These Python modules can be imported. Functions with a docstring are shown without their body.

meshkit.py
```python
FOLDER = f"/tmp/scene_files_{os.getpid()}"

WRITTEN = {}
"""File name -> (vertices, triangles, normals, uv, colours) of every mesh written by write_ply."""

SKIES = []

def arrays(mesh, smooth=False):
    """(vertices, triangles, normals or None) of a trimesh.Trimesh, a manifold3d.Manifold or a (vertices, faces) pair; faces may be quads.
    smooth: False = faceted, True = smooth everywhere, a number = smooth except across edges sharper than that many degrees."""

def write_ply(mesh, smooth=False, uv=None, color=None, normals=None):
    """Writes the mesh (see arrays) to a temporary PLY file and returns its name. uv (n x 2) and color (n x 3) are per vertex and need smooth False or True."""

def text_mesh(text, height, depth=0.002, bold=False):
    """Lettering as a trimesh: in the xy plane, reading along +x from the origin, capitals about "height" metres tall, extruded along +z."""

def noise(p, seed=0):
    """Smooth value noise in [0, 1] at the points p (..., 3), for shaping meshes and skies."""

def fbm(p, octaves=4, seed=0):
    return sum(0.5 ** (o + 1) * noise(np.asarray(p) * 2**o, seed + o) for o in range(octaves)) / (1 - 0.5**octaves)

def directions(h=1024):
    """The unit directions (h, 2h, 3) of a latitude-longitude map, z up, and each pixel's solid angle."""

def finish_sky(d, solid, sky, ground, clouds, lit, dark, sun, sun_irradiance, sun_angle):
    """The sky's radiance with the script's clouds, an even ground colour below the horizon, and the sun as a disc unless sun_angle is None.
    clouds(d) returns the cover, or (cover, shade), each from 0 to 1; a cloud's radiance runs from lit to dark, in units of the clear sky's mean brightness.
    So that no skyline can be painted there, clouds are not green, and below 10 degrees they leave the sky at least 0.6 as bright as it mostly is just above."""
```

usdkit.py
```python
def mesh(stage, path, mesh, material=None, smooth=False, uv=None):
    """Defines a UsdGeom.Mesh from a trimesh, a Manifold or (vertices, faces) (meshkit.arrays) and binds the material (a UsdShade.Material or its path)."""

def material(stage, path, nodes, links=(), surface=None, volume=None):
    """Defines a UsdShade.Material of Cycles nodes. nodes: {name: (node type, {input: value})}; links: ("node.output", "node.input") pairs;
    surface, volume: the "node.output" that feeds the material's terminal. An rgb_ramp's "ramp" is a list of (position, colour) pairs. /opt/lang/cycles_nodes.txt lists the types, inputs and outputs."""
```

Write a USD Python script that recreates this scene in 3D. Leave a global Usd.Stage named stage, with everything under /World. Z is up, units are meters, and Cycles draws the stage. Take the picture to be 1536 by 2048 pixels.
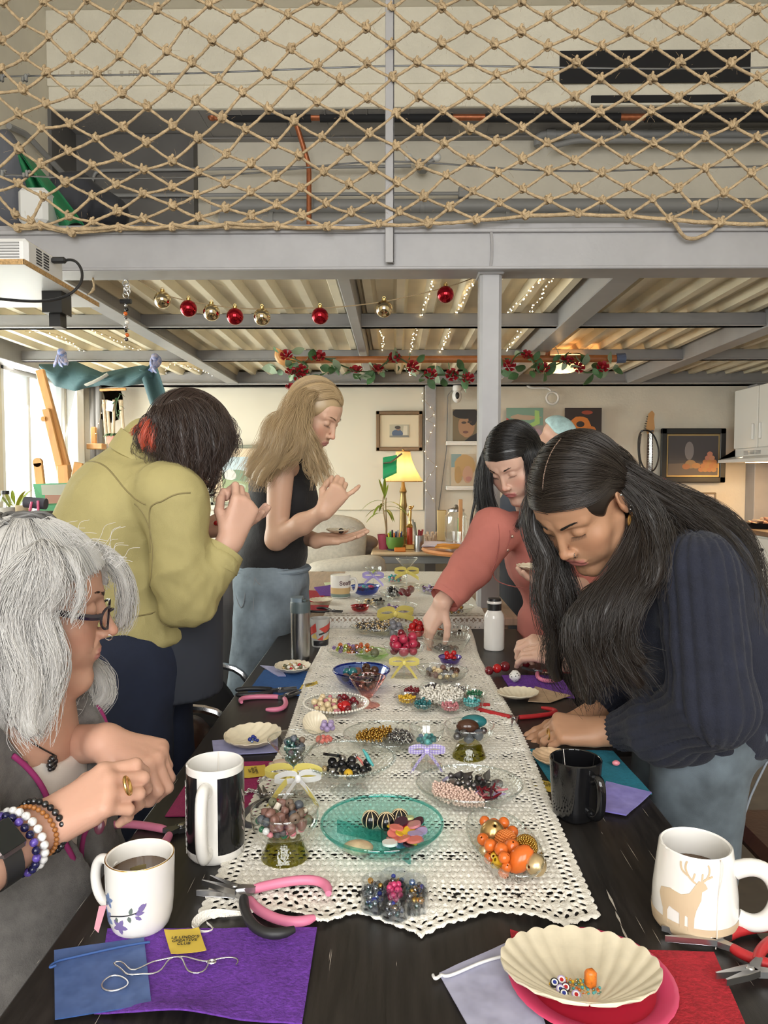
import math,random
import numpy as np,trimesh,usdkit,meshkit
import manifold3d as m3
import shapely,shapely.geometry as sg,shapely.affinity as sa
from pxr import Usd,UsdGeom,UsdLux,UsdShade,Gf,Sdf,Vt
stage=Usd.Stage.CreateInMemory()
UsdGeom.SetStageUpAxis(stage,UsdGeom.Tokens.z);UsdGeom.SetStageMetersPerUnit(stage,1.0)
UsdGeom.Xform.Define(stage,'/World');UsdGeom.Scope.Define(stage,'/World/Looks')
V=lambda*a:np.array(a,float)
PI=math.pi
# camera, light, exposure
F,CX,CY=1480.0,768.0,1024.0
EYE=V(0,0,1.30)
PITCH,YAW=math.atan(71/F),math.atan(22/F)
FWD=V(-math.sin(YAW)*math.cos(PITCH),math.cos(YAW)*math.cos(PITCH),-math.sin(PITCH))
RIGHT=V(math.cos(YAW),math.sin(YAW),0)
UP=np.cross(RIGHT,FWD)
cam=UsdGeom.Camera.Define(stage,'/World/camera')
cam.CreateHorizontalApertureAttr(27.0);cam.CreateVerticalApertureAttr(36.0)
cam.CreateFocalLengthAttr(27.0*F/1536);cam.CreateClippingRangeAttr(Gf.Vec2f(0.05,100))
cam.CreateExposureAttr(0.0)
_m=np.eye(4);_m[0,:3]=RIGHT;_m[1,:3]=UP;_m[2,:3]=-FWD;_m[3,:3]=EYE
UsdGeom.Xformable(cam).AddTransformOp().Set(Gf.Matrix4d(*_m.ravel().tolist()))
def ray(px,py):
 return FWD+(px-CX)/F*RIGHT-(py-CY)/F*UP
def P(px,py,Y):
 d=ray(px,py);return EYE+d*(Y/d[1])
def T(px,py,z=0.75):
 d=ray(px,py);return EYE+d*((z-EYE[2])/d[2])
def WX(px,py,X):
 d=ray(px,py);return EYE+d*(X/d[0])
def dome(color,strength):
 L=UsdLux.DomeLight.Define(stage,'/World/sky');L.CreateIntensityAttr(1);L.CreateExposureAttr(0)
 usdkit.material(stage,'/World/Looks/overcast_sky',{'b':('background_shader',{'color':tuple(color),'strength':strength})},[],surface='b.background')
 UsdShade.MaterialBindingAPI.Apply(L.GetPrim()).Bind(UsdShade.Material.Get(stage,'/World/Looks/overcast_sky'))
def rect_light(name,loc,look,w,h,color,power):
 L=UsdLux.RectLight.Define(stage,'/World/'+name)
 L.CreateWidthAttr(w);L.CreateHeightAttr(h);L.CreateColorAttr(Gf.Vec3f(*color));L.CreateIntensityAttr(power)
 z=-np.array(look,float);z/=np.linalg.norm(z);u=V(0,0,1)if abs(z[2])<.9 else V(0,1,0)
 x=np.cross(u,z);x/=np.linalg.norm(x);y=np.cross(z,x)
 m=np.eye(4);m[0,:3]=x;m[1,:3]=y;m[2,:3]=z;m[3,:3]=loc
 UsdGeom.Xformable(L).AddTransformOp().Set(Gf.Matrix4d(*m.ravel().tolist()))
def ball_light(name,loc,r,color,power):
 L=UsdLux.SphereLight.Define(stage,'/World/'+name)
 L.CreateRadiusAttr(r);L.CreateColorAttr(Gf.Vec3f(*color));L.CreateIntensityAttr(power)
 UsdGeom.Xformable(L).AddTranslateOp().Set(Gf.Vec3d(*map(float,loc)))
dome((.93,.97,1.0),2.5)
rect_light('window_daylight',(-3.05,4.2,1.6),(1,-.12,-.25),4.6,2.0,(1.0,.96,.88),12)
rect_light('street_window_daylight',(.2,-2.95,2.65),(0,1,-.12),4.8,3.4,(1.0,.98,.95),8.5)
cam.GetExposureAttr().Set(-0.05)
# naming, tagging
_n={}
_loc={'/World':V(0,0,0)}
def newpath(name,parent='/World'):
 k=(parent,name);i=_n.get(k,0);_n[k]=i+1
 return f'{parent}/{name}'+(f'_{i:03d}' if i else '')
def tag(path,label=None,cat=None,group=None,kind=None):
 p=stage.GetPrimAtPath(path)
 for k,v in(('label',label),('category',cat),('group',group),('kind',kind)):
  if v:p.SetCustomDataByKey(k,v)
 return path
def thing(name,label,cat,loc=(0,0,0),group=None,rotz=0,M=None):
 path=newpath(name);x=UsdGeom.Xform.Define(stage,path)
 if M is not None:
  x.AddTransformOp().Set(Gf.Matrix4d(*np.asarray(M,float).T.ravel().tolist()));_loc[path]=V(0,0,0)
 else:
  x.AddTranslateOp().Set(Gf.Vec3d(*map(float,loc)))
  if rotz:x.AddRotateZOp().Set(math.degrees(rotz))
  _loc[path]=np.array(loc,float)
 return tag(path,label,cat,group)
def part(name,mesh,mat,parent='/World',smooth=35,label=None,kind=None,world=False,normals=None,color=None):
 path=newpath(name,parent)
 if isinstance(mesh,(list,)):mesh=cat_(mesh)
 v,f,n=meshkit.arrays(mesh,smooth if normals is None and color is None else False)
 if color is not None and normals is None:n=meshkit.arrays(mesh,True)[2]
 if normals is not None:n=normals
 if world:
  q=parent;off=V(0,0,0)
  while q!='/World' and q:off=off+_loc.get(q,V(0,0,0));q=q.rsplit('/',1)[0]
  v=v-off
 _loc[path]=V(0,0,0)
 m=UsdGeom.Mesh.Define(stage,path)
 m.CreatePointsAttr(Vt.Vec3fArray.FromNumpy(v.astype(np.float32)))
 m.CreateFaceVertexCountsAttr(Vt.IntArray.FromNumpy(np.full(len(f),3,np.int32)))
 m.CreateFaceVertexIndicesAttr(Vt.IntArray.FromNumpy(f.astype(np.int32).ravel()))
 m.CreateSubdivisionSchemeAttr('none')
 if n is not None:
  m.CreateNormalsAttr(Vt.Vec3fArray.FromNumpy(np.asarray(n,np.float32)));m.SetNormalsInterpolation('vertex')
 if color is not None:
  UsdGeom.PrimvarsAPI(m).CreatePrimvar('tint',Sdf.ValueTypeNames.Color3fArray,'vertex').Set(Vt.Vec3fArray.FromNumpy(np.asarray(color,np.float32)))
 UsdShade.MaterialBindingAPI.Apply(m.GetPrim()).Bind(UsdShade.Material.Get(stage,'/World/Looks/'+mat))
 if label:m.GetPrim().SetCustomDataByKey('label',label)
 if kind:m.GetPrim().SetCustomDataByKey('kind',kind)
 return path
def struct(name,mesh,mat,**k):
 return part(name,mesh,mat,kind='structure',**k)
def solo(name,mesh,mat,label,cat,group=None,kind=None,**k):
 p=part(name,mesh,mat,**k);return tag(p,label,cat,group,kind)
def curves(name,strands,widths,mat,parent='/World',label=None,world=True):
 path=newpath(name,parent);off=V(0,0,0)
 if world:
  q=parent
  while q!='/World' and q:off=off+_loc.get(q,V(0,0,0));q=q.rsplit('/',1)[0]
 c=UsdGeom.BasisCurves.Define(stage,path)
 c.CreateTypeAttr('linear');c.CreateWrapAttr('nonperiodic')
 pts=np.vstack(strands)-off
 c.CreatePointsAttr(Vt.Vec3fArray.FromNumpy(pts.astype(np.float32)))
 c.CreateCurveVertexCountsAttr(Vt.IntArray([len(s)for s in strands]))
 w=np.concatenate([np.broadcast_to(x,len(s))for x,s in zip(widths,strands)])
 c.CreateWidthsAttr(Vt.FloatArray.FromNumpy(w.astype(np.float32)));c.SetWidthsInterpolation('vertex')
 UsdShade.MaterialBindingAPI.Apply(c.GetPrim()).Bind(UsdShade.Material.Get(stage,'/World/Looks/'+mat))
 if label:c.GetPrim().SetCustomDataByKey('label',label)
 return path
def clone(src,M,label=None,cat=None,group=None):
 name=src.rsplit('/',1)[1];import re
 name=re.sub(r'_\d{3}$','',name)
 path=newpath(name);p=stage.GetPrimAtPath(src)
 was=dict(p.GetCustomData())
 x=stage.DefinePrim(path,p.GetTypeName());x.GetReferences().AddInternalReference(src)
 xf=UsdGeom.Xformable(x);xf.ClearXformOpOrder();xf.AddTransformOp(opSuffix='place').Set(Gf.Matrix4d(*np.asarray(M,float).T.ravel().tolist()))
 if p.GetTypeName()=='Xform':x.SetInstanceable(True)
 return tag(path,label or was.get('label'),cat or was.get('category'),group or was.get('group'))
def MT(loc,rz=0,s=1,R=None):
 m=np.eye(4);c,k=math.cos(rz),math.sin(rz)
 m[:3,:3]=(np.array([[c,-k,0],[k,c,0],[0,0,1]])if R is None else R)*s;m[:3,3]=loc;return m
def rotm(axis,a):
 return trimesh.transformations.rotation_matrix(a,axis)[:3,:3]
# materials
def nodes(name,nd,links,surface):
 usdkit.material(stage,'/World/Looks/'+name,nd,links,surface=surface);return name
def pm(name,col,rough=.5,metal=0,var=None,bump=None,spec=.5,sheen=0,coat=0,emit=None,sss=0,tint=False,stretch=None,col2=None,ior=1.5,trans=0,alpha=1):
 nd={'p':('principled_bsdf',dict(base_color=tuple(col),roughness=rough,metallic=metal,specular_ior_level=spec,sheen_weight=sheen,coat_weight=coat,ior=ior,transmission_weight=trans,alpha=alpha))}
 ln=[]
 if emit:nd['p'][1].update(emission_color=tuple(emit[:3]),emission_strength=emit[3])
 if sss:nd['p'][1].update(subsurface_weight=sss,subsurface_scale=.004,subsurface_radius=(1,.35,.2))
 if var or bump:
  nd['tc']=('texture_coordinate',{});src='tc.object'
  if stretch:
   nd['mp']=('mapping',{'scale':tuple(stretch)});ln.append((src,'mp.vector'));src='mp.vector'
 base=None
 if tint:
  nd['at']=('attribute',{'attribute':'tint'});base='at.color'
 if var:
  nd['n1']=('noise_texture',{'scale':var[0],'detail':4.0,'roughness':.6});ln.append((src,'n1.vector'))
  a=var[1];c2=col2
  lo=[max(0,c*(1-a))for c in col];hi=[min(1,c*(1+a))for c in col]if c2 is None else c2
  if c2 is not None:lo=list(col)
  if base is None:
   nd['rp']=('rgb_ramp',{'ramp':[(.3,tuple(lo)),(.7,tuple(hi))]});ln+=[('n1.fac','rp.fac')];base='rp.color'
  else:
   nd['rp']=('rgb_ramp',{'ramp':[(.3,(1-a,)*3),(.7,(1,1,1))]})
   nd['mx']=('mix_color',{'blend_type':'multiply','fac':1.0});ln+=[('n1.fac','rp.fac'),(base,'mx.a'),('rp.color','mx.b')];base='mx.result'
 if base:ln.append((base,'p.base_color'))
 if bump:
  nd['n2']=('noise_texture',{'scale':bump[0],'detail':3.0});nd['bp']=('bump',{'strength':bump[1],'distance':bump[2]if len(bump)>2 else .002})
  ln+=[(src,'n2.vector'),('n2.fac','bp.height'),('bp.normal','p.normal')]
 return nodes(name,nd,ln,'p.BSDF')
def glass(name,tint=(.95,.98,.97),rough=.02,fres=.05,bump=None,wave=None):
 nd={'t':('transparent_bsdf',{'color':tuple(tint)}),'g':('glossy_bsdf',{'color':(1,1,1),'roughness':rough}),'lw':('layer_weight',{'blend':.5}),'pw':('math',{'math_type':'power','value2':4.0}),'ma':('math',{'math_type':'multiply_add','value2':.85,'value3':fres}),'m':('mix_closure',{})}
 ln=[('lw.facing','pw.value1'),('pw.value','ma.value1'),('ma.value','m.fac'),('t.BSDF','m.closure1'),('g.BSDF','m.closure2')]
 if bump:
  nd['tc']=('texture_coordinate',{});nd['n2']=('noise_texture',{'scale':bump[0],'detail':1.0});nd['bp']=('bump',{'strength':bump[1],'distance':.003})
  ln+=[('tc.object','n2.vector'),('n2.fac','bp.height'),('bp.normal','g.normal'),('bp.normal','lw.normal')]
 return nodes(name,nd,ln,'m.closure')
_cols={}
def solid(col,rough=.4,metal=0,spec=.5):
 k=(tuple(round(c,3)for c in col),rough,metal,spec)
 if k not in _cols:_cols[k]=pm(f'plain_{len(_cols):03d}',col,rough,metal,spec=spec)
 return _cols[k]
def srgb(h):
 h=h.lstrip('#');c=[int(h[i:i+2],16)/255 for i in(0,2,4)]
 return tuple(x/12.92 if x<=.04045 else((x+.055)/1.055)**2.4 for x in c)
# meshes
def cat_(ms):return trimesh.util.concatenate([m for m in ms if m is not None and len(m.faces)])
def box(c,s,b=0,R=None):
 if b:
  b=min(b,min(s)/2.01);h=np.array(s)/2-b
  pts=[]
  for sx in(-1,1):
   for sy in(-1,1):
    for sz in(-1,1):
     q=h*(sx,sy,sz)
     for k in range(3):
      e=np.zeros(3);e[k]=(sx,sy,sz)[k]*b;pts.append(q+e)
  m=trimesh.convex.convex_hull(np.array(pts))
 else:m=trimesh.creation.box(s)
 if R is not None:m.vertices=m.vertices@np.asarray(R).T
 m.vertices=m.vertices+np.asarray(c,float);return m
def box2(lo,hi,b=0):lo,hi=np.array(lo,float),np.array(hi,float);return box((lo+hi)/2,np.abs(hi-lo),b)
def quad_prism(poly,vec):
 p=np.array(poly,float);n=len(p);v=np.vstack([p,p+np.asarray(vec,float)]);f=[]
 for i in range(1,n-1):f+=[(0,i+1,i),(n,n+i,n+i+1)]
 for i in range(n):
  j=(i+1)%n;f+=[(i,j,n+j),(i,n+j,n+i)]
 m=trimesh.Trimesh(v,f,process=False);
 if m.volume<0:m.invert()
 return m
def extr(poly,h,z=0):
 return cat_([trimesh.creation.extrude_polygon(g,h,engine='earcut')for g in getattr(poly,'geoms',[poly])]).apply_translation((0,0,z))
def spline(pts,n):
 pts=np.array(pts,float)
 if len(pts)==2:return pts[0]+(pts[1]-pts[0])*np.linspace(0,1,n)[:,None]
 from scipy.interpolate import CubicSpline,PchipInterpolator
 d=np.r_[0,np.cumsum(np.maximum(np.linalg.norm(np.diff(pts,axis=0),axis=1),1e-6)**.6)]
 return CubicSpline(d,pts)(np.linspace(0,d[-1],n))
def frames(path,closed=False):
 t=np.gradient(path,axis=0)if not closed else np.roll(path,-1,0)-np.roll(path,1,0)
 t/=np.maximum(np.linalg.norm(t,axis=1,keepdims=True),1e-9)
 ref=V(0,0,1)if abs(t[0][2])<.9 else V(1,0,0)
 n=np.cross(t[0],ref);n/=np.linalg.norm(n);N=[n]
 for i in range(1,len(path)):
  n=N[-1]-t[i]*np.dot(N[-1],t[i]);N.append(n/max(np.linalg.norm(n),1e-9))
 N=np.array(N);return t,N,np.cross(t,N)
def tube(path,r,sides=8,closed=False,cap=True,lobes=0,twist=0,amp=.25,flat=1.0):
 path=np.array(path,float);n=len(path);r=np.broadcast_to(r,n)
 t,N,B=frames(path,closed)
 L=np.r_[0,np.cumsum(np.linalg.norm(np.diff(path,axis=0),axis=1))]
 a=np.arange(sides)/sides*2*PI;v=[]
 for i in range(n):
  rr=r[i]*(1+(amp*np.cos(lobes*(a-twist*L[i]))if lobes else 0)*np.ones(sides))
  v.append(path[i]+(np.cos(a)*rr)[:,None]*N[i]+(np.sin(a)*rr*flat)[:,None]*B[i])
 v=np.vstack(v);f=[]
 i,j=np.meshgrid(np.arange(n-(0 if closed else 1)),np.arange(sides),indexing='ij');i,j=i.ravel(),j.ravel()
 i2=(i+1)%n;j2=(j+1)%sides
 q=np.stack([i*sides+j,i*sides+j2,i2*sides+j2,i2*sides+j],1)
 f=np.vstack([q[:,[0,1,2]],q[:,[0,2,3]]])
 if cap and not closed:
  c0,c1=len(v),len(v)+1;v=np.vstack([v,path[0],path[-1]])
  k=np.arange(sides);k2=(k+1)%sides
  f=np.vstack([f,np.stack([np.full(sides,c0),k2,k],1),np.stack([np.full(sides,c1),(n-1)*sides+k,(n-1)*sides+k2],1)])
 m=trimesh.Trimesh(v,f,process=False)
 if m.volume<0:m.invert()
 return m
def lathe(prof,seg=48,closed=False,rib=None,wob=None,sx=1,sy=1):
 prof=np.array(prof,float);n=len(prof);a=np.arange(seg)/seg*2*PI
 rr=prof[:,0][:,None]*np.ones(seg)
 if rib is not None:
  w=rib[2]if len(rib)>2 else np.ones(n)
  rr=rr*(1+rib[1]*np.cos(rib[0]*a)[None]*np.asarray(w)[:,None])
 v=np.stack([rr*np.cos(a)*sx,rr*np.sin(a)*sy,prof[:,1][:,None]+0*rr],-1).reshape(-1,3)
 i,j=np.meshgrid(np.arange(n if closed else n-1),np.arange(seg),indexing='ij');i,j=i.ravel(),j.ravel();i2=(i+1)%n;j2=(j+1)%seg
 q=np.stack([i*seg+j,i*seg+j2,i2*seg+j2,i2*seg+j],1)
 f=np.vstack([q[:,[0,1,2]],q[:,[0,2,3]]])
 m=trimesh.Trimesh(v,f,process=False)
 return m
def ball(c,r,sub=2,s=(1,1,1)):
 m=trimesh.creation.icosphere(sub,1.0);m.vertices=m.vertices*np.array(s)*r+np.asarray(c,float);return m
def grid_mesh(Z,flip=False):
 n,m=Z.shape[:2];i,j=np.meshgrid(np.arange(n-1),np.arange(m-1),indexing='ij');i,j=i.ravel(),j.ravel()
 q=np.stack([i*m+j,(i+1)*m+j,(i+1)*m+j+1,i*m+j+1],1)
 if flip:q=q[:,::-1]
 return trimesh.Trimesh(Z.reshape(-1,3),np.vstack([q[:,[0,1,2]],q[:,[0,2,3]]]),process=False)
def sheet(Z,th):
 n,m=Z.shape[:2];top=grid_mesh(Z);lo=Z.copy();lo[...,2]-=th
 bot=grid_mesh(lo,True)
 ring=[(i,0)for i in range(n)]+[(n-1,j)for j in range(1,m)]+[(i,m-1)for i in range(n-2,-1,-1)]+[(0,j)for j in range(m-2,0,-1)]
 a=np.array([Z[i,j]for i,j in ring]);b=np.array([lo[i,j]for i,j in ring]);k=len(a)
 v=np.vstack([a,b]);i=np.arange(k);j=(i+1)%k
 side=trimesh.Trimesh(v,np.vstack([np.stack([i,k+i,j],1),np.stack([j,k+i,k+j],1)]),process=False)
 r=cat_([top,bot,side])
 return r
def xf(m,M):
 m=m.copy();m.apply_transform(M);return m
def text(s,h,depth=.001,bold=True):return meshkit.text_mesh(s,h,depth,bold)
# implicit shapes (people)
def _nrm(q):return np.sqrt(np.einsum('ij,ij->i',q,q))
class SDF:
 def __init__(s,R=None,c=None,mirror=False):s.ops=[];s.R=None if R is None else np.array(R,float);s.c=None if c is None else np.array(c,float);s.mirror=mirror;s.one=False
 def _a(s,fn,k,op,bc=None,br=None):s.ops.append((fn,k,op,bc,br,s.mirror and not s.one));return s
 def world(s):
  s.one=True;return s
 def L(s,q):return np.array(q,float)if s.R is None or not s.one else(np.array(q,float)-s.c)@s.R
 def cap(s,a,b,ra,rb=None,k=.02,op='u'):
  a,b=s.L(a),s.L(b);rb=ra if rb is None else rb;d=b-a;dd=max(float(d@d),1e-12)
  def fn(p):
   q=p-a;t=np.clip(q@(d/dd),0,1);return _nrm(q-t[:,None]*d)-(ra+(rb-ra)*t)
  return s._a(fn,k,op,(a+b)/2,np.sqrt(dd)/2+max(ra,rb))
 def tub(s,a,b,ra,rb=None,k=.01,op='u',rnd=.004):
  a,b=s.L(a),s.L(b);rb=ra if rb is None else rb;d=b-a;L=np.linalg.norm(d);d=d/L
  def fn(p):
   q=p-a;t=q@d;tt=np.clip(t/L,0,1);r=_nrm(q-t[:,None]*d)-(ra+(rb-ra)*tt)+rnd
   z=np.abs(t-L/2)-L/2+rnd
   return np.minimum(np.maximum(r,z),0)+np.hypot(np.maximum(r,0),np.maximum(z,0))-rnd
  return s._a(fn,k,op,(a+b)/2,L/2+max(ra,rb))
 def ell(s,c,r,R=None,k=.02,op='u'):
  c,r=s.L(c),np.array(r,float);R=None if R is None else np.array(R,float)
  if R is None and s.one and s.R is not None:R=s.R.T
  def fn(p):
   q=p-c
   if R is not None:q=q@R
   q=q/r;k0=_nrm(q);k1=_nrm(q/r)
   return k0*(k0-1)/np.maximum(k1,1e-9)
  return s._a(fn,k,op,c,max(r)*1.15)
 def chain(s,pts,rs,k=.02):
  for i in range(len(pts)-1):s.cap(pts[i],pts[i+1],rs[i],rs[i+1],k)
  return s
 def plane(s,c,n,k=.002,op='c'):
  c,n=np.array(c,float),np.array(n,float);n=n/np.linalg.norm(n)
  return s._a(lambda p:(p-c)@n,k,'i')
 def fn(s,f,k=.01,op='u'):return s._a(f,k,op)
 def blocks(s,p,cen,rad):
  nb,m=p.shape[:2];q=p.reshape(-1,3)
  if s.R is not None:q=(q-s.c)@s.R;cen=(cen-s.c)@s.R
  q=q.reshape(nb,m,3);D=np.full((nb,m),9.0);qm,cm=(np.concatenate([np.abs(q[...,:1]),q[...,1:]],-1),np.concatenate([np.abs(cen[...,:1]),cen[...,1:]],-1))if s.mirror else(q,cen)
  for fn,k,op,bc,br,mir in s.ops:
   qq,cc=(qm,cm)if mir else(q,cen)
   if br is None or rad is None:ix=slice(None)
   else:
    ix=np.nonzero(_nrm(cc-bc)<br+rad+.03+k)[0]
    if not len(ix):continue
   e=fn(qq[ix].reshape(-1,3)).reshape(-1,m);d=D[ix]
   if op=='s':e=-e
   if op=='u':h=np.clip(.5+.5*(e-d)/k,0,1);d=e+(d-e)*h-k*h*(1-h)
   else:h=np.clip(.5-.5*(e-d)/k,0,1);d=e+(d-e)*h+k*h*(1-h)
   D[ix]=d
  return D
 def __call__(s,p):p=np.asarray(p,float);return s.blocks(p[None],np.zeros((1,3)),None)[0]
def nets(f,lo,hi,h,disp=None,margin=1.7):
 lo,hi=np.array(lo,float),np.array(hi,float);B=8
 nb=np.maximum(np.ceil((hi-lo)/(B*h)).astype(int),1)
 ci=np.stack(np.meshgrid(*[np.arange(x)for x in nb],indexing='ij'),-1).reshape(-1,3)
 d=f(lo+(ci+.5)*B*h)
 keep=ci[np.abs(d)<B*h*.87*margin]
 N=nb*B+1
 D=np.repeat(np.repeat(np.repeat(np.where(d<0,-1,1).astype(np.float32).reshape(nb),B,0),B,1),B,2)
 D=np.pad(D,((0,1),(0,1),(0,1)),mode='edge')
 o=np.stack(np.meshgrid(*[np.arange(B+1)]*3,indexing='ij'),-1).reshape(-1,3)
 for ch in np.array_split(keep,max(1,len(keep)//500)):
  g=(ch[:,None]*B+o[None]).reshape(-1,3)
  D[g[:,0],g[:,1],g[:,2]]=f.blocks((lo+g*h).reshape(len(ch),-1,3),lo+(ch+.5)*B*h,B*h*.87).ravel()
 S=D<0
 c8=[S[i:N[0]-1+i,j:N[1]-1+j,k:N[2]-1+k]for i in(0,1)for j in(0,1)for k in(0,1)]
 cnt=sum(c.astype(np.uint8)for c in c8);act=np.argwhere((cnt>0)&(cnt<8))
 idx=np.full(tuple(N-1),-1,np.int32);idx[act[:,0],act[:,1],act[:,2]]=np.arange(len(act))
 vs=np.zeros((len(act),3));w=np.zeros(len(act));corners=[(i,j,k)for i in(0,1)for j in(0,1)for k in(0,1)]
 val=[D[act[:,0]+i,act[:,1]+j,act[:,2]+k]for i,j,k in corners]
 for a in range(8):
  for b in range(a+1,8):
   ca,cb=np.array(corners[a]),np.array(corners[b])
   if np.abs(ca-cb).sum()!=1:continue
   va,vb=val[a],val[b];x=(va<0)!=(vb<0);t=np.where(x,va/np.where(x,va-vb,1),0)
   vs+=np.where(x[:,None],ca+t[:,None]*(cb-ca),0);w+=x
 v=lo+(act+vs/w[:,None])*h
 tri=[]
 for ax in range(3):
  sl=[slice(1,N[q]-1)for q in range(3)];sl[ax]=slice(0,N[ax]-1);s2=list(sl);s2[ax]=slice(1,N[ax])
  a,b=S[tuple(sl)],S[tuple(s2)];e=np.argwhere(a!=b);off=np.array([s.start for s in sl]);flip=a[e[:,0],e[:,1],e[:,2]]
  e=e+off;u,w_=[(1,2),(2,0),(0,1)][ax]
  def at(du,dw):
   g=e.copy();g[:,u]-=du;g[:,w_]-=dw;return idx[g[:,0],g[:,1],g[:,2]]
  q=np.stack([at(1,1),at(0,1),at(0,0),at(1,0)],1)
  q=q[(q>=0).all(1)]if(q<0).any()else q
  fl=flip[:len(q)]
  q=np.where(fl[:,None],q,q[:,::-1]);tri.append(q)
 q=np.vstack(tri);t=np.vstack([q[:,[0,1,2]],q[:,[0,2,3]]])
 n=meshkit.arrays((v,t),True)[2]
 if disp is not None:
  v=v+n*disp(v)[:,None];n=meshkit.arrays((v,t),True)[2]
 return v,t,n
# materials of the place
pm('wall_paint',(.70,.655,.55),.75,bump=(55,.25,.004),var=(3,.06))
pm('concrete_paint',(.80,.76,.64),.8,bump=(28,.5,.012),var=(2.2,.07))
pm('board_white',(.72,.67,.55),.6)
pm('soffit_grey',(.27,.26,.25),.7,bump=(28,.4,.01));pm('recess_grey',(.125,.12,.115),.7,var=(3,.15))  # recess colour: grey paint with the shadow there darkened into it
pm('steel_grey',(.30,.295,.30),.42,bump=(90,.12,.002),var=(6,.07))
pm('pipe_grey',(.27,.27,.265),.5,bump=(60,.15,.002))
pm('deck_cream',(.74,.66,.49),.4,var=(2.5,.10))
pm('floor_dark',(.10,.085,.07),.6,var=(6,.25))
pm('white_frame',(.82,.83,.82),.5)
pm('copper',(.42,.14,.06),.42,.55,var=(30,.2))
pm('black_foam',(.012,.012,.014),.8)
pm('rope',(.46,.34,.20),.85,bump=(260,.8,.004),var=(40,.25))
pm('wire_steel',(.30,.31,.32),.35,.9)
pm('black_plastic',(.012,.012,.013),.4)
pm('white_plastic',(.74,.74,.72),.4)
pm('chrome',(.75,.75,.76),.16,1)
pm('brass',(.55,.36,.12),.3,1)
pm('gold_metal',(.72,.48,.17),.25,1)
pm('pine',(.55,.27,.085),.45,var=(14,.25),stretch=(1,1,.12))
pm('shelf_white',(.78,.77,.73),.5)
glass('clear_glass');
# the room shell
X0,X1,Y0,Y1,ZC=-2.78,3.25,-2.7,6.62,5.0
struct('floor',box2((X0-.2,Y0-.2,-.1),(X1+.2,Y1+.2,0)),'floor_dark',smooth=False)
struct('ceiling',box2((X0-.2,Y0-.2,ZC),(X1+.2,Y1+.2,ZC+.1)),'wall_paint',smooth=False)
struct('wall_back',box2((X0-.2,Y1,0),(X1+.2,Y1+.2,ZC)),'wall_paint',smooth=False)
struct('wall_right',box2((X1,Y0,0),(X1+.2,Y1,ZC)),'wall_paint',smooth=False)
def holed(x_axis,lo,hi,z0,z1,holes,a,b):
 p=sg.box(lo,z0,hi,z1)
 for h in holes:p=p.difference(sg.box(*h))
 m=extr(p,b-a);v=m.vertices.copy()
 m.vertices=np.stack([v[:,0],a+v[:,2],v[:,1]],1)if x_axis else np.stack([a+v[:,2],v[:,0],v[:,1]],1)
 if m.volume<0:m.invert()
 return m
WL=[(5.22,.62,6.25,2.12),(4.02,.62,5.12,2.12),(2.6,.62,3.9,2.12)]
struct('wall_left',holed(False,Y0,Y1,0,ZC,WL,X0-.2,X0),'wall_paint',smooth=False)
WR=[(-2.0,.95,-.1,4.1),(.2,.95,2.1,4.1)]
struct('wall_rear',holed(True,X0,X1,0,ZC,WR,Y0-.2,Y0),'wall_paint',smooth=False)
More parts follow.
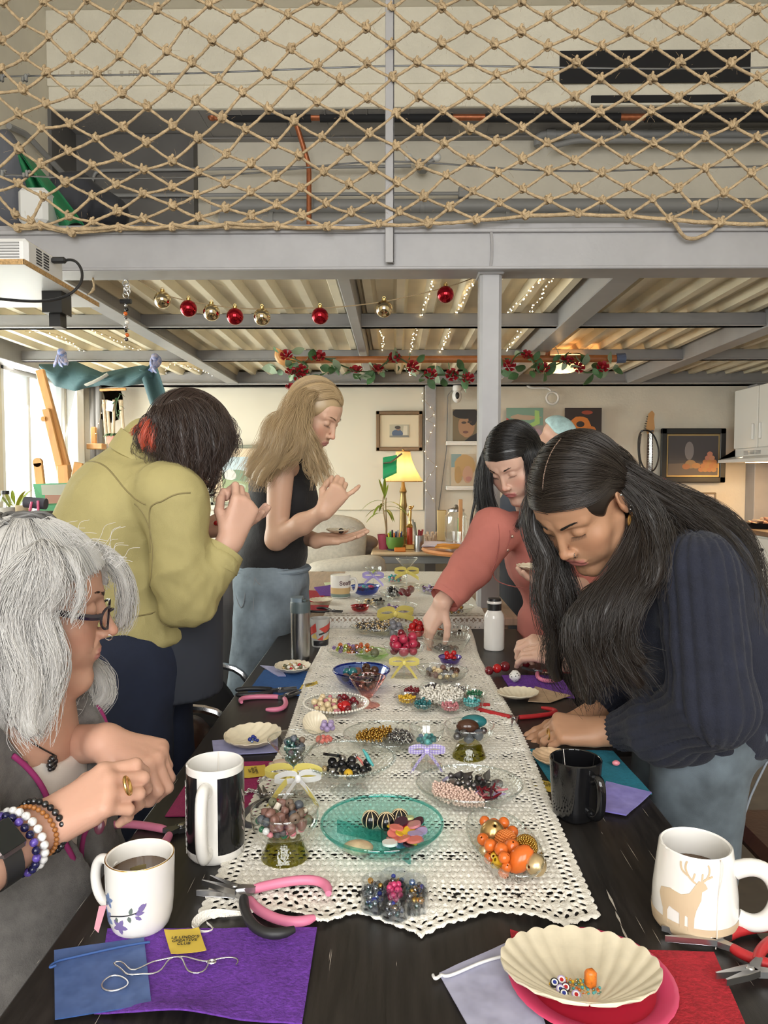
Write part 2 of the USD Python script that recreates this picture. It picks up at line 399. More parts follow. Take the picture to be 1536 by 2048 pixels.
for i,(a,z0,b,z1)in enumerate(WL,1):
 w=newpath(f'window_{i}');UsdGeom.Xform.Define(stage,w);_loc[w]=V(0,0,0);tag(w,kind='structure')
 x=X0-.06
 part('window_frame',[box2((x-.05,a,z0),(x+.05,a+.06,z1),.006),box2((x-.05,b-.06,z0),(x+.05,b,z1),.006),box2((x-.05,a,z0),(x+.05,b,z0+.06),.006),box2((x-.05,a,z1-.06),(x+.05,b,z1),.006)],'white_frame',w)
 part('mullion',box2((x-.03,a+(b-a)*.42,z0),(x+.03,a+(b-a)*.42+.045,z1),.006),'white_frame',w)
 part('pane',box2((x-.004,a+.05,z0+.05),(x+.004,b-.05,z1-.05)),'clear_glass',w,smooth=False)
 part('window_sill',box2((X0-.05,a-.03,z0-.03),(X0+.06,b+.03,z0+.005),.006),'white_frame',w)
for i,(a,z0,b,z1)in enumerate(WR,4):
 w=newpath(f'window_{i}');UsdGeom.Xform.Define(stage,w);_loc[w]=V(0,0,0);tag(w,kind='structure');y=Y0-.08
 fr=[box2((a,y-.05,z0),(a+.07,y+.05,z1)),box2((b-.07,y-.05,z0),(b,y+.05,z1)),box2((a,y-.05,z0),(b,y+.05,z0+.07)),box2((a,y-.05,z1-.07),(b,y+.05,z1))]
 for k in(1,2):fr.append(box2((a+(b-a)*k/3-.025,y-.03,z0),(a+(b-a)*k/3+.025,y+.03,z1)))
 for k in(1,2):fr.append(box2((a,y-.03,z0+(z1-z0)*k/3-.025),(b,y+.03,z0+(z1-z0)*k/3+.025)))
 part('window_frame',fr,'white_frame',w,smooth=False)
struct('trim_1',box2((X0,6.25,.62),(X0+.09,6.40,2.12),.01),'white_frame')
c0,c1=P(850,900,6.55)[0],P(869,900,6.55)[0]
struct('trim_2',box2((c0,6.53,.02),(c1+.012,Y1,2.1),.004),'steel_grey')
struct('trim_3',box2((P(1505,900,6.5)[0],6.45,.02),(P(1536,900,6.5)[0],Y1,2.1),.004),'steel_grey')
struct('trim_4',cat_([tube([(P(px,900,6.55)[0],6.56,.02),(P(px,900,6.55)[0],6.56,2.1)],.028,10)for px in(186,198)]),'pipe_grey')
struct('trim_5',box2((P(338,900,6.6)[0],Y1-.025,1.0),(c0-.01,Y1,2.09),.004),'board_white')
# mezzanine steel
YB=2.9
zb,zt=P(768,540,YB)[2],P(768,461,YB)[2]
def ibeam_y(x,y0,y1,z0,z1,w=.09,t=.012):
 return cat_([box2((x-w/2,y0,z0),(x+w/2,y1,z0+t),.002),box2((x-w/2,y0,z1-t),(x+w/2,y1,z1),.002),box2((x-.006,y0,z0),(x+.006,y1,z1))])
b=struct('trim_6',cat_([box2((X0,YB,zb),(X1,YB+.10,zt),.004),box2((X0,YB-.022,zb-.004),(X1,YB+.12,zb+.008),.003),box2((X0,YB-.012,zt-.012),(X1,YB+.12,zt+.004),.003)]),'steel_grey')
tag(b,'deep grey painted steel beam carrying the front of the mezzanine',None)
part('weld',tube(spline([P(982,464,YB)-V(0,.004,0),P(984,500,YB)-V(0,.004,0),P(981,536,YB)-V(0,.004,0)],12),.006,6),'steel_grey',b)
struct('trim_7',cat_([box2((X0+.02,6.48,zb),(X1,Y1-.003,zb+.115),.003),box2((X0+.02,6.42,zb),(X1,Y1-.003,zb+.012),.003)]),'steel_grey')
for k,px in enumerate((470,742,1005,1262)):
 x=P(px,770,6.5)[0]
 wd=(.10,.055,.115,.115)[k]
 struct(f'trim_{8 + k}',cat_([box2((x-wd/2,YB+.1,zb+.004),(x+wd/2,6.5,zb+.02),.003),box2((x-wd/6,YB+.1,zb+.01),(x+wd/6,6.5,zb+.14))])if k==0 else box2((x-wd/2,YB+.1,zb+.004),(x+wd/2,6.5,zb+.14),.004),'steel_grey')
for k,Yj in enumerate((4.05,5.2)):
 struct(f'trim_{12 + k}',cat_([box2((X0,Yj,zb+.012),(X1,Yj+.05,zb+.085),.003),box2((X0,Yj-.012,zb+.012),(X1,Yj+.05,zb+.02),.002)]),'steel_grey')
struct('trim_14',box2((X0,YB+.1,zb-.01),(X0+.16,6.5,zb+.14),.004),'steel_grey')
per,dz=.158,zb+.088
xs=np.arange(X0,X1,per);pr=[]
for x in xs:pr+=[(x,dz+.042),(x+.085,dz+.042),(x+.102,dz),(x+.141,dz)]
pr.append((X1,dz+.042));pr=np.array(pr)
poly=np.vstack([pr,pr[::-1]+(0,.004)])
Zg=np.stack([np.c_[poly[:,0],np.full(len(poly),y),poly[:,1]]for y in(YB+.1,6.6)])
struct('trim_15',grid_mesh(Zg),'deck_cream',smooth=False)
struct('trim_16',box2((X0,YB+.01,dz+.05),(X1,Y1,dz+.09)),'steel_grey',smooth=False)
x=P(977,900,2.97)[0]
p_=struct('trim_17',box2((x-.043,2.925,0),(x+.043,3.015,zb),.012),'steel_grey')
tag(p_,'grey square steel post standing behind the black table')
part('weld',box2((x-.05,2.915,zb-.012),(x+.05,3.02,zb),.004),'steel_grey',p_)
px0=P(780,300,YB-.03)
struct('trim_18',cat_([box2((px0[0]-.018,YB-.032,P(780,525,YB-.03)[2]),(px0[0]+.016,YB-.026,4.2),.002),box2((px0[0]+.010,YB-.032,P(780,525,YB-.03)[2]),(px0[0]+.016,YB-.0,4.2),.002)]),'steel_grey')
# upper back wall: concrete beam, pipes
YC=6.02;zs=P(768,211,YC)[2];zm=P(768,166,YC)[2]
struct('trim_19',cat_([box2((X0,YC+.02,zs),(X1,YC+.06,zm+.02),.006),box2((X0,YC,zm),(X1,Y1,ZC),.004)]),'concrete_paint')
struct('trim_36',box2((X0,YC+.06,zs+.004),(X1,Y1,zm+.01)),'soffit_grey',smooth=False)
xg=P(388,300,6.5)[0];struct('trim_37',box2((X0,6.48,zt+.02),(xg,Y1,zs)),'recess_grey',smooth=False)  # added panel, its dark grey carries the shade of the left recess
struct('trim_38',box2((X0,YC,zt+.02),(X0+.03,6.5,zs)),'recess_grey',smooth=False)  # left wall facing in the same grey, shadow included in the colour
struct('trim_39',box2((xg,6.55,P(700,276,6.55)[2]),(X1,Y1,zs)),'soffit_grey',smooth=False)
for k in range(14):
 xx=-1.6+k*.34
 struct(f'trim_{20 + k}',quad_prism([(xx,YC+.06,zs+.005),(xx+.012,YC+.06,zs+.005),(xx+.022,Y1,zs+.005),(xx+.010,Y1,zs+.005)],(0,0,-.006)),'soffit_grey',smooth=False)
struct('trim_34',cat_([box2((P(1119,130,YC)[0],YC-.012,P(1119,168,YC)[2]),(P(1500,130,YC)[0],YC-.0005,P(1119,103,YC)[2]),.002)]),'black_foam')
struct('trim_35',cat_([box2((P(1183,196,YC)[0],YC+.004,P(1183,204,YC)[2]),(P(1474,196,YC)[0],YC+.0195,P(1183,190,YC)[2]),.002)]),'black_foam')
def pipe(name,pts,r,mat,label,cat='pipe',sides=12,n=None,extra=()):
 pts=[np.array(q,float)for q in pts]
 path=[]
 for i,q in enumerate(pts):
  if 0<i<len(pts)-1:
   a=q+(pts[i-1]-q)/np.linalg.norm(pts[i-1]-q)*min(r*2.2,np.linalg.norm(pts[i-1]-q)*.45);c=q+(pts[i+1]-q)/np.linalg.norm(pts[i+1]-q)*min(r*2.2,np.linalg.norm(pts[i+1]-q)*.45)
   for t in np.linspace(0,1,6):path.append((1-t)**2*a+2*t*(1-t)*q+t*t*c)
  else:path.append(q)
 t=thing(name,label,cat,loc=pts[0])
 part('tubing',tube(path,r,sides),mat,t,world=True)
 for nm,m,ma in extra:part(nm,m,ma,t,world=True)
 return t
yp=6.2
pipe('copper_pipe',[P(424,205,yp),P(424,235,yp),P(1560,234,yp)],.026,'copper','copper water pipe bending down from the concrete beam',extra=[('insulation',cat_([tube(np.array([P(a,235,yp),P(b_,235,yp)]),.037,12)for a,b_ in((452,622),(640,905),(970,1240),(1290,1560))]),'black_foam'),('elbow',ball(P(424,233,yp),.036,2),'copper')])
pipe('copper_drop_pipe',[P(590,240,yp),P(618,330,yp+.1),P(618,458,yp+.1)],.021,'copper','thin copper pipe dropping down the upper back wall')
pipe('grey_pipe',[P(1076,292,6.45),P(1076,270,6.45),P(1560,268,6.45)],.036,'pipe_grey','upper grey painted pipe with an elbow at its left end',extra=[('collar',tube([P(1092,270,6.45),P(1110,270,6.45)],.046,12),'pipe_grey')])
pipe('grey_pipe',[P(1108,292,6.4),P(1150,281,6.4),P(1560,281,6.4)],.024,'pipe_grey','thinner grey pipe just below the elbowed pipe')
pipe('waste_pipe',[P(425,414,6.5),P(1560,411,6.5)],.062,'pipe_grey','fat grey waste pipe along the mezzanine wall, upper one',extra=[('collar',cat_([tube([P(a,413,6.5),P(a+8,413,6.5)],.072,14)for a in(620,840,1196,1430)]),'pipe_grey')])
pipe('waste_pipe',[P(440,442,6.4),P(1560,440,6.4)],.062,'pipe_grey','fat grey waste pipe just above the beam, lower one',extra=[('collar',cat_([tube([P(a,441,6.4),P(a+8,441,6.4)],.072,14)for a in(540,1010,1350)]),'pipe_grey')])
pipe('conduit',[P(182,370,6.45),P(190,345,6.45),P(205,341,6.45),P(822,332,6.45)],.014,'pipe_grey','thin grey conduit leading to the bare bulb fixture',sides=8)
pipe('conduit',[P(225,391,6.45),P(918,387,6.45)],.016,'pipe_grey','thin grey conduit ending in a square box',sides=8,extra=[('junction_box',box(P(927,386,6.46),(.09,.07,.09),.008),'pipe_grey')])
pipe('conduit',[WX(18,252,X0+.03),WX(52,268,X0+.03),P(180,404,6.5)],.022,'pipe_grey','grey conduit slanting down the left wall of the mezzanine',sides=8)
t=thing('bulb_fixture','small grey ceiling fixture with two round bulbs on the upper wall','lamp',P(845,333,6.45))
part('base_plate',box((0,0,0),(.09,.12,.09),.02),'pipe_grey',t)
for s in(-1,1):
 part('bulb',ball((s*.12,-.06,.05),.035,2),'white_plastic',t);part('socket',tube([(s*.03,-.03,.01),(s*.1,-.05,.04)],.02,8),'pipe_grey',t)
# rope net
NET=[[(-110,20),(12,8),(178,8),(346,0),(515,-14),(720,-40),(935,-30),(1040,8),(1265,0),(1460,-24),(1656,-40),(1871,-20),(2088,8),(2301,8),(2521,8),(2719,5),(2926,-10),(3120,-5)],[(95,95),(284,75),(457,60),(627,38),(836,18),(943,72),(1152,60),(1362,35),(1566,34),(1766,30),(1980,55),(2191,67),(2409,65),(2625,60),(2826,48),(3026,42)],[(6,160),(196,148),(375,150),(555,125),(743,97),(849,163),(1055,147),(1264,123),(1465,112),(1661,112),(1872,115),(2085,128),(2301,138),(2517,130),(2721,125),(2921,122),(3120,118)],[(98,230),(284,232),(478,226),(668,205),(767,250),(956,220),(1163,197),(1365,185),(1568,178),(1767,174),(1979,177),(2191,186),(2408,186),(2614,183),(2819,185),(3019,190)],[(4,275),(188,290),(390,293),(578,286),(683,352),(876,318),(1070,295),(1268,263),(1468,255),(1669,250),(1883,248),(2092,258),(2304,252),(2508,252),(2718,252),(2923,255),(3120,250)],[(93,360),(294,378),(488,373),(589,428),(784,405),(971,370),(1165,340),(1363,323),(1571,312),(1776,307),(1986,300),(2198,305),(2401,315),(2607,317),(2819,318),(3028,308)],[(-25,372),(185,415),(387,435),(493,510),(692,503),(889,472),(1075,437),(1268,410),(1470,395),(1675,388),(1878,380),(2090,380),(2299,388),(2506,388),(2711,392),(2924,383),(3130,380)],[(75,458),(282,498),(384,553),(586,570),(793,555),(983,520),(1177,485),(1373,460),(1584,455),(1773,443),(1983,445),(2191,437),(2398,450),(2604,445),(2823,437),(3026,428)],[(-30,510),(167,512),(275,605),(478,632),(690,645),(905,618),(1097,578),(1288,550),(1478,535),(1678,523),(1881,517),(2088,512),(2303,517),(2504,522),(2718,510),(2931,502),(3130,500)],[(75,597),(165,657),(371,662),(578,678),(795,688),(1003,655),(1197,622),(1391,604),(1586,585),(1776,575),(1985,567),(2189,572),(2401,570),(2611,575),(2819,550),(3026,552)],[(-30,690),(75,735),(263,728),(466,738),(690,748),(902,733),(1102,708),(1295,687),(1493,675),(1679,662),(1883,642),(2091,637),(2299,643),(2508,640),(2719,628),(2919,618),(3130,620)],[(-20,765),(173,787),(370,783),(573,775),(785,780),(1003,768),(1205,752),(1397,738),(1589,730),(1784,702),(1991,690),(2194,685),(2408,692),(2611,682),(2819,675),(3004,692)],[(62,858),(278,865),(471,845),(693,823),(904,833),(1108,820),(1305,815),(1495,800),(1696,787),(1891,767),(2091,757),(2304,757),(2511,750),(2711,755),(2896,772),(3090,770)],[(-25,850),(125,885),(372,887),(577,875),(795,870),(1005,862),(1208,862),(1405,850),(1598,848),(1798,830),(1997,812),(2194,800),(2409,802),(2611,797),(2781,825),(2986,818)],[(70,915),(165,905),(288,930),(477,913),(690,910),(906,905),(1108,905),(1308,908),(1515,897),(1714,893),(1906,880),(2103,862),(2311,855),(2515,860),(2678,875),(2881,890),(3080,892)]]
NET=[[(x,y-280)for x,y in NET[1]],[(x,y-140)for x,y in NET[0]],[(x,y-140)for x,y in NET[1]]]+NET
rg=np.random.default_rng(5)
YN=YB-.035
NP=[[P(x/2,y/2,YN+rg.uniform(-.012,.008))for x,y in r]for r in NET]
net=thing('rope_net','knotted jute rope net strung along the mezzanine edge as a railing','net',P(400,460,YN))
strand=[[]for _ in NET];extra_rope=[]
def cord(a,b,sag=.008,r=.0052):
 m=(a+b)/2+V(rg.uniform(-.003,.003),rg.uniform(-.006,.006),-sag*rg.uniform(.2,1.3))
 t=np.linspace(0,1,9)[:,None];path=(1-t)**2*a+2*t*(1-t)*m+t*t*b
 return tube(path,r*rg.uniform(.92,1.1),9,lobes=3,twist=230,amp=.2,cap=False)
flat=[(x,y,q,r)for r in range(len(NET))for(x,y),q in zip(NET[r],NP[r])]
for x,y,q,r in flat:
 for sg_ in(-1,1):
  c=[(math.hypot(u-x,(v-y)*1.2),w)for u,v,w,_ in flat if 30<sg_*(u-x)<190 and 8<v-y<135]
  if c and r<len(NET)-1:strand[r].append(cord(q,min(c,key=lambda z:z[0])[1]))
for i in range(len(NP[-1])-1):
 strand[-1].append(cord(NP[-1][i],NP[-1][i+1],.012,.007))
 if i<6:extra_rope.append(cord(NP[-1][i]+V(0,-.01,.01),NP[-1][i+1]+V(0,-.012,.004),.03,.007))
strand.append(extra_rope);strand.append([]);strand[-1].append(tube(spline([NP[-1][14],P(1360,462,YN),P(1375,476,YN),P(1400,474,YN),NP[-1][15]],24),.0066,9,lobes=3,twist=230,amp=.2))
for s in strand:
 if s:part('rope_strand',s,'rope',net,world=True,smooth=60)
kn=[]
for q in range(3):
 k=[]
 for s in(-1,0,1):
  a=np.linspace(0,2*PI,13)[:-1]
  k.append(tube(np.stack([np.cos(a)*.011,np.sin(a)*.009-.002,s*.0065+.004*np.sin(a*2+q)],1),.0052,6,closed=True))
 a=np.linspace(.2,PI-.2,8);k.append(tube(np.stack([.004*np.sin(3*a+q),-.013-.002*np.sin(a),.016*np.cos(a)],1),.0055,6))
 kn.append(cat_(k))
for r in range(len(NP)):
 for i,q in enumerate(NP[r]):
  if q[2]>P(0,-60,YN)[2]:continue
  M=np.eye(4);M[:3,:3]=rotm((0,1,0),rg.uniform(-.5,.5))@rotm((0,0,1),rg.uniform(-.4,.4))*rg.uniform(.9,1.15);M[:3,3]=q
  part('knot',xf(kn[(r+i)%3],M),'rope',net,world=True,smooth=60)
fz=[]
for r in range(len(NP)-1):
 for q in NP[r]:
  for _ in range(9):
   a=q+V(rg.uniform(-.06,.06),0,rg.uniform(-.03,.03))*rg.uniform(0,1);d=rg.normal(size=3)*.010;fz.append(np.array([a,a+d*.6,a+d+V(0,0,-.003)]))
curves('fibre',fz,[.0007]*len(fz),'rope',net)
def wire(name,pts,r,label,clamp=()):
 t=thing(name,label,'cable',pts[0]);part('strand',tube(spline(pts,40),r,6),'wire_steel',t,world=True)
 for c in clamp:part('clamp',[box(c,(.012,.016,.03),.004),box(c+V(.012,-.004,.008),(.012,.012,.012),.004),box(c+V(-.01,-.004,-.006),(.01,.012,.02),.003)],'wire_steel',t,world=True)
wire('steel_cable',[P(-40,155,YN+.02),P(60,152,YN+.02),P(400,146,YN+.02),P(780,132,YN+.02),P(1120,135,YN+.02),P(1580,133,YN+.02)],.0032,'upper of the two steel cables stretched behind the rope net',[P(4,156,YN),P(52,156,YN)])
wire('steel_cable',[P(-40,345,YN+.02),P(60,352,YN+.02),P(280,357,YN+.02),P(560,341,YN+.02),P(775,323,YN+.02),P(1020,338,YN+.02),P(1240,341,YN+.02),P(1580,331,YN+.02)],.0032,'lower of the two steel cables stretched behind the rope net',[P(5,347,YN),P(54,348,YN)])
pm('knit_navy',(.010,.012,.024),.95,bump=(420,.6,.002),sheen=.06,var=(30,.2))
pm('denim_grey',(.10,.125,.145),.9,bump=(700,.5,.001),var=(7,.6),sheen=.05)
pm('denim_blue',(.17,.215,.26),.9,bump=(500,.5,.001),var=(6,.6))
pm('denim_dark',(.012,.018,.042),.9,bump=(500,.4,.001),var=(6,.3))
pm('denim_black',(.02,.02,.024),.9)
pm('denim_thread',(.22,.24,.27),.9)
pm('cotton_white',(.72,.66,.60),.85,bump=(300,.2,.001))
pm('cotton_grey',(.42,.42,.43),.9,bump=(300,.3,.001),var=(40,.2))
pm('knit_grey',(.12,.112,.105),.95,bump=(500,.7,.0015),var=(60,.22),sheen=.2)
pm('rib_black',(.010,.010,.012),.85,bump=(240,.5,.002),sheen=.1)
pm('olive_twill',(.36,.31,.13),.82,bump=(420,.35,.001),var=(5,.08))
pm('olive_thread',(.22,.18,.075),.8)
pm('pink_twill',(.47,.155,.125),.85,bump=(400,.35,.001),var=(6,.10))
pm('pink_thread',(.33,.10,.085),.85)
pm('plaid_magenta',(.30,.03,.13),.85,var=(25,.5))
pm('cap_teal',(.42,.60,.60),.85,var=(22,.25));pm('shirt_dark',(.03,.035,.05),.85)
pm('trim_magenta',(.27,.022,.12),.8)
pm('button_grey',(.20,.18,.18),.35);pm('button_metal',(.55,.40,.33),.3,.8)
pm('glasses_frame',(.020,.014,.026),.15,spec=.7)
pm('gunmetal',(.10,.10,.105),.25,.9)
pm('bead_black',(.012,.012,.013),.12);pm('bead_amber',(.36,.14,.035),.4);pm('bead_howlite',(.74,.73,.72),.3,var=(160,.35));pm('bead_navy',(.012,.012,.06),.15,var=(200,.9));pm('bead_violet',(.11,.07,.34),.2,var=(200,.6))
pm('watch_case',(.16,.13,.125),.25,.8);pm('watch_screen',(.010,.012,.012),.05);pm('watch_band',(.02,.02,.02),.5)
pm('table_black',(.016,.0135,.012),.42,var=(9,.5),stretch=(14,1.2,1),bump=(120,.15,.001))
TL,TR,TY0,TY1,TZ=-.405,.44,.28,2.66,.75
def black_table():
 t=thing('table','long black-brown wooden table with worn streaks under the white runner','table',((TL+TR)/2,1.5,0))
 part('tabletop',box2((TL,TY0,TZ-.035),(TR,TY1,TZ),.004),'table_black',t,world=True)
 part('apron',[box2((TL+.05,TY0+.05,TZ-.12),(TL+.07,TY1-.05,TZ-.035)),box2((TR-.07,TY0+.05,TZ-.12),(TR-.05,TY1-.05,TZ-.035))],'table_black',t,world=True,smooth=False,kind='stuff')
 for x in(TL+.05,TR-.05):
  for y in(TY0+.06,TY1-.06):part('leg',box2((x-.03,y-.03,0),(x+.03,y+.03,TZ-.035),.004),'table_black',t,world=True)
black_table()
# how people are made
def axes(f,u=(0,0,1)):
 f=np.array(f,float);f/=np.linalg.norm(f);u=np.array(u,float);u=u-f*(u@f);u/=np.linalg.norm(u)
 return np.stack([np.cross(f,u),f,u],1)
def head_sdf(R,c,wide=1.0,nose=1.0,jaw=1.0,old=0.0):
 s=SDF(R,c,True)
 s.ell((0,-.012,.036),(.074*wide,.095,.088),k=.02)
 s.ell((0,.030,-.030),(.060*wide,.058,.078*jaw),k=.03)
 s.ell((0,.050,.045),(.060*wide,.036,.045),k=.02)
 s.chain([(.058*wide,.0,-.035),(.047*wide,.022,-.080*jaw),(.012,.070,-.103*jaw)],[.012,.014,.015],k=.022)
 s.ell((0,.070,-.101*jaw),(.019,.018,.016),k=.015)
 s.ell((.044*wide,.053,-.022),(.022,.022,.020),k=.022)
 s.ell((.030,.060,-.048),(.022,.020,.024),k=.02)
 s.cap((.012,.083,.030),(.046,.066,.028),.0095,.008,k=.012)
 s.ell((.032,.092,.011),(.019,.013,.0125),k=.010,op='s')
 s.ell((.032,.0725,.009),(.0145,.0135,.0125),k=.004)
 s.cap((.020,.0855,-.0005),(.043,.078,.001),.0012,.0012,k=.002,op='s')
 s.cap((0,.083,.022),(0,.108*(.3+.7*nose),-.024),.0078,.0078,k=.010)
 s.ell((0,.109*(.25+.75*nose),-.028),(.0095*nose,.010,.0085),k=.006)
 s.ell((.0115*nose,.097,-.031),(.0075,.0095,.007),k=.005)
 s.ell((.0065,.101,-.0385),(.0032,.005,.003),k=.003,op='s')
 s.ell((0,.072,-.056),(.030,.021,.027),k=.016)
 s.cap((0,.094,-.042),(0,.093,-.050),.0018,.002,k=.004,op='s')
 s.ell((.009,.0905,-.0555),(.015,.0068,.0050),R=rotm((0,1,0),.16),k=.004)
 s.ell((.002,.0885,-.0655),(.018,.0075,.0062),k=.005)
 s.cap((0,.0985,-.0605),(.024,.086,-.0595),.0011,.0009,k=.0025,op='s')
 if old:s.cap((.019,.090,-.036),(.032,.077,-.056),.0016,.001,k=.008,op='s')
 Re=rotm((0,0,1),-.45)@rotm((1,0,0),-.18)
 s.ell((.078*wide,-.010,.000),(.0065,.017,.031),R=Re,k=.006)
 s.ell((.0845*wide,-.008,.006),(.0055,.010,.018),R=Re,k=.004,op='s')
 s.ell((.0825*wide,-.001,-.004),(.004,.005,.008),R=Re,k=.004)
 return s.world()
def face_tint(q,skin,lip,blush=.12):
 c=np.tile(np.array(skin,float),(len(q),1));x,y,z=np.abs(q[:,0]),q[:,1],q[:,2]
 def blob(cx,cy,cz,r):return np.clip(1-np.sqrt(((x-cx)/r[0])**2+((y-cy)/r[1])**2+((z-cz)/r[2])**2),0,1)
 red=np.array(skin)*(1.02,.72,.70)
 w=np.clip(blob(.040,.062,-.028,(.038,.04,.032))*2*blush*2.2+blob(0,.115,-.028,(.022,.03,.018))*blush*3+blob(.09,-.005,0,(.03,.03,.04))*blush*3,0,.75)[:,None]
 c=c*(1-w)+red*w
 top=-.0505-.10*np.maximum(x-.008,0);bot=-.0725+.25*np.maximum(x-.006,0)
 w=(np.clip((top-z)/.002,0,1)*np.clip((z-bot)/.002,0,1)*np.clip((y-.079)/.004,0,1)*np.clip((.0235-x)/.003,0,1))[:,None]
 return c*(1-w)+np.array(lip)*w
FING=dict(index=(.026,.086,(.042,.025,.021),.0088),middle=(.0085,.090,(.046,.028,.022),.0090),ring=(-.009,.086,(.042,.026,.021),.0086),pinky=(-.025,.078,(.033,.020,.018),.0074))
def hand(S,W,d,n,side,curl,splay=(.10,.02,-.05,-.14),thumb=((.72,.62,-.3),(.35,.9,-.25),(.15,.95,-.25)),sc=1.0,fk=.0032):
 d=np.array(d,float);d/=np.linalg.norm(d);n=np.array(n,float);n=n-d*(n@d);n/=np.linalg.norm(n)
 t=np.cross(n,d)if side=='R' else np.cross(d,n)
 M=np.stack([t,d,n],1);w=lambda*q:W+sc*(M@np.array(q,float))
 tips=[]
 S.cap(w(.008,-.005,0),w(-.008,-.005,0),.020*sc,.020*sc,k=.015)
 for i,(nm,(x,y,L,r))in enumerate(FING.items()):
  S.cap(w(x*.55,.012,-.002),w(x,y,0),.0145*sc,.0118*sc,k=.014)
 S.cap(w(.020,.020,-.008),w(.022,.055,-.008),.013*sc,.010*sc,k=.012)
 S.cap(w(-.020,.020,-.006),w(-.024,.060,-.005),.012*sc,.010*sc,k=.012)
 for i,(nm,(x,y,L,r))in enumerate(FING.items()):
  p=np.array([x,y,0.]);a=0
  pts=[p];c=curl[i]if np.ndim(curl[i])else(curl[i],curl[i]*1.1,curl[i]*.7)
  for j in range(3):
   a+=c[j];p=p+L[j]*np.array([math.sin(splay[i])*math.cos(a),math.cos(splay[i])*math.cos(a),-math.sin(a)]);pts.append(p)
  rs=[r*1.08,r,r*.93,r*.80]
  for j in range(3):S.cap(w(*pts[j]),w(*pts[j+1]),rs[j]*sc,rs[j+1]*sc,k=fk if j else .006)
  dirv=M@(pts[3]-pts[2]);dirv/=np.linalg.norm(dirv)
  up=M@np.array([math.sin(splay[i])*math.sin(a),math.cos(splay[i])*math.sin(a),math.cos(a)])
  tips.append((w(*pts[3]),dirv,up,rs[3]*sc))
 p=np.array([.020,.020,-.008]);pts=[p]
 for v,L in zip(thumb,(.040,.032,.026)):
  v=np.array(v,float);p=p+v/np.linalg.norm(v)*L;pts.append(p)
 for j,(ra,rb)in enumerate(((.0145,.0112),(.0110,.0100),(.0100,.0082))):S.cap(w(*pts[j]),w(*pts[j+1]),ra*sc,rb*sc,k=.008 if j==0 else fk)
 dirv=M@(pts[3]-pts[2]);dirv/=np.linalg.norm(dirv);up=n-dirv*(n@dirv);up/=np.linalg.norm(up)
 tips.append((w(*pts[3]),dirv,up,.0085*sc))
 return tips,w
def nail(tip,mat,parent,sc=1.0,long=0.0):
 p,d,u,r=tip;x=np.cross(d,u);M=np.eye(4)
 M[:3,0],M[:3,1],M[:3,2]=x,d,u;M[:3,3]=p+u*r*.72+d*(r*.25+long*.5)
 m=ball((0,0,0),1,2,(r*.86,r*1.15+long*.5,r*.42));part('fingernail',xf(m,M),mat,parent,world=True,smooth=True)
def bounds(pts,pad):pts=np.array(pts);return pts.min(0)-pad,pts.max(0)+pad
def skin(parent,pieces,name='body'):
 vs,fs,ns,cs,k=[],[],[],[],0
 for f,lo,hi,h,col in pieces:
  v,t,n=nets(f,lo,hi,h,margin=1.3);vs.append(v);fs.append(t+k);ns.append(n);k+=len(v)
  cs.append(col(v)if callable(col)else np.tile(np.array(col),(len(v),1)))
 return part(name,(np.vstack(vs),np.vstack(fs)),'skin',parent,world=True,normals=np.vstack(ns),color=np.vstack(cs))
def cloth(parent,name,S,pts,pad,h,mat,wr=None,label=None):
 lo,hi=bounds(pts,pad);v,t,n=nets(S,lo,hi,h,wr,margin=1.45)
 return part(name,(v,t),mat,parent,world=True,normals=n,label=label)
def folds(amp=.006,sc=(9,9,9),seed=1,ridged=True,fine=.0008):
 def f(v):
  x=meshkit.fbm(v*np.array(sc)+31.7,3,seed)
  r=(np.abs(x-.5)*2)if ridged else x
  return amp*(.35-r)+fine*(meshkit.noise(v*90+7,seed+5)-.5)
 return f
def hair(parent,locks,mat,width=.0011,seed=3,name='hair',npt=11,core=True,core_mat=None,frizz=.002,kind=None):
 g=np.random.default_rng(seed);st,wd,cores=[],[],[]
 for L in locks:
  pts,r0,r1,n=L[:4];path=spline(pts,npt*2);t=np.linspace(0,1,len(path));rad=r0+(r1-r0)*t
  rad=rad*np.sin(np.clip(t*6+.35,0,PI/2))
  tt,N,B=frames(path)
  if core:cores.append(tube(path[:int(len(path)*.93)],np.maximum(rad[:int(len(path)*.93)]*.72,.002)*np.clip((1.08-t[:int(len(path)*.93)])*4,.25,1),8))
  for _ in range(n):
   a=g.uniform(0,2*PI);q=math.sqrt(g.uniform(.25,1));m=int(g.uniform(.72,1.0)*len(path));ph=g.uniform(0,2*PI,3)
   sp=1+.35*g.normal()*t**2
   wv=frizz*(.25+t)
   off=(np.cos(a)*rad*q*sp+wv*np.sin(t*9+ph[0]))[:,None]*N+(np.sin(a)*rad*q*sp+wv*np.sin(t*8+ph[1]))[:,None]*B
   s=(path+off)[:m];st.append(s[::2]if len(s)%2 else np.vstack([s[::2],s[-1:]]));w=width*g.uniform(.6,1.25)
   wd.append(np.linspace(1,.45,len(st[-1]))*w)
 h=part(name,cat_(cores),core_mat or mat,parent,world=True,smooth=True)if core else None
 curves('strand',st,wd,mat,h or parent)
 return h
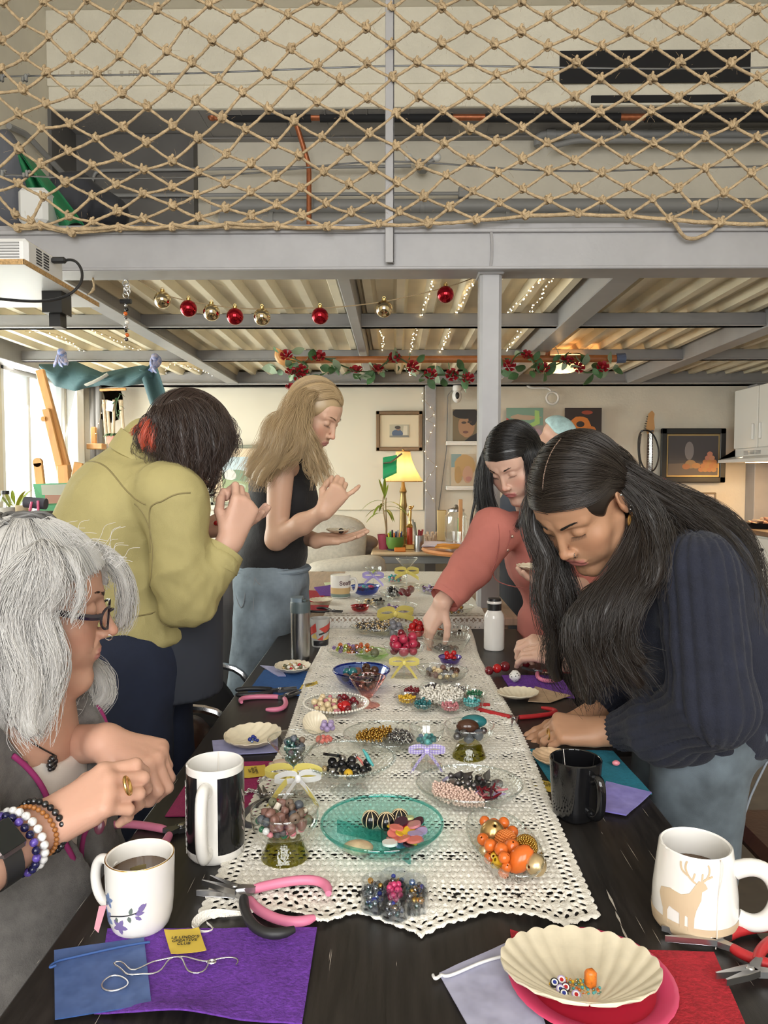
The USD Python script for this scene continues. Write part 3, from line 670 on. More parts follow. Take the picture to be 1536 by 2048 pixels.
def scalp(parent,R,c,mat,grow=0.0,line=((0,.084,.072),(0,.80,-.60)),low=-.075,name='scalp_hair',k=1.0):
 s=SDF(R,c,True);s.ell((0,-.013,.037),(.0775+grow,.099+grow,.0915+grow));s.ell((0,-.045,-.02),(.066+grow,.062+grow,.07+grow),k=.03)
 s.plane(line[0],line[1],k=.012);s.plane((0,0,low),(0,.25,-1),k=.01)
 s.ell((.090,.012,-.018),(.032,.042,.046),k=.008,op='s')
 lo,hi=bounds([c],.17);v,t,n=nets(s,lo,hi,.004,margin=1.4)
 return part(name,(v,t),mat,parent,world=True,normals=n)
def brow(parent,R,c,mat,x0=.014,x1=.050,sc=1.0,n=70,seed=1,drop=0.0):
 g=np.random.default_rng(seed);st=[]
 for s in(-1,1):
  for _ in range(n):
   t=g.uniform(0,1);x=x0+(x1-x0)*t;y=.0915-.026*t**1.7;z=.0295+.007*math.sin(t*2.2)-.004*t**3+g.uniform(-.0026,.0026)*(1-.6*t)-drop
   a=np.array([s*x,y+.0032,z]);b=a+np.array([s*.0055,-.0018,.0022-.003*t]);st.append(np.array([c+R@a*sc,c+R@b*sc]))
 curves('eyebrow',st,[.0009]*len(st),mat,parent)
def lashes(parent,R,c,mat,n=16,length=.006,sc=1.0,z=0.001):
 st,wd=[],[]
 for s in(-1,1):
  for t in np.linspace(.05,1,n):
   x=.019+.026*t;a=np.array([s*x,.0862-.010*t**1.6,z+.001*t]);b=a+np.array([s*(t-.35)*.006,length*.8,-length*(.75-.35*t)]);m=(a+b)/2+np.array([0,.0004,-.0012])
   st.append(np.array([c+R@q*sc for q in(a,m,b)]));wd.append(np.array([.00042,.0003,.0001]))
  t=np.linspace(0,1,10);st.append(np.array([c+R@np.array([s*(.019+.026*q),.0862-.010*q**1.6,z+.0012*q])*sc for q in t]));wd.append(np.full(10,.0008))
 curves('eyelashes',st,wd,mat,parent)
def seam(parent,name,pts,r,mat,n=24):
 return part(name,tube(spline(pts,n),r,6),mat,parent,world=True,smooth=True)
def draped(S,pts,wr,out=.0005,n=40):
 q=onto(S,spline(pts,n),0);e=1e-3;g=np.stack([S(q+e*np.eye(3)[k])-S(q-e*np.eye(3)[k])for k in range(3)],1);g/=np.maximum(np.linalg.norm(g,axis=1,keepdims=True),1e-9)
 return q+g*(wr(q)+out)[:,None]
def onto(S,pts,out=.002):
 p=np.array(pts,float)
 for _ in range(5):
  e=1e-3;g=np.stack([S(p+e*np.eye(3)[k])-S(p-e*np.eye(3)[k])for k in range(3)],1)/(2*e)
  p=p-g*((S(p)-out)/np.maximum((g*g).sum(1),1e-6))[:,None]
 return p
def hairm(name,col,rough=.35,var=.35):
 nd={'hi':('hair_info',{}),'n':('white_noise_texture',{'dimensions':'1D'}),'rp':('rgb_ramp',{'ramp':[(0,tuple(c*(1-var)for c in col)),(1,tuple(min(1,c*(1+var))for c in col))]}),'p':('principled_bsdf',{'roughness':rough,'specular_ior_level':.55,'base_color':tuple(col)})}
 ln=[('rp.color','p.base_color')]
 nd.pop('n');return nodes(name,nd,ln,'p.BSDF')
pm('skin',(.6,.4,.3),.48,tint=True,bump=(420,.10,.001),sss=.10,spec=.4)
hairm('hair_black',(.012,.010,.010),.30);hairm('hair_dark_brown',(.028,.019,.014),.36);hairm('hair_brunette',(.058,.034,.027),.36)
hairm('hair_blonde',(.70,.50,.27),.38,.45);hairm('hair_grey',(.74,.72,.69),.38,.30);hairm('hair_grey_dark',(.16,.155,.15),.4,.3);hairm('hair_red',(.62,.10,.05),.4,.3)
hairm('lash_black',(.010,.008,.007),.5,.1);hairm('brow_blonde',(.22,.13,.07),.5,.2);hairm('brow_brown',(.055,.03,.02),.5,.2)
pm('nail_silver',(.42,.52,.60),.15,.75);pm('nail_pink',(.62,.33,.30),.3);pm('nail_dark',(.16,.04,.07),.25)
def on_scalp(q,off=.004):
 c=np.array([0,-.013,.037]);r=np.array([.0775,.099,.0915])+off;d=(np.array(q,float)-c)/r
 return c+d/np.linalg.norm(d,axis=-1,keepdims=True)*r
_B={}
def basis(m,n):
 if(m,n)not in _B:
  from scipy.interpolate import CubicSpline
  _B[m,n]=CubicSpline(np.linspace(0,1,m),np.eye(m))(np.linspace(0,1,n))
 return _B[m,n]
def comb(parent,R,c,mat,paths,n,width=.0010,seed=4,jit=.008,off=(.003,.010),sc=1.0):
 g=np.random.default_rng(seed);st=[]
 for p in paths:
  m=n//len(paths);a,b=np.array(p[0]),np.array(p[1]);t=g.uniform(0,1,m)[:,None,None]
  q=np.einsum('km,smd->skd',basis(len(a),12),a+(b-a)*t+g.normal(size=(m,1,3))*jit*.3)+g.normal(size=(m,1,3))*jit*.2
  for i in range(m):st.append(c+on_scalp(q[i],g.uniform(*off))@R.T)
 curves('strand',st,[np.linspace(1,.8,12)*width]*len(st),mat,parent)
def parted(y0=.085,y1=-.09,drop=-.045,back=-.05,fr=-.01):
 P_=[]
 for s in(-1,1):
  P_.append(([(s*.002,y0,.098),(s*.045,y0-.012,.10),(s*.078,y0+back-.02,.060),(s*.076,-.040,.010)],[(s*.002,y1,.09),(s*.045,y1-.01,.08),(s*.080,y1-.005,.02),(s*.075,y1,drop)]))
 for s in(-1,1):
  P_.append(([(0,.092,.074),(s*.034,.084,.072),(s*.060,.055,.060),(s*.077,.012,.052)],[(0,.088,.092),(s*.038,.078,.088),(s*.066,.045,.070),(s*.079,-.005,.058)]))
 return P_
def arm(S,a,b,c,r,k=.03):S.cap(a,b,r[0],r[1],k=k);S.cap(b,c,r[1]*1.02,r[2],k=.02)
def rib_disp(axes_,n,amp,base=None):
 def f(v):
  best=np.full(len(v),9.);out=np.zeros(len(v))
  for a,b,ref in axes_:
   a,b=np.array(a),np.array(b);d=(b-a)/np.linalg.norm(b-a);L=np.linalg.norm(b-a)
   t=np.clip((v-a)@d,0,L);q=v-a-t[:,None]*d;rr=np.linalg.norm(q,axis=1)
   e1=np.cross(d,ref);e1/=np.linalg.norm(e1);e2=np.cross(d,e1);th=np.arctan2(q@e2,q@e1)
   w=rr<best;best=np.where(w,rr,best);out=np.where(w,amp*(np.abs(np.sin(th*n/2))**.7-.7),out)
  return out+(base(v)if base is not None else 0)
 return f
SK_A,SK_B,SK_C,SK_D,SK_E=(.56,.315,.225),(.58,.35,.26),(.60,.37,.26),(.60,.38,.29),(.40,.215,.125)
# woman in the navy sweater (front right)
def woman_navy():
 R=axes((-.55,-.45,-.70));r=R[:,0];c=P(1238,1010,1.335)+.075*r
 t=thing('person','young woman in a navy cable-knit sweater with very long dark hair bending over the table','person',(.62,1.5,0))
 hd=head_sdf(R,c,.97,.95,.97);hd.cap(c+R@V(0,-.025,-.04),V(.515,1.47,1.165),.050,.056,k=.012)
 lo,hi=bounds([c,V(.515,1.47,1.18)],.125)
 pieces=[(hd,lo,hi,.0023,lambda v:face_tint((v-c)@R,SK_E,(.36,.13,.11),.10))]
 S1=SDF();W1=P(1168,1440,1.58);d1=V(-.88,-.42,-.16)
 S1 .cap(P(1215,1405,1.60),W1,.030,.025)
 tips1,_=hand(S1,W1,d1,(0,-.25,1),'R',[(.12,.25,.15)]*4,splay=(.04,-.02,-.05,-.10),thumb=((.5,.8,-.5),(.2,.95,-.3),(.1,1,-.2)),sc=.98)
 pieces.append((S1,*bounds([W1,W1+d1*.2,P(1215,1405,1.60)],.055),.0021,SK_E))
 S2=SDF();W2=P(1205,1462,1.455);d2=V(-.92,.12,.02)
 S2 .cap(W2+V(.07,-.03,.01),W2,.031,.026)
 tips2,_=hand(S2,W2,d2,(.05,-.55,.85),'L',[(1.10,.35,.25),(.95,.55,.3),(.85,.65,.4),(.8,.7,.4)],splay=(.12,.02,-.06,-.15),thumb=((.75,.45,-.6),(.35,.5,-.85),(.1,.35,-.95)),sc=.98)
 pieces.append((S2,*bounds([W2+V(.07,0,0),W2+d2*.17],.07),.0021,SK_E))
 skin(t,pieces)
 for q in tips1[:4]:nail(q,'nail_silver',t,long=.012)
 for q in tips2:nail(q,'nail_silver',t,long=.010)
 part('ring',tube([W2+d2*.115+V(0,-.006,-.012)+.0105*V(0,math.cos(a),math.sin(a))for a in np.linspace(0,2*PI,17)[:-1]],.0016,6,closed=True),'gold_metal',t,world=True)
 brow(t,R,c,'lash_black',n=150,seed=2);lashes(t,R,c,'lash_black',18,.007)
 e=lambda*q:c+R@V(*q)
 part('nose_ring',tube([e(-.0185,.0995+.004*math.cos(a),-.032+.005*math.sin(a))for a in np.linspace(-2.2,2.2,12)],.0007,6),'chrome',t,world=True)
 for q,rr in(((-.087,-.004,.022),.0026),((-.085,-.014,-.016),.002),((-.084,-.010,-.021),.0026)):part('ear_stud',ball(e(*q),rr,2),'chrome',t,world=True,smooth=True)
 for k,yy in enumerate((-.004,-.012)):part('hoop_earring',tube([e(-.081,yy,-.030)+.009*(math.sin(a)*R[:,1]*.5-(1-math.cos(a))*V(0,0,1))for a in np.linspace(0,2*PI,17)[:-1]],.0013 if k==0 else .0009,6,closed=True),'gold_metal',t,world=True)
 SL,EL,WL=V(.540,1.315,1.135),V(.545,1.265,.905),W2+V(.035,-.018,.008)
 SR,ER,WR=V(.545,1.64,1.13),V(.56,1.66,.90),P(1200,1408,1.60)
 S=SDF();S.ell((.570,1.48,1.07),(.125,.165,.145),R=rotm((0,1,0),.55),k=.04);S.ell((.625,1.49,.93),(.135,.165,.16),k=.07)
 S.cap((.55,1.40,1.135),(.55,1.56,1.135),.080,.080,k=.05);S.tub((.655,1.49,.99),(.668,1.49,.775),.150,.155,k=.05,rnd=.03)
 S.cap(SL,EL,.066,.066,k=.035);S.cap(EL,(EL+WL)/2+V(0,-.01,-.012),.064,.056,k=.03);S.tub((EL+WL)/2,WL,.056,.037,k=.02)
 S.cap(SR,ER,.066,.060,k=.035);S.cap(ER,(ER+WR)/2,.060,.052,k=.03);S.tub((ER+WR)/2,WR,.052,.037,k=.02)
 S.ell((.668,1.49,.775),(.13,.13,.02),k=.01,op='s')
 S.ell((EL+WL)/2+V(.05,.0,-.035),(.10,.045,.045),k=.04)
 dz=rib_disp([(SL,EL,V(1,0,0)),(EL,WL,V(0,0,1)),(SR,ER,V(1,0,0)),(ER,WR,V(0,0,1)),((.58,1.48,1.1),(.66,1.49,.78),V(0,1,0))],18,.0065,folds(.016,(8,8,5),3,True,.001))
 cloth(t,'sweater',S,[(.45,1.25,.76),(.85,1.72,1.28),WL,WR],.07,.0048,'knit_navy',dz)
 for Wc,dd in((WL,WL-EL),(WR,WR-ER)):
  dd=dd/np.linalg.norm(dd);m=tube(np.array([Wc-dd*.045,Wc-dd*.02,Wc+dd*.002,Wc+dd*.012]),[.0425,.0405,.039,.037],48,lobes=24,amp=.045,cap=False)
  part('cuff',m,'knit_navy',t,world=True)
 part('collar',tube([V(.500,1.47,1.165)+R@V(.066*math.cos(a),.066*math.sin(a),0)*1.0+V(.012,0,0)for a in np.linspace(0,2*PI,33)[:-1]],.012,8,closed=True,lobes=0),'knit_navy',t,world=True)
 J=SDF();J.ell((.662,1.49,.84),(.125,.155,.12));J.cap((.590,1.40,.86),(.560,1.395,.47),.092,.080,k=.04);J.cap((.560,1.395,.47),(.60,1.41,.02),.078,.070,k=.02)
 J.cap((.62,1.58,.86),(.58,1.60,.47),.090,.078,k=.04);J.cap((.58,1.60,.47),(.66,1.60,.02),.076,.068,k=.02);J.plane((0,0,.03),(0,0,-1))
 cloth(t,'jeans',J,[(.48,1.30,.02),(.80,1.68,.95)],.06,.008,'denim_grey',folds(.012,(8,8,5),9))
 seam(t,'seam',onto(J,[(.70,1.36,z)for z in np.linspace(.86,.1,9)],.001),.0022,'denim_thread')
 for q in((.56,1.42),(.62,1.60)):part('shoe',box((q[0],q[1],.035),(.25,.09,.07),.03),'black_plastic',t,world=True)
 sc=scalp(t,R,c,'hair_dark_brown',.004,line=((0,.086,.068),(0,.80,-.60)))
 comb(sc,R,c,'hair_dark_brown',parted(),2600,.0009,5)
 part('parting',tube(c+on_scalp(np.array([(0,y,.12)for y in np.linspace(.085,-.03,12)]),.0082)@R.T,.0011,6),solid((.20,.13,.095),.6),sc,world=True)
 k=[([P(1100,960,1.42),P(1070,1010,1.42),P(1072,1070,1.41),P(1092,1120,1.40),P(1085,1180,1.40),P(1100,1250,1.40),P(1118,1330,1.42)],.024,.016,260),([P(1085,980,1.44),P(1078,1080,1.43),P(1106,1160,1.42),P(1120,1240,1.41),P(1108,1310,1.42),P(1150,1395,1.44)],.022,.022,260),([P(1110,1000,1.47),P(1110,1120,1.46),P(1135,1200,1.44),P(1150,1290,1.42),P(1170,1370,1.44),P(1160,1420,1.46)],.026,.03,260)]
 for dx,dy,e_,n in((0,0,(1300,1398),330),(-22,20,(1255,1375),330),(-46,60,(1225,1400),300),(-66,110,(1190,1415),280),(18,-8,(1312,1330),260)):
  k.append(([P(1276+dx*.05,985-dy*.05,1.375),P(1288+dx*.15,1060,1.35),P(1274+dx,1150+dy*.3,1.31),P(1240+dx*1.3,1210+dy*.4,1.285),P(1232+dx,1290+dy*.2,1.285),P((1240+dx+e_[0])/2,(1300+e_[1])/2+10,1.285),P(*e_,1.29)],.020,.022,n))
 k.append(([P(1276,1000,1.36),P(1290,1080,1.32),P(1293,1160,1.28),P(1270,1185,1.28),P(1236,1165,1.28)],.010,.004,90))
 for yy,ex,ey in((1.40,1536,1330),(1.47,1530,1220),(1.54,1500,1130),(1.43,1546,1260),(1.36,1505,1290)):
  k.append(([P(1215,915,yy),P(1290,975,yy),P(1372,1005 if yy>1.4 else 1030,yy),P(1450,1050 if yy>1.4 else 1100,yy+.0),P(1495,1110 if yy>1.4 else 1180,yy),P(ex,ey,yy)],.030,.016,330,1))
 k.append(([P(1180,905,1.36),P(1245,935,1.37),P(1290,1000,1.38),P(1330,1050,1.36),P(1360,1110,1.31)],.030,.014,330))
 k.append(([P(1225,950,1.35),P(1280,1000,1.345),P(1310,1060,1.33),P(1315,1130,1.30),P(1290,1200,1.29)],.026,.020,330))
 k.append(([P(1285,1130,1.30),P(1262,1190,1.28),P(1225,1235,1.275),P(1200,1290,1.275),P(1185,1335,1.28)],.014,.010,160))
 k.append(([P(1200,1170,1.38),P(1180,1230,1.36),P(1196,1300,1.35),P(1180,1370,1.36),P(1196,1420,1.38)],.022,.02,200))
 hair(t,k,'hair_dark_brown',.00105,11,frizz=.011)
 return t
# grey-haired woman (front left, seated)
def woman_grey():
 R=axes((.93,.35,-.10));c=P(60,1238,1.02)-.075*R[:,0]
 t=thing('person','woman with long silver hair, glasses and grey cardigan seated at the table edge','person',(-.55,1.08,0))
 hd=head_sdf(R,c,1.0,1.0,1.0,old=1);nk=SDF()
 for S_ in(nk,hd):
  S_.cap(c+R@V(0,-.02,-.05),V(-.565,1.09,.985),.056,.060,k=.02);S_.ell((-.565,1.075,.90),(.085,.13,.09),k=.05)
 hd.cap(c+R@V(0,.045,-.10),V(-.54,1.10,.985),.022,.03,k=.03)
 pieces=[(hd,*bounds([c,V(-.545,1.06,.86)],.15),.0024,lambda v:face_tint((v-c)@R,SK_A,(.46,.19,.17),.16))]
 S1=SDF();W1=P(94,1646,.90);d1=V(.78,.10,.44);EL1=P(-84,1760,.80)
 S1 .cap(EL1,W1-d1*.005,.040,.027)
 tips1,w1=hand(S1,W1,d1,(-.30,-.72,.62),'R',[(.72,.95,.5),(.85,1.1,.6),(.95,1.15,.6),(1.0,1.15,.6)],splay=(.08,.0,-.05,-.12),thumb=((.55,.85,-.35),(.1,.95,-.5),(-.1,.9,-.5)),sc=.97)
 pieces.append((S1,*bounds([EL1*.95+W1*.05,W1+d1*.15],.06),.0022,SK_A))
 S2=SDF();W2=P(212,1486,1.06);d2=V(.88,-.22,-.12);EL2=V(-.64,1.23,.84)
 S2 .cap(EL2,W2,.036,.027)
 tips2,w2=hand(S2,W2,d2,(.12,-.18,.98),'L',[(1.05,1.1,.5),(1.1,1.2,.6),(1.15,1.2,.6),(1.2,1.2,.6)],splay=(.06,.0,-.05,-.10),thumb=((.9,.5,-.35),(.75,.35,-.8),(.45,.2,-.95)),sc=.97)
 pieces.append((S2,*bounds([W2*.5+EL2*.5,W2+d2*.15],.07),.0022,SK_A))
 skin(t,pieces)
 for q in tips1[4:]+tips2[4:]:nail(q,'nail_dark',t,long=.002)
 part('ring',tube([w1(-.010,.112,-.004)+.0115*(math.cos(a)*np.cross(d1,(0,0,1))+math.sin(a)*V(-.3,0,.9))for a in np.linspace(0,2*PI,17)[:-1]],.0022,8,closed=True),'gold_metal',t,world=True)
 brow(t,R,c,'brow_brown',n=60,seed=2);lashes(t,R,c,'lash_black',14,.004)
 e=lambda*q:c+R@V(*q)
 g=part('glasses',cat_([tube([e(s*(.033+.024*math.cos(a)),.103-.010*abs(math.cos(a))*(math.cos(a)>0),-.002+.0165*math.sin(a))for a in np.linspace(0,2*PI,25)[:-1]],.0019,6,closed=True)for s in(-1,1)]+[tube(spline([e(-.010,.104,.004),e(0,.109,.006),e(.010,.104,.004)],8),.0018,6)]),'glasses_frame',t,world=True)
 for s in(-1,1):
  part('temple',tube(spline([e(s*.057,.093,.004),e(s*.072,.060,.006),e(s*.080,.0,.012),e(s*.080,-.02,-.004)],14),.0032,6,flat=1.6),'glasses_frame',g,world=True)
  part('lens',ball(e(s*.033,.100,-.002),1,2,(1,1,1)).apply_scale(1)if False else xf(ball((0,0,0),1,2,(.0235,.0012,.016)),np.vstack([np.c_[R,e(s*.033,.1005,-.002)],[0,0,0,1]])),'clear_glass',g,world=True)
 part('nose_ring',tube([e(.0135,.106+.005*math.cos(a),-.036+.004*math.sin(a))for a in np.linspace(0,2*PI,13)[:-1]],.0008,6,closed=True),'chrome',t,world=True)
 S=SDF();S.ell((-.575,1.08,.84),(.108,.150,.15),k=.04);S.ell((-.58,1.08,.66),(.120,.155,.15),k=.06);S.ell((-.52,1.07,.965),(.10,.085,.085),k=.01,op='s')
 cloth(t,'top',S,[(-.69,.9,.52),(-.43,1.25,1.0)],.04,.007,'cotton_white',folds(.004,(10,10,6),4))
 C=SDF();C.ell((-.575,1.09,.86),(.125,.175,.16),k=.04);C.ell((-.565,1.08,.66),(.148,.185,.18),k=.07);C.cap((-.60,.95,.955),(-.60,1.22,.955),.070,.070,k=.05)
 C.tub((-.55,1.08,.64),(-.535,1.08,.46),.175,.185,k=.06,rnd=.02)
 SR=V(-.595,.935,.935);C.cap(SR,EL1+V(-.02,0,.01),.068,.062,k=.04);C.tub(EL1+V(-.03,0,.0),EL1*.93+W1*.07,.060,.052,k=.02)
 SL=V(-.585,1.235,.93);C.cap(SL,EL2,.066,.056,k=.04);C.tub(EL2,EL2*.22+W2*.78,.052,.040,k=.02)
 ap=V(-.43,1.00,.70)
 def wedge(p):
  z=p[:,2];h=np.clip((z-.70)/.26,0,1.4);cy=1.045+.0*z
  return np.maximum(np.maximum(np.abs(p[:,1]-cy)-.085*h-.001,.70-z),-.575-p[:,0])
 C.fn(wedge,.006,'s');C.ell((-.55,1.075,1.03),(.08,.085,.09),k=.01,op='s')
 cloth(t,'cardigan',C,[(-.79,.80,.44),(-.36,1.30,1.03),EL1,EL2],.07,.0055,'knit_grey',folds(.010,(9,9,6),6,True,.0012))
 for s in(-1,1):
  q=onto(C,[(-.46,1.045+s*(.012+.088*h),.695+.25*h)for h in np.linspace(0,1,8)],.002);seam(t,'trim',q,.0042,'trim_magenta')
 seam(t,'trim',onto(C,[(-.40,1.035,z)for z in np.linspace(.695,.50,6)],.001),.0042,'trim_magenta')
 for z in(.66,.60,.545):part('button',xf(lathe([(0,.002),(.006,.0025),(.0072,.001),(.0072,-.002)],14),MT(onto(C,[(-.38,1.022,z)],.002)[0],R=axes((0,0,1),(1,-.25,0)))),'button_grey',t,world=True)
 seam(t,'necklace',onto(nk,[e(.06,-.02,-.10),V(-.50,.985,.955),V(-.462,1.01,.915),V(-.455,1.02,.905)],.003),.0012,'gunmetal')
 pd=onto(nk,[V(-.44,1.005,.895)],.006)[0];part('pendant',cat_([ball(pd+V(0,dx*.007,dz_*.006),.0035+.0015*((dx+dz_)%2),1)for dx in(-1,0,1)for dz_ in(-1,0,1)]),'gunmetal',t,world=True)
 J=SDF();J.ell((-.57,1.08,.50),(.16,.19,.11));
 for yy in(.98,1.18):J.cap((-.56,yy,.50),(-.16,yy,.50),.085,.070,k=.04);J.cap((-.16,yy,.50),(-.14,yy,.04),.062,.050,k=.02)
 cloth(t,'trousers',J,[(-.72,.88,.03),(-.08,1.28,.60)],.07,.009,'denim_black',folds(.006,(10,10,10),9))
 for yy in(.98,1.18):part('shoe',box((-.10,yy,.035),(.25,.09,.07),.03),'black_plastic',t,world=True)
 ax=(W1-EL1)/np.linalg.norm(W1-EL1);e1=np.cross(ax,(0,0,1));e1/=np.linalg.norm(e1);e2=np.cross(ax,e1)
 def brace(name,off,rad,br,n,mats,lab,tilt=0):
  b=UsdGeom.Xform.Define(stage,newpath(name,t)).GetPath().pathString;_loc[b]=V(0,0,0);tag(b,lab)
  for i in range(n):
   a=i/n*2*PI;q=W1+ax*(off+tilt*math.cos(a))+rad*(math.cos(a)*e1+math.sin(a)*e2)
   part('bead',ball(q,br*(1 if n<40 else 1),1 if br<.004 else 2),mats[i%len(mats)],b,world=True,smooth=True)
 brace('bracelet',-.008,.0345,.0042,26,['bead_black','gunmetal'],'black and gunmetal bead bracelet',.006)
 brace('bracelet',-.018,.0330,.0032,32,['bead_amber'],'amber wooden bead bracelet',.006)
 brace('bracelet',-.036,.0375,.0052,22,['bead_howlite'],'white howlite bead bracelet',.004)
 brace('bracelet',-.047,.0375,.0050,23,['bead_navy','bead_violet','bead_navy'],'navy and violet bead bracelet',.004)
 wq=W1-ax*.070;nn=V(.12,-.86,.50);nn=nn-ax*(nn@ax);nn/=np.linalg.norm(nn);Rw=np.stack([ax,np.cross(nn,ax),nn],1)
 wt=part('watch',box(wq+nn*.039,(.036,.042,.010),.005,R=Rw),'watch_case',t,world=True)
 part('screen',box(wq+nn*.0445,(.030,.036,.0012),.0004,R=Rw),'watch_screen',wt,world=True)
 part('band',tube([wq+.0365*(math.cos(a)*Rw[:,1]+math.sin(a)*Rw[:,2])for a in np.linspace(0,2*PI,25)[:-1]],.010,8,closed=True,flat=.16)if False else xf(lathe([(.0365,-.011),(.0385,-.011),(.0385,.011),(.0365,.011)],32,closed=True),np.vstack([np.c_[np.stack([Rw[:,1],Rw[:,2],Rw[:,0]],1),wq],[0,0,0,1]])),'watch_band',wt,world=True)
 sc=scalp(t,R,c,'hair_grey',.006,line=((0,.070,.075),(0,.80,-.60)))
 crown=V(0,-.025,.135)
 fam=[]
 for s in(-1,1):
  fam.append(([(s*.002,.088,.078),(s*.002,.06,.115),tuple(crown)],[(s*.070,.055,.055),(s*.06,.02,.10),tuple(crown)]))
  fam.append(([(s*.072,.04,.05),(s*.06,-.0,.10),tuple(crown)],[(s*.075,-.05,.05),(s*.06,-.04,.10),tuple(crown)]))
  fam.append(([tuple(crown),(s*.05,-.06,.10),(s*.078,-.03,.03),(s*.075,-.01,-.04)],[tuple(crown),(s*.01,-.09,.10),(s*.04,-.11,.03),(s*.05,-.095,-.05)]))
 comb(sc,R,c,'hair_grey',fam,2400,.0009,6,off=(.007,.014))
 k=[]
 q=lambda px,py,Y:P(px,py,Y)
 for dy,n in((.12,190),(.145,160),(.10,120)):
  k.append(([q(150,1098,1.08+dy),q(205,1108,1.06+dy),q(243,1148,1.05+dy),q(254,1200,1.05+dy),q(244,1248,1.05+dy),q(232,1268,1.05+dy)],.015,.006,n))
 k.append(([q(95,1086,1.08),q(140,1094,1.10),q(180,1115,1.12),q(205,1150,1.14),q(214,1180,1.15)],.022,.008,220))
 k.append(([q(120,1100,1.03),q(150,1130,1.005),q(162,1180,1.0),q(150,1225,1.0),q(140,1262,1.0)],.010,.003,70))
 for a,b,n in((112,100,220),(90,80,220),(66,52,240),(40,22,240),(14,-4,240)):
  k.append(([q(84,1090,1.03),q((84+a)/2+4,1125,.995),q(a,1170,.985),q(b,1215 if a>70 else 1240,.985),q(b-4,1235 if a>100 else 1330 if a>70 else 1300,.99)]+([]if a>70 else[q(b+8,1390,.985),q(b+26,1450,.975)]),.018,.013,n))
 k.append(([q(98,1190,.985),q(96,1260,.985),q(112,1320,.985),q(104,1370,.985),q(84,1440,.97),q(66,1500,.96)],.017,.013,240))
 k.append(([q(44,1180,.985),q(40,1280,.98),q(64,1360,.97),q(58,1440,.955),q(92,1492,.95)],.022,.016,280))
 k.append(([q(0,1150,1.03),q(-30,1260,1.02),q(0,1360,1.0),q(-8,1440,.98),q(30,1500,.96)],.030,.02,300))
 k.append(([q(120,1240,1.20),q(160,1320,1.19),q(196,1352,1.17),q(206,1392,1.16),q(176,1412,1.15),q(160,1380,1.15)],.024,.012,260))
 k.append(([q(130,1260,1.20),q(150,1340,1.18),q(172,1380,1.16),q(168,1420,1.14),q(140,1440,1.13)],.024,.014,240))
 hair(t,k,'hair_grey',.00095,12,frizz=.008)
 cl=part('hair_clip',cat_([tube(c+np.array([crown+V(.020*math.cos(a+ph),.026*math.sin(a+ph),.010*math.sin(2*a)+.002)]for a in())if False else np.array([c+R@(crown+V(.024*math.cos(a),.030*math.sin(a)+.006*k_,.006*math.sin(2*a+k_)+.002*k_))for a in np.linspace(0,2*PI,17)[:-1]]),.0034,6,closed=True)for k_ in(-2,-1,0,1,2)]),'hair_grey_dark',t,world=True,smooth=True,label='twisted dark grey knot of hair on the crown')
 fly=[]
 g_=np.random.default_rng(8)
 for _ in range(60):
  a=g_.uniform(60,235);p0=q(a,1092+max(0,a-140)**1.5*.05,1.06);d=V(g_.uniform(-.2,.9),0,g_.uniform(.2,1))*g_.uniform(.01,.05)
  fly.append(np.array([p0,p0+d*.5+V(.004,0,.002),p0+d,p0+d*1.3+V(.008,0,-.006)]))
 curves('flyaway_strand',fly,[.0006]*len(fly),'hair_grey',sc)
 return t
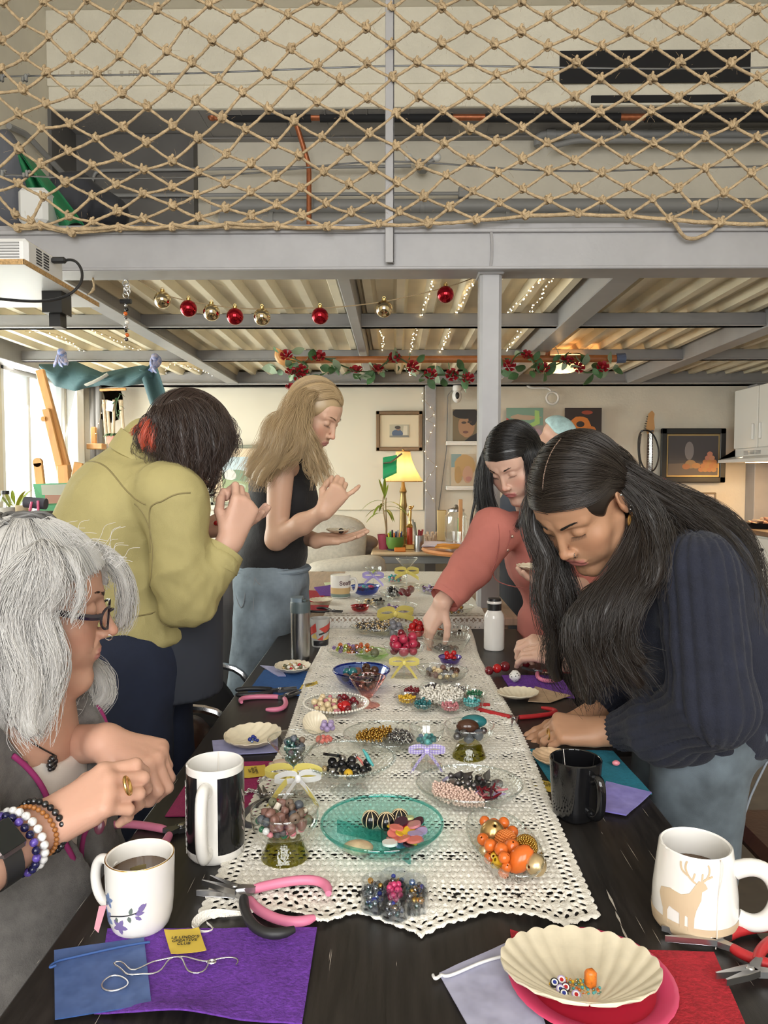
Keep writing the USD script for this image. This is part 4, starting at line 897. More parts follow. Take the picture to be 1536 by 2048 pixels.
# person in the olive jacket (left, behind the grey-haired woman)
def person_olive():
 R=axes((.66,.42,-.62),(.25,.1,1));c=P(368,897,1.78)
 t=thing('person','person in an olive twill jacket with dark wavy hair hiding the face','person',(-.6,1.78,0))
 nb=P(290,900,1.72)
 hd=head_sdf(R,c);hd.cap(c+R@V(0,-.03,-.04),nb+V(-.02,0,-.05),.052,.058,k=.015)
 pieces=[(hd,*bounds([c,nb],.12),.0032,lambda v:face_tint((v-c)@R,SK_B,(.48,.2,.18)))]
 S1=SDF();W1=P(462,1078,1.66);d1=V(.36,.16,.92);EL=P(380,1205,1.60)
 S1 .cap(EL,W1,.040,.026);tips,w1=hand(S1,W1,d1,(.55,-.80,-.10),'R',[(.75,1.35,.9),(1.0,1.45,.9),(1.1,1.45,.9),(1.15,1.45,.9)],splay=(.05,0,-.04,-.08),thumb=((.6,.8,-.5),(.0,.9,-.6),(-.2,.8,-.6)))
 pieces.append((S1,*bounds([EL*.3+W1*.7,W1+d1*.13],.055),.0027,SK_B))
 S2=SDF();W2=P(398,1062,1.86);d2=V(.93,-.05,.10);EL2=P(330,1120,1.98)
 S2 .cap(EL2,W2,.038,.026);tips2,w2=hand(S2,W2,d2,(.10,.30,-.95),'L',[(.22,.3,.25),(.2,.3,.25),(.2,.3,.25),(.2,.3,.3)],splay=(.06,.0,-.05,-.12),thumb=((.8,.6,-.2),(.4,.9,-.3),(.2,.95,-.3)),sc=1.05)
 pieces.append((S2,*bounds([EL2,W2+d2*.2],.06),.0029,SK_B))
 skin(t,pieces)
 hip=V(-.625,1.75,.86)
 J=SDF();J.ell(hip,(.14,.165,.13));J.cap(hip+V(.0,-.09,0),(-.60,1.62,.46),.115,.092,k=.04);J.cap((-.60,1.62,.46),(-.62,1.62,.03),.09,.075,k=.02)
 J.cap(hip+V(0,.08,0),(-.60,1.86,.46),.105,.088,k=.04);J.cap((-.60,1.86,.46),(-.62,1.86,.03),.088,.075,k=.02);J.plane((0,0,.03),(0,0,-1))
 cloth(t,'jeans',J,[(-.80,1.5,.02),(-.44,1.96,1.0)],.05,.009,'denim_dark',folds(.012,(8,8,5),19))
 for y in(1.62,1.86):part('shoe',box((-.58,y,.035),(.26,.09,.07),.03),'black_plastic',t,world=True)
 U=SDF();U.tub((-.545,1.78,1.10),(-.56,1.78,.78),.125,.135,k=.02);cloth(t,'shirt',U,[(-.70,1.64,.76),(-.40,1.92,1.14)],.03,.01,'shirt_dark',folds(.006,(9,9,5),5))
 SR,SL=P(348,1002,1.60),P(222,992,1.92)
 S=SDF();S.ell((-.635,1.77,1.205),(.150,.185,.160),R=rotm((0,1,0),.45),k=.04);S.ell((-.700,1.77,1.06),(.155,.195,.17),k=.07)
 S.cap(SR+V(-.03,.03,.01),SL,.070,.060,k=.05);S.cap((-.61,1.75,1.31),(-.582,1.74,1.372),.070,.062,k=.03)
 S.tub((-.665,1.77,1.06),(-.625,1.76,.885),.168,.172,k=.05,rnd=.015)
 S.cap(SR,EL+V(-.012,0,-.002),.070,.055,k=.035);S.tub(EL+V(-.008,0,0),EL*.25+W1*.75,.056,.047,k=.025)
 S.cap(SL,EL2+V(0,.03,.02),.062,.060,k=.03);S.tub(EL2+V(0,.03,.02),EL2*.35+W2*.65,.064,.050,k=.02)
 S.ell((-.60,1.76,.875),(.15,.15,.03),k=.01,op='s')
 w1_,w2_=folds(.020,(7,7,4.5),23,True,.0006),folds(.010,(17,17,10),27,True,0)
 wr=lambda v:w1_(v)+w2_(v)*np.clip(.35+np.exp(-(np.linalg.norm(v-EL,axis=1)/.11)**2)*1.6,0,2)
 cloth(t,'jacket',S,[(-.86,1.52,.84),(-.38,2.02,1.40),W1,W2],.06,.0055,'olive_twill',wr)
 sm=lambda nm,pts,r=.0020:seam(t,nm,draped(S,pts,wr,-.0004),r,'olive_thread',60)
 sm('yoke_seam',[P(142,953,1.9),P(180,950,1.75),P(225,958,1.65),P(268,990,1.58),P(296,1008,1.55)]);sm('armhole_seam',[P(380,986,1.55),P(330,992,1.50),P(300,1008,1.50),P(272,1022,1.50),P(268,1060,1.52),P(280,1110,1.55)])
 sm('back_seam',[P(250,1010,1.55),P(262,1060,1.52),P(268,1130,1.52),P(262,1200,1.55)]);sm('hem_seam',[P(225,1238,1.57),P(280,1258,1.55),P(340,1292,1.58)])
 part('cuff',tube([EL*.40+W1*.60-V(0,0,.004),EL*.30+W1*.70,EL*.16+W1*.84],[.0535,.0510,.0475],28,cap=False),'olive_twill',t,world=True);
 part('button',ball(EL*.24+W1*.76+V(.020,-.043,-.014),.006,2),'button_metal',t,world=True);part('button',ball(onto(S,[P(336,1290,1.58)],.001)[0],.006,2),'button_metal',t,world=True)
 cc=V(-.590,1.742,1.356);ax=V(.42,-.05,.9);ax/=np.linalg.norm(ax);u1=np.cross(ax,(0,1,0));u1/=np.linalg.norm(u1);u2=np.cross(ax,u1)
 arc=np.linspace(.55,2*PI-.55,30)
 col=np.stack([cc+ax*h+(math.cos(a_+PI)*-r_)*-u1*-1+math.sin(a_)*r_*u2 for a_ in arc for r_,h in((.062,.0),(.064,.034),(.072,.036),(.083,-.012),(.078,-.016))]).reshape(30,5,3)
 part('collar',grid_mesh(np.concatenate([col,col[:,:1]],1)),'olive_twill',t,world=True,smooth=60)
 sc=scalp(t,R,c,'hair_brunette',.002,line=((0,.10,.05),(0,.9,-.3)),low=-.085)
 cr=V(.01,-.03,.13);fam=[]
 for s in(-1,1):
  fam.append(([tuple(cr),(s*.03,.04,.13),(s*.045,.085,.07),(s*.05,.095,.03)],[tuple(cr),(s*.05,.0,.12),(s*.08,.03,.05),(s*.085,.03,-.02)]))
  fam.append(([tuple(cr),(s*.05,-.02,.12),(s*.085,-.01,.04),(s*.085,-.01,-.04)],[tuple(cr),(s*.02,-.08,.10),(s*.05,-.105,.03),(s*.05,-.09,-.06)]))
 fam+=[([tuple(cr),(-.02,.06,.12),(-.03,.10,.06),(-.03,.11,0)],[tuple(cr),(.02,.06,.12),(.03,.10,.06),(.03,.11,.0)])]
 comb(sc,R,c,'hair_brunette',fam,4200,.0012,15,off=(.003,.015),jit=.035)
 k=[]
 for x0,y0,x1,y1,x2,y2,x3,y3,Y,r,n in((395,800,440,850,452,890,438,930,1.80,.024,200),(380,800,420,860,428,920,412,965,1.70,.026,220),(360,800,392,870,396,930,400,975,1.66,.028,240),(345,805,366,880,372,930,392,962,1.64,.026,240),(335,810,336,870,340,910,352,945,1.64,.026,240),(320,815,312,865,318,905,335,925,1.66,.022,220),(430,830,458,860,462,885,452,900,1.84,.018,140),(400,880,415,930,424,950,402,985,1.70,.010,60),(420,900,436,940,430,965,414,992,1.74,.007,40),(408,930,402,965,418,990,436,972,1.72,.005,26),(300,830,288,865,286,890,300,905,1.68,.014,120)):
  k.append(([P(x0,y0,Y),P(x1,y1,Y-.02),P(x2,y2,Y-.02),P(x3,y3,Y)],r,r*.55,n))
 hair(t,k,'hair_brunette',.0012,21,frizz=.016)
 k=[([P(308,838,1.64),P(292,860,1.625),P(286,880,1.62),P(292,900,1.63)],.010,.006,70),([P(318,845,1.635),P(306,870,1.62),P(304,890,1.62),P(308,908,1.63)],.008,.005,60),([P(300,835,1.66),P(276,855,1.66),P(262,872,1.67)],.008,.003,50)]
 hair(t,k,'hair_red',.0012,22,frizz=.004,name='dyed_hair')
 return w2
# blonde woman (left, standing)
def woman_blonde():
 R=axes((.78,-.30,-.50));c=P(606,828,2.56)-.075*R[:,0]
 t=thing('person','woman with long wavy blonde hair in a sleeveless black top and blue jeans standing','person',(-.5,2.66,0))
 nb=P(588,915,2.66)
 hd=head_sdf(R,c,.95,.95,.98);hd.cap(c+R@V(0,-.03,-.05),nb,.047,.054,k=.015)
 SR,EL,W1=P(562,935,2.53),P(553,1078,2.52),P(648,1022,2.42);SL=P(600,935,2.84)
 hd.cap(nb+V(0,0,-.02),SR,.05,.048,k=.04)
 pieces=[(hd,*bounds([c,nb,SR],.125),.0032,lambda v:face_tint((v-c)@R,SK_C,(.50,.22,.19),.2))]
 A=SDF();A.chain([SR+V(0,0,-.01),EL,EL*.45+W1*.55,W1],[.046,.037,.034,.024],k=.02)
 d1=V(.62,-.1,.78);tips,w1=hand(A,W1,d1,(.25,-.95,-.1),'R',[(.95,1.5,1.0),(1.05,1.5,.9),(1.05,1.45,.9),(.35,.35,.2)],splay=(.02,0,-.05,-.45),thumb=((.6,.8,-.5),(.0,.9,-.6),(-.2,.8,-.6)))
 pieces.append((A,*bounds([SR,EL,W1,W1+d1*.13],.07),.0032,SK_C))
 B=SDF();EL2,W2=P(575,1060,2.86),P(634,1082,2.62);d2=V(.97,-.12,.08);B.chain([SL,EL2,W2],[.05,.04,.026])
 tips2,w2=hand(B,W2,d2,(.08,.22,-.97),'L',[(.10,.15,.12),(.1,.15,.12),(.1,.15,.12),(.1,.18,.12)],splay=(.10,.02,-.06,-.15),thumb=((.8,.6,.2),(.5,.85,-.1),(.3,.95,-.2)))
 pieces.append((B,*bounds([EL2,W2,W2+d2*.19],.05),.0032,SK_C))
 skin(t,pieces)
 brow(t,R,c,'brow_blonde',n=60);lashes(t,R,c,'lash_black',14,.006)
 ch,hip=P(566,990,2.70),P(541,1150,2.70)
 S=SDF();S.ell(ch+V(-.01,0,.01),(.112,.15,.17),R=rotm((0,1,0),.15),k=.04);S.ell(ch+V(.055,-.03,-.02),(.075,.11,.09),k=.04);S.ell((ch+hip)/2,(.105,.135,.16),k=.06);S.ell(hip+V(0,0,.06),(.125,.155,.10),k=.05)
 S.cap(SR+V(.03,.07,.02),SL+V(.0,-.06,.02),.045,.045,k=.04);S.cap(nb+V(0,0,-.03),nb+V(.02,0,.035),.062,.058,k=.03)
 S.cap(SR+V(-.02,-.05,.03),SR+V(0,-.06,-.12),.05,.05,k=.02,op='s');S.plane(hip+V(0,0,.005),(.25,0,-1),k=.004)
 cloth(t,'tank_top',S,[ch,hip,nb,SL,SR],.19,.0055,'rib_black',rib_disp([(ch+V(0,0,.2),hip,V(1,0,0))],90,.0008,folds(.008,(7,7,10),31)))
 J=SDF();J.ell(hip+V(.0,0,-.02),(.128,.155,.12));J.cap(hip+V(-.0,-.09,-.05),(hip[0]-.04,2.56,.46),.105,.102,k=.05);J.cap((hip[0]-.04,2.56,.46),(hip[0]-.10,2.54,.03),.102,.105,k=.03)
 J.cap(hip+V(.03,.08,-.05),(hip[0]+.05,2.80,.46),.098,.098,k=.04);J.cap((hip[0]+.05,2.80,.46),(hip[0]+.04,2.8,.03),.098,.105,k=.03);J.tub(hip+V(0,0,-.02),hip+V(.012,0,.055),.135,.124,k=.02);J.plane((0,0,.025),(0,0,-1))
 jm=cloth(t,'jeans',J,[(hip[0]-.2,2.4,.02),(hip[0]+.2,2.95,hip[2]+.08)],.04,.0075,'denim_blue',folds(.013,(8,8,5),33))
 sm=lambda pts,nm='seam':seam(t,nm,onto(J,pts,.0),.002,'denim_thread',24)
 sm([P(503,1140,2.5),P(500,1180,2.48),P(500,1260,2.46),P(496,1340,2.45),P(490,1400,2.45)]);sm([P(505,1150,2.5),P(530,1172,2.5),P(562,1165,2.5),P(574,1145,2.5)],'pocket_seam');sm([P(460,1190,2.55),P(468,1215,2.5),P(478,1160,2.5)],'pocket_seam')
 part('waistband',tube([hip+V(.004,0,.025)+V(.128*math.cos(a),.150*math.sin(a),-.03*math.cos(a)*.0)for a in np.linspace(0,2*PI,40)[:-1]],.018,8,closed=True,flat=.6),'denim_blue',t,world=True)
 for q in((hip[0]-.05,2.54),(hip[0]+.09,2.8)):part('shoe',box((q[0],q[1],.035),(.25,.09,.07),.03),'black_plastic',t,world=True)
 sc=scalp(t,R,c,'hair_blonde',.004)
 fam=[]
 for s in(-1,1):
  fam.append(([(s*.004,.085,.09),(s*.045,.06,.10),(s*.076,.02,.065),(s*.075,-.05,.03)],[(s*.004,.03,.12),(s*.05,.0,.12),(s*.078,-.04,.07),(s*.06,-.08,.03)]))
  fam.append(([(s*.004,.02,.125),(s*.05,-.03,.12),(s*.07,-.07,.05),(s*.055,-.09,-.03)],[(s*.0,-.06,.115),(s*.02,-.10,.08),(s*.03,-.115,.02),(s*.03,-.10,-.06)]))
 comb(sc,R,c,'hair_blonde',fam,2000,.0011,31,off=(.003,.010))
 k=[]
 q=P
 for i,(x0,x1,y1,x2,y2,x3,y3,Y,r,n)in enumerate(((592,560,860,530,930,500,985,2.55,.035,260),(586,546,865,512,930,488,975,2.62,.035,260),(600,580,870,552,930,532,990,2.48,.032,260),(596,566,880,535,940,515,1000,2.46,.030,240),(604,596,880,572,920,556,960,2.44,.028,220),(580,545,850,508,920,494,960,2.72,.035,200),(606,604,872,592,905,575,935,2.44,.024,180))):
  k.append(([q(x0,812,2.58),q((x0+x1)/2+4,838,Y+.03),q(x1,y1,Y),q((x1+x2)/2+8,(y1+y2)/2,Y-.01),q(x2,y2,Y),q(x3,y3,Y)],r,r*.7,n))
 for x1,x2,x3,y3,Y in((622,640,656,985,2.44),(628,655,660,965,2.47),(616,630,634,990,2.45),(612,622,640,940,2.44),(632,648,646,930,2.5)):
  k.append(([q(606,835,2.50),q(x1-6,880,2.45),q((x1+x2)/2,915,Y),q(x2,945,Y),q(x3,y3,Y)],.014,.006,90))
 k.append(([q(600,822,2.52),q(590,850,2.47),q(586,880,2.45),q(572,910,2.44)],.018,.016,160))
 for x0,y0,x1,y1,x2,y2,Y in((632,782,602,800,584,850,2.54),(622,776,590,800,570,850,2.58),(640,786,612,806,600,850,2.51),(612,776,580,805,560,850,2.64)):k.append(([q(x0,y0,Y+.05),q(x1,y1,Y),q((x1+x2)/2,(y1+y2)/2,Y-.02),q(x2,y2,Y-.02),q(x2-14,y2+40,Y-.03)],.022,.02,200))
 hair(t,k,'hair_blonde',.0013,32,frizz=.016)
 return w2
# woman in the pink shirt (right, behind)
def woman_pink():
 R=axes((-.52,-.60,-.58),(-.10,0,1));c=P(1031,926,2.42)
 t=thing('person','woman with straight black hair in a dusty pink shirt reaching into a bowl','person',(.58,2.5,0))
 nb=P(1065,1010,2.52)
 hd=head_sdf(R,c,1.06,.92,1.0);hd.cap(c+R@V(0,-.03,-.05),nb,.05,.058,k=.015)
 pieces=[(hd,*bounds([c,nb],.125),.003,lambda v:face_tint((v-c)@R,SK_D,(.47,.17,.16),.22))]
 S1=SDF();W1=P(884,1206,2.28);d1=V(-.42,.22,-.80);EL=P(945,1130,2.36);S1 .cap(EL,W1,.036,.026)
 tips,w1=hand(S1,W1,d1,(-.66,-.55,.45),'R',[(.25,.3,.3),(.40,.4,.3),(.45,.4,.3),(.5,.4,.3)],splay=(.06,0,-.04,-.08),thumb=((.9,.6,-.25),(.35,.95,-.3),(.05,1,-.3)),sc=1.02)
 pieces.append((S1,*bounds([EL*.35+W1*.65,W1+d1*.19],.10),.0029,SK_D))
 S2=SDF();W2=P(1140,1170,2.28);d2=V(-.92,-.1,.12);S2 .cap(P(1190,1180,2.34),W2,.036,.026)
 hand(S2,W2,d2,(0,.2,-.98),'L',[(.2,.3,.2)]*4,thumb=((.8,.5,-.4),(.4,.8,-.4),(.2,.9,-.3)))
 pieces.append((S2,*bounds([W2+V(.1,0,0),W2+d2*.19],.05),.0032,SK_D))
 skin(t,pieces)
 brow(t,R,c,'lash_black',n=60);lashes(t,R,c,'lash_black',12,.004)
 SR,SL=P(988,1062,2.40),P(1150,1060,2.72);ch,hip=P(1074,1100,2.58),P(1134,1270,2.62)
 T_=SDF();T_.ell(ch+V(.02,.0,0),(.11,.15,.17));T_.ell(hip+V(0,0,.06),(.125,.15,.16),k=.06);cloth(t,'tee',T_,[ch,hip],.22,.009,'cotton_grey',folds(.004,(9,9,6),44))
 S=SDF();S.ell(ch+V(.02,.01,.0),(.125,.18,.17),R=rotm((0,1,0),.1),k=.04);S.ell(hip+V(.0,0,.08),(.145,.175,.17),k=.07);S.tub(hip+V(0,0,.08),hip+V(.0,0,-.10),.165,.175,k=.04,rnd=.02);S.cap(SR,SL,.062,.062,k=.05)
 S.cap(SR,EL+V(0,0,.0),.072,.062,k=.035);S.tub(EL,EL*.18+W1*.82,.062,.050,k=.025);S.cap(SL,P(1210,1190,2.60),.07,.06,k=.03);S.tub(P(1210,1190,2.60),W2+V(.05,.02,0),.058,.046,k=.02)
 S.ell(nb+V(-.03,-.06,.02),(.06,.07,.06),k=.01,op='s')
 x0=P(1075,1150,2.42)[0]
 def op_(p):
  e=(P(1092,1100,2.42)-P(1070,1010,2.42));z=p[:,2];cx=x0+.05+.0*z+np.clip(1.1-z,0,.5)*.10
  return np.maximum(np.abs(p[:,0]-cx-.02)-.04,p[:,1]-2.53)
 S.fn(op_,.006,'s')
 cloth(t,'shirt',S,[SR,SL,ch,hip,W1,EL],.21,.006,'pink_twill',folds(.017,(8,8,5),45,True,.0006))
 for q in(P(1050,1082,2.3),P(1056,1128,2.3),P(1074,1220,2.3)):part('button',ball(onto(S,[q],.001)[0],.0055,2),'button_metal',t,world=True)
 seam(t,'placket_seam',onto(S,[P(1038,1060,2.3),P(1044,1120,2.3),P(1054,1180,2.3),P(1066,1250,2.3)],0),.0018,'pink_thread');seam(t,'armhole_seam',onto(S,[P(1000,1042,2.3),P(1004,1080,2.3),P(1012,1120,2.3),P(1010,1160,2.3)],0),.0018,'pink_thread')
 part('cuff',tube([EL*.30+W1*.70,EL*.2+W1*.8,EL*.07+W1*.93],[.0545,.0525,.050],28,cap=False),'pink_twill',t,world=True)
 J=SDF();hp=V(hip[0],hip[1],.86);J.ell(hp,(.14,.16,.14));J.cap(hp+V(0,-.08,0),(hp[0],2.54,.03),.10,.075,k=.04);J.cap(hp+V(0,.08,0),(hp[0]+.02,2.72,.03),.10,.075,k=.04);cloth(t,'trousers',J,[(hp[0]-.2,2.4,.02),(hp[0]+.2,2.85,1.0)],.03,.01,'denim_black')
 for y in(2.54,2.72):part('shoe',box((hp[0]-.04,y,.035),(.25,.09,.07),.03),'black_plastic',t,world=True)
 sc=scalp(t,R,c,'hair_black',.005);comb(sc,R,c,'hair_black',parted(),1800,.0012,41)
 k=[];q=P
 for x0_,x1,y1,x2,y2,x3,y3,Y,r,n in((992,968,935,962,1000,975,1048,2.46,.026,220),(985,972,950,975,1010,1000,1060,2.42,.022,200),(1000,978,960,990,1020,1016,1068,2.40,.016,160),(990,966,940,960,990,962,1030,2.5,.022,180),(1050,1062,940,1064,1010,1040,1050,2.34,.022,220),(1060,1076,930,1082,1000,1085,1060,2.36,.03,240),(1066,1092,930,1102,1000,1100,1080,2.45,.036,260),(1050,1068,960,1050,1030,1020,1066,2.36,.018,160)):
  k.append(([q(x0_,880,Y+.02),q((x0_+x1)/2,905,Y),q(x1,y1,Y),q(x2,y2,Y),q(x3,y3,Y)],r,r*.8,n))
 hair(t,k,'hair_black',.0013,42,frizz=.003)
 return w1
# two more people, mostly hidden
def person_hidden():
 t=thing('person','person in a magenta plaid shirt hidden behind the navy sweater, hands working red beads','person',(.72,2.02,0))
 R=axes((-.8,-.2,-.5));c=V(.70,2.0,1.12)
 hd=head_sdf(R,c);hd.cap(c+R@V(0,-.03,-.05),(.76,2.02,.98),.05,.06,k=.015)
 W1=P(1140,1322,2.02);d1=V(-.86,.05,.28);EL=V(.70,1.90,.87);S1=SDF();S1 .cap(EL,W1,.040,.027)
 tips,w1=hand(S1,W1,d1,(-.25,-.55,.8),'R',[(.5,.75,.4),(.7,.85,.5),(.75,.9,.5),(.8,.95,.5)],splay=(.05,0,-.05,-.1),thumb=((.8,.6,-.35),(.3,.9,-.4),(.1,.95,-.4)))
 W2=P(1130,1292,2.08);d2=V(-.86,-.05,.1);S2=SDF();S2 .cap(V(.72,2.16,.88),W2,.04,.027)
 hand(S2,W2,d2,(-.1,-.3,.95),'L',[(.55,.9,.5),(.7,.9,.5),(.8,.9,.5),(.85,.9,.5)],splay=(.05,0,-.05,-.1),thumb=((.8,.6,-.35),(.3,.9,-.5),(.1,.95,-.5)))
 skin(t,[(hd,*bounds([c],.17),.006,lambda v:face_tint((v-c)@R,SK_D,(.5,.2,.18))),(S1,*bounds([EL*.3+W1*.7,W1+d1*.16],.05),.0027,SK_D),(S2,*bounds([W2+V(.08,.02,0),W2+d2*.16],.05),.0029,SK_D)])
 S=SDF();S.ell((.80,2.04,.80),(.13,.18,.18));S.ell((.80,2.04,.60),(.14,.18,.18),k=.06);S.cap((.78,1.90,.95),(.78,2.18,.95),.065,.065,k=.04);S.cap((.76,1.88,.93),EL,.06,.055);S.tub(EL,EL*.4+W1*.6,.055,.045,k=.02);S.cap((.76,2.2,.93),(.72,2.16,.88),.06,.05);S.tub((.72,2.16,.88),V(.72,2.16,.88)*.4+W2*.6,.052,.044,k=.02)
 cloth(t,'shirt',S,[(.62,1.8,.42),(.96,2.28,1.05),W1],.06,.009,'plaid_magenta',folds(.01,(8,8,6),51))
 J=SDF();J.ell((.80,2.04,.48),(.16,.19,.1));J.cap((.8,1.95,.47),(.42,1.95,.47),.085,.07);J.cap((.42,1.95,.47),(.42,1.95,.03),.06,.05);J.cap((.8,2.13,.47),(.42,2.13,.47),.085,.07);J.cap((.42,2.13,.47),(.42,2.13,.03),.06,.05)
 cloth(t,'trousers',J,[(.38,1.85,.02),(.98,2.25,.58)],.05,.011,'denim_black')
 scalp(t,R,c,'hair_black',.006);wq=P(1146,1313,1.99);part('watch',box(wq,(.03,.014,.032),.005),'watch_case',t,world=True)
def man_cap():
 t=thing('person','man in a pale teal cap bending at the back of the room behind the women','person',(1.03,4.45,0))
 R=axes((.75,-.15,-.65));c=P(1112,880,4.45)
 hd=head_sdf(R,c);hd.cap(c+R@V(0,-.03,-.05),c+V(-.10,.02,-.20),.06,.07,k=.02)
 skin(t,[(hd,*bounds([c,c+V(-.1,.02,-.2)],.15),.006,lambda v:face_tint((v-c)@R,SK_B,(.5,.2,.18)))])
 K=SDF(R,c,True);K.ell((0,-.015,.045),(.088,.112,.095));K.plane((0,.03,.045),(0,.35,-1),k=.01);K.plane((0,0,.02),(0,-.2,-1),k=.01);K.cap((-.0,.085,.065),(.03,.13,.055),.016,.008,k=.02)
 cloth(t,'cap',K,[c],.19,.006,'cap_teal',folds(.004,(14,14,14),61))
 S=SDF();S.ell((.85,4.47,1.22),(.20,.24,.16),R=rotm((0,1,0),.6));S.ell((.74,4.47,1.0),(.17,.2,.2),k=.08);S.cap((.87,4.23,1.25),(1.07,4.15,1.0),.07,.06);S.cap((1.07,4.15,1.0),(1.30,4.25,.95),.055,.045);S.cap((.87,4.71,1.25),(1.07,4.75,1.0),.07,.06)
 cloth(t,'shirt',S,[(.5,4.10,.75),(1.45,4.85,1.45)],.03,.012,'shirt_dark',folds(.01,(8,8,6),62))
 J=SDF();J.ell((.72,4.47,.86),(.15,.18,.14));J.cap((.72,4.38,.86),(.72,4.37,.03),.10,.075,k=.04);J.cap((.72,4.55,.86),(.72,4.57,.03),.10,.075,k=.04);cloth(t,'trousers',J,[(.5,4.25,.02),(1.0,4.70,1.0)],.03,.012,'denim_black')
woman_navy();woman_grey();OLIVE_PALM=person_olive();BLONDE_PALM=woman_blonde();PINK_HAND=woman_pink();person_hidden();man_cap()
# things on the table: helpers
ZT,ZL=.7505,.7555
pm('lace_cotton',(.80,.765,.69),.9,bump=(420,.8,.0022),var=(120,.12));pm('felt_purple',(.125,.032,.30),.95,bump=(260,.9,.002),var=(160,.28));pm('felt_red',(.36,.012,.022),.95,bump=(260,.9,.002),var=(140,.25))
pm('felt_magenta',(.26,.012,.085),.95,bump=(300,.6,.001),var=(140,.12));pm('felt_blue',(.012,.08,.27),.95,bump=(300,.6,.001),var=(140,.12));pm('felt_teal',(.010,.16,.23),.95,bump=(300,.7,.002),var=(140,.15))
def organza(name,col,a=.45):
 return nodes(name,{'t':('transparent_bsdf',{'color':tuple(min(1,.55+c*.5)for c in col)}),'p':('principled_bsdf',{'base_color':tuple(col),'roughness':.45,'sheen_weight':.3}),'tc':('texture_coordinate',{}),'n':('noise_texture',{'scale':60.,'detail':3.}),'mr':('map_range',{'from_min':.3,'from_max':.7,'to_min':a-.12,'to_max':a+.12}),'m':('mix_closure',{})},[('tc.object','n.vector'),('n.fac','mr.value'),('mr.result','m.fac'),('t.BSDF','m.closure1'),('p.BSDF','m.closure2')],'m.closure')
organza('organza_blue',(.045,.12,.36),.62);organza('organza_white',(.62,.62,.80),.52);organza('organza_lilac',(.42,.42,.72),.7);organza('organza_violet',(.24,.20,.62),.75)
pm('card_yellow',(.60,.43,.06),.7);pm('ink_dark',(.035,.03,.012),.7);pm('shell_cream',(.74,.66,.50),.35,var=(30,.10));pm('shell_brown',(.52,.36,.22),.5,var=(60,.3));pm('plate_pink',(.60,.055,.14),.4,bump=(80,.1,.001));pm('plate_red',(.52,.02,.05),.35)
pm('china_white',(.78,.76,.72),.12,spec=.6);pm('china_cream',(.56,.43,.28),.6);pm('china_black',(.006,.006,.007),.06,spec=.7);pm('tea',(.075,.035,.010),.08);pm('print_black',(.010,.010,.011),.12);pm('silver',(.72,.72,.73),.2,1);pm('steel_dark',(.16,.16,.165),.32,.9);pm('steel_bright',(.5,.5,.51),.3,1)
pm('grip_pink',(.68,.20,.32),.45);pm('grip_black',(.016,.016,.017),.5);pm('grip_red',(.42,.018,.022),.45);pm('grip_grey',(.07,.07,.08),.5);pm('steel_brushed',(.42,.42,.42),.28,1,var=(6,.15),stretch=(20,20,.2));pm('lid_slate',(.075,.10,.105),.45);pm('lid_slate_light',(.16,.21,.25),.4)
glass('glass_teal',(.50,.84,.82),.03,.06,bump=(120,.15));glass('glass_olive',(.42,.40,.05),.05,.06,bump=(160,.5));glass('glass_cut',(.90,.93,.925),.05,.13,bump=(150,.45));glass('glass_blue',(.10,.20,.62),.04,.08,bump=(60,.2));glass('glass_pink',(.90,.60,.56),.04,.08,bump=(150,.4));glass('glass_purple',(.28,.18,.62),.04,.07);glass('glass_green',(.72,.90,.60),.04,.06,bump=(90,.3));glass('glass_red',(.62,.03,.05),.04,.08);glass('glass_plain',(.93,.95,.945),.02,.10);glass('plastic_clear',(.93,.945,.96),.06,.07)
pm('ribbon_yellow',(.68,.58,.16),.5);pm('ribbon_lilac',(.42,.36,.70),.6);pm('ribbon_white',(.72,.72,.72),.6)
def bead_mesh(kind,g=0):
 if kind=='round':return lathe([(.13,.86),(.26,.94),(.55,.80),(.83,.52),(.98,.15),(.98,-.15),(.83,-.52),(.55,-.80),(.26,-.94),(.13,-.86)],18)
 if kind=='rondelle':return lathe([(.18,.50),(.32,.60),(.75,.52),(.97,.25),(1,0),(.97,-.25),(.75,-.52),(.32,-.60),(.18,-.50)],18)
 if kind=='tube':return lathe([(.25,1.0),(.50,1.02),(.58,.9),(.62,0),(.58,-.9),(.50,-1.02),(.25,-1.0)],14)
 if kind=='oval':return lathe([(.08,1.18),(.25,1.20),(.55,.95),(.80,.5),(.88,0),(.80,-.5),(.55,-.95),(.25,-1.20),(.08,-1.18)],16)
 if kind=='disc':
  m=box((0,0,0),(2,1.6,.30),.12);m=trimesh.creation.cylinder(1,.28,sections=22);m.vertices*=(1,.84,1);return m
 if kind=='facet':
  m=trimesh.creation.icosphere(1,1.0);return m
 if kind=='nugget':
  m=trimesh.creation.icosphere(2,1.0);m.vertices*=(.7+.6*meshkit.noise(m.vertices*1.3+5,g))[:,None];return m
 if kind=='pyramid':return trimesh.convex.convex_hull(np.array([(-1,-1,-.4),(1,-1,-.4),(1,1,-.4),(-1,1,-.4),(0,0,.75)]))
 if kind=='stick':return tube([(-1.6,0,0),(-.5,.08,.03),(.6,-.05,0),(1.6,.06,0)],[.18,.3,.3,.16],7)
 if kind=='beaded':
  ms=[ball((0,0,0),.88,2)]
  for i in range(11):
   z=-.9+1.8*i/10;rr=math.sqrt(max(.0,1-z*z))*.92;k=max(3,int(rr*2*PI/.20))
   ms+=[ball((rr*math.cos(a),rr*math.sin(a),z*.92),.105,1)for a in np.arange(k)/k*2*PI]
  return cat_(ms)
 return ball((0,0,0),1,2)
FACET={'facet','pyramid','disc'}
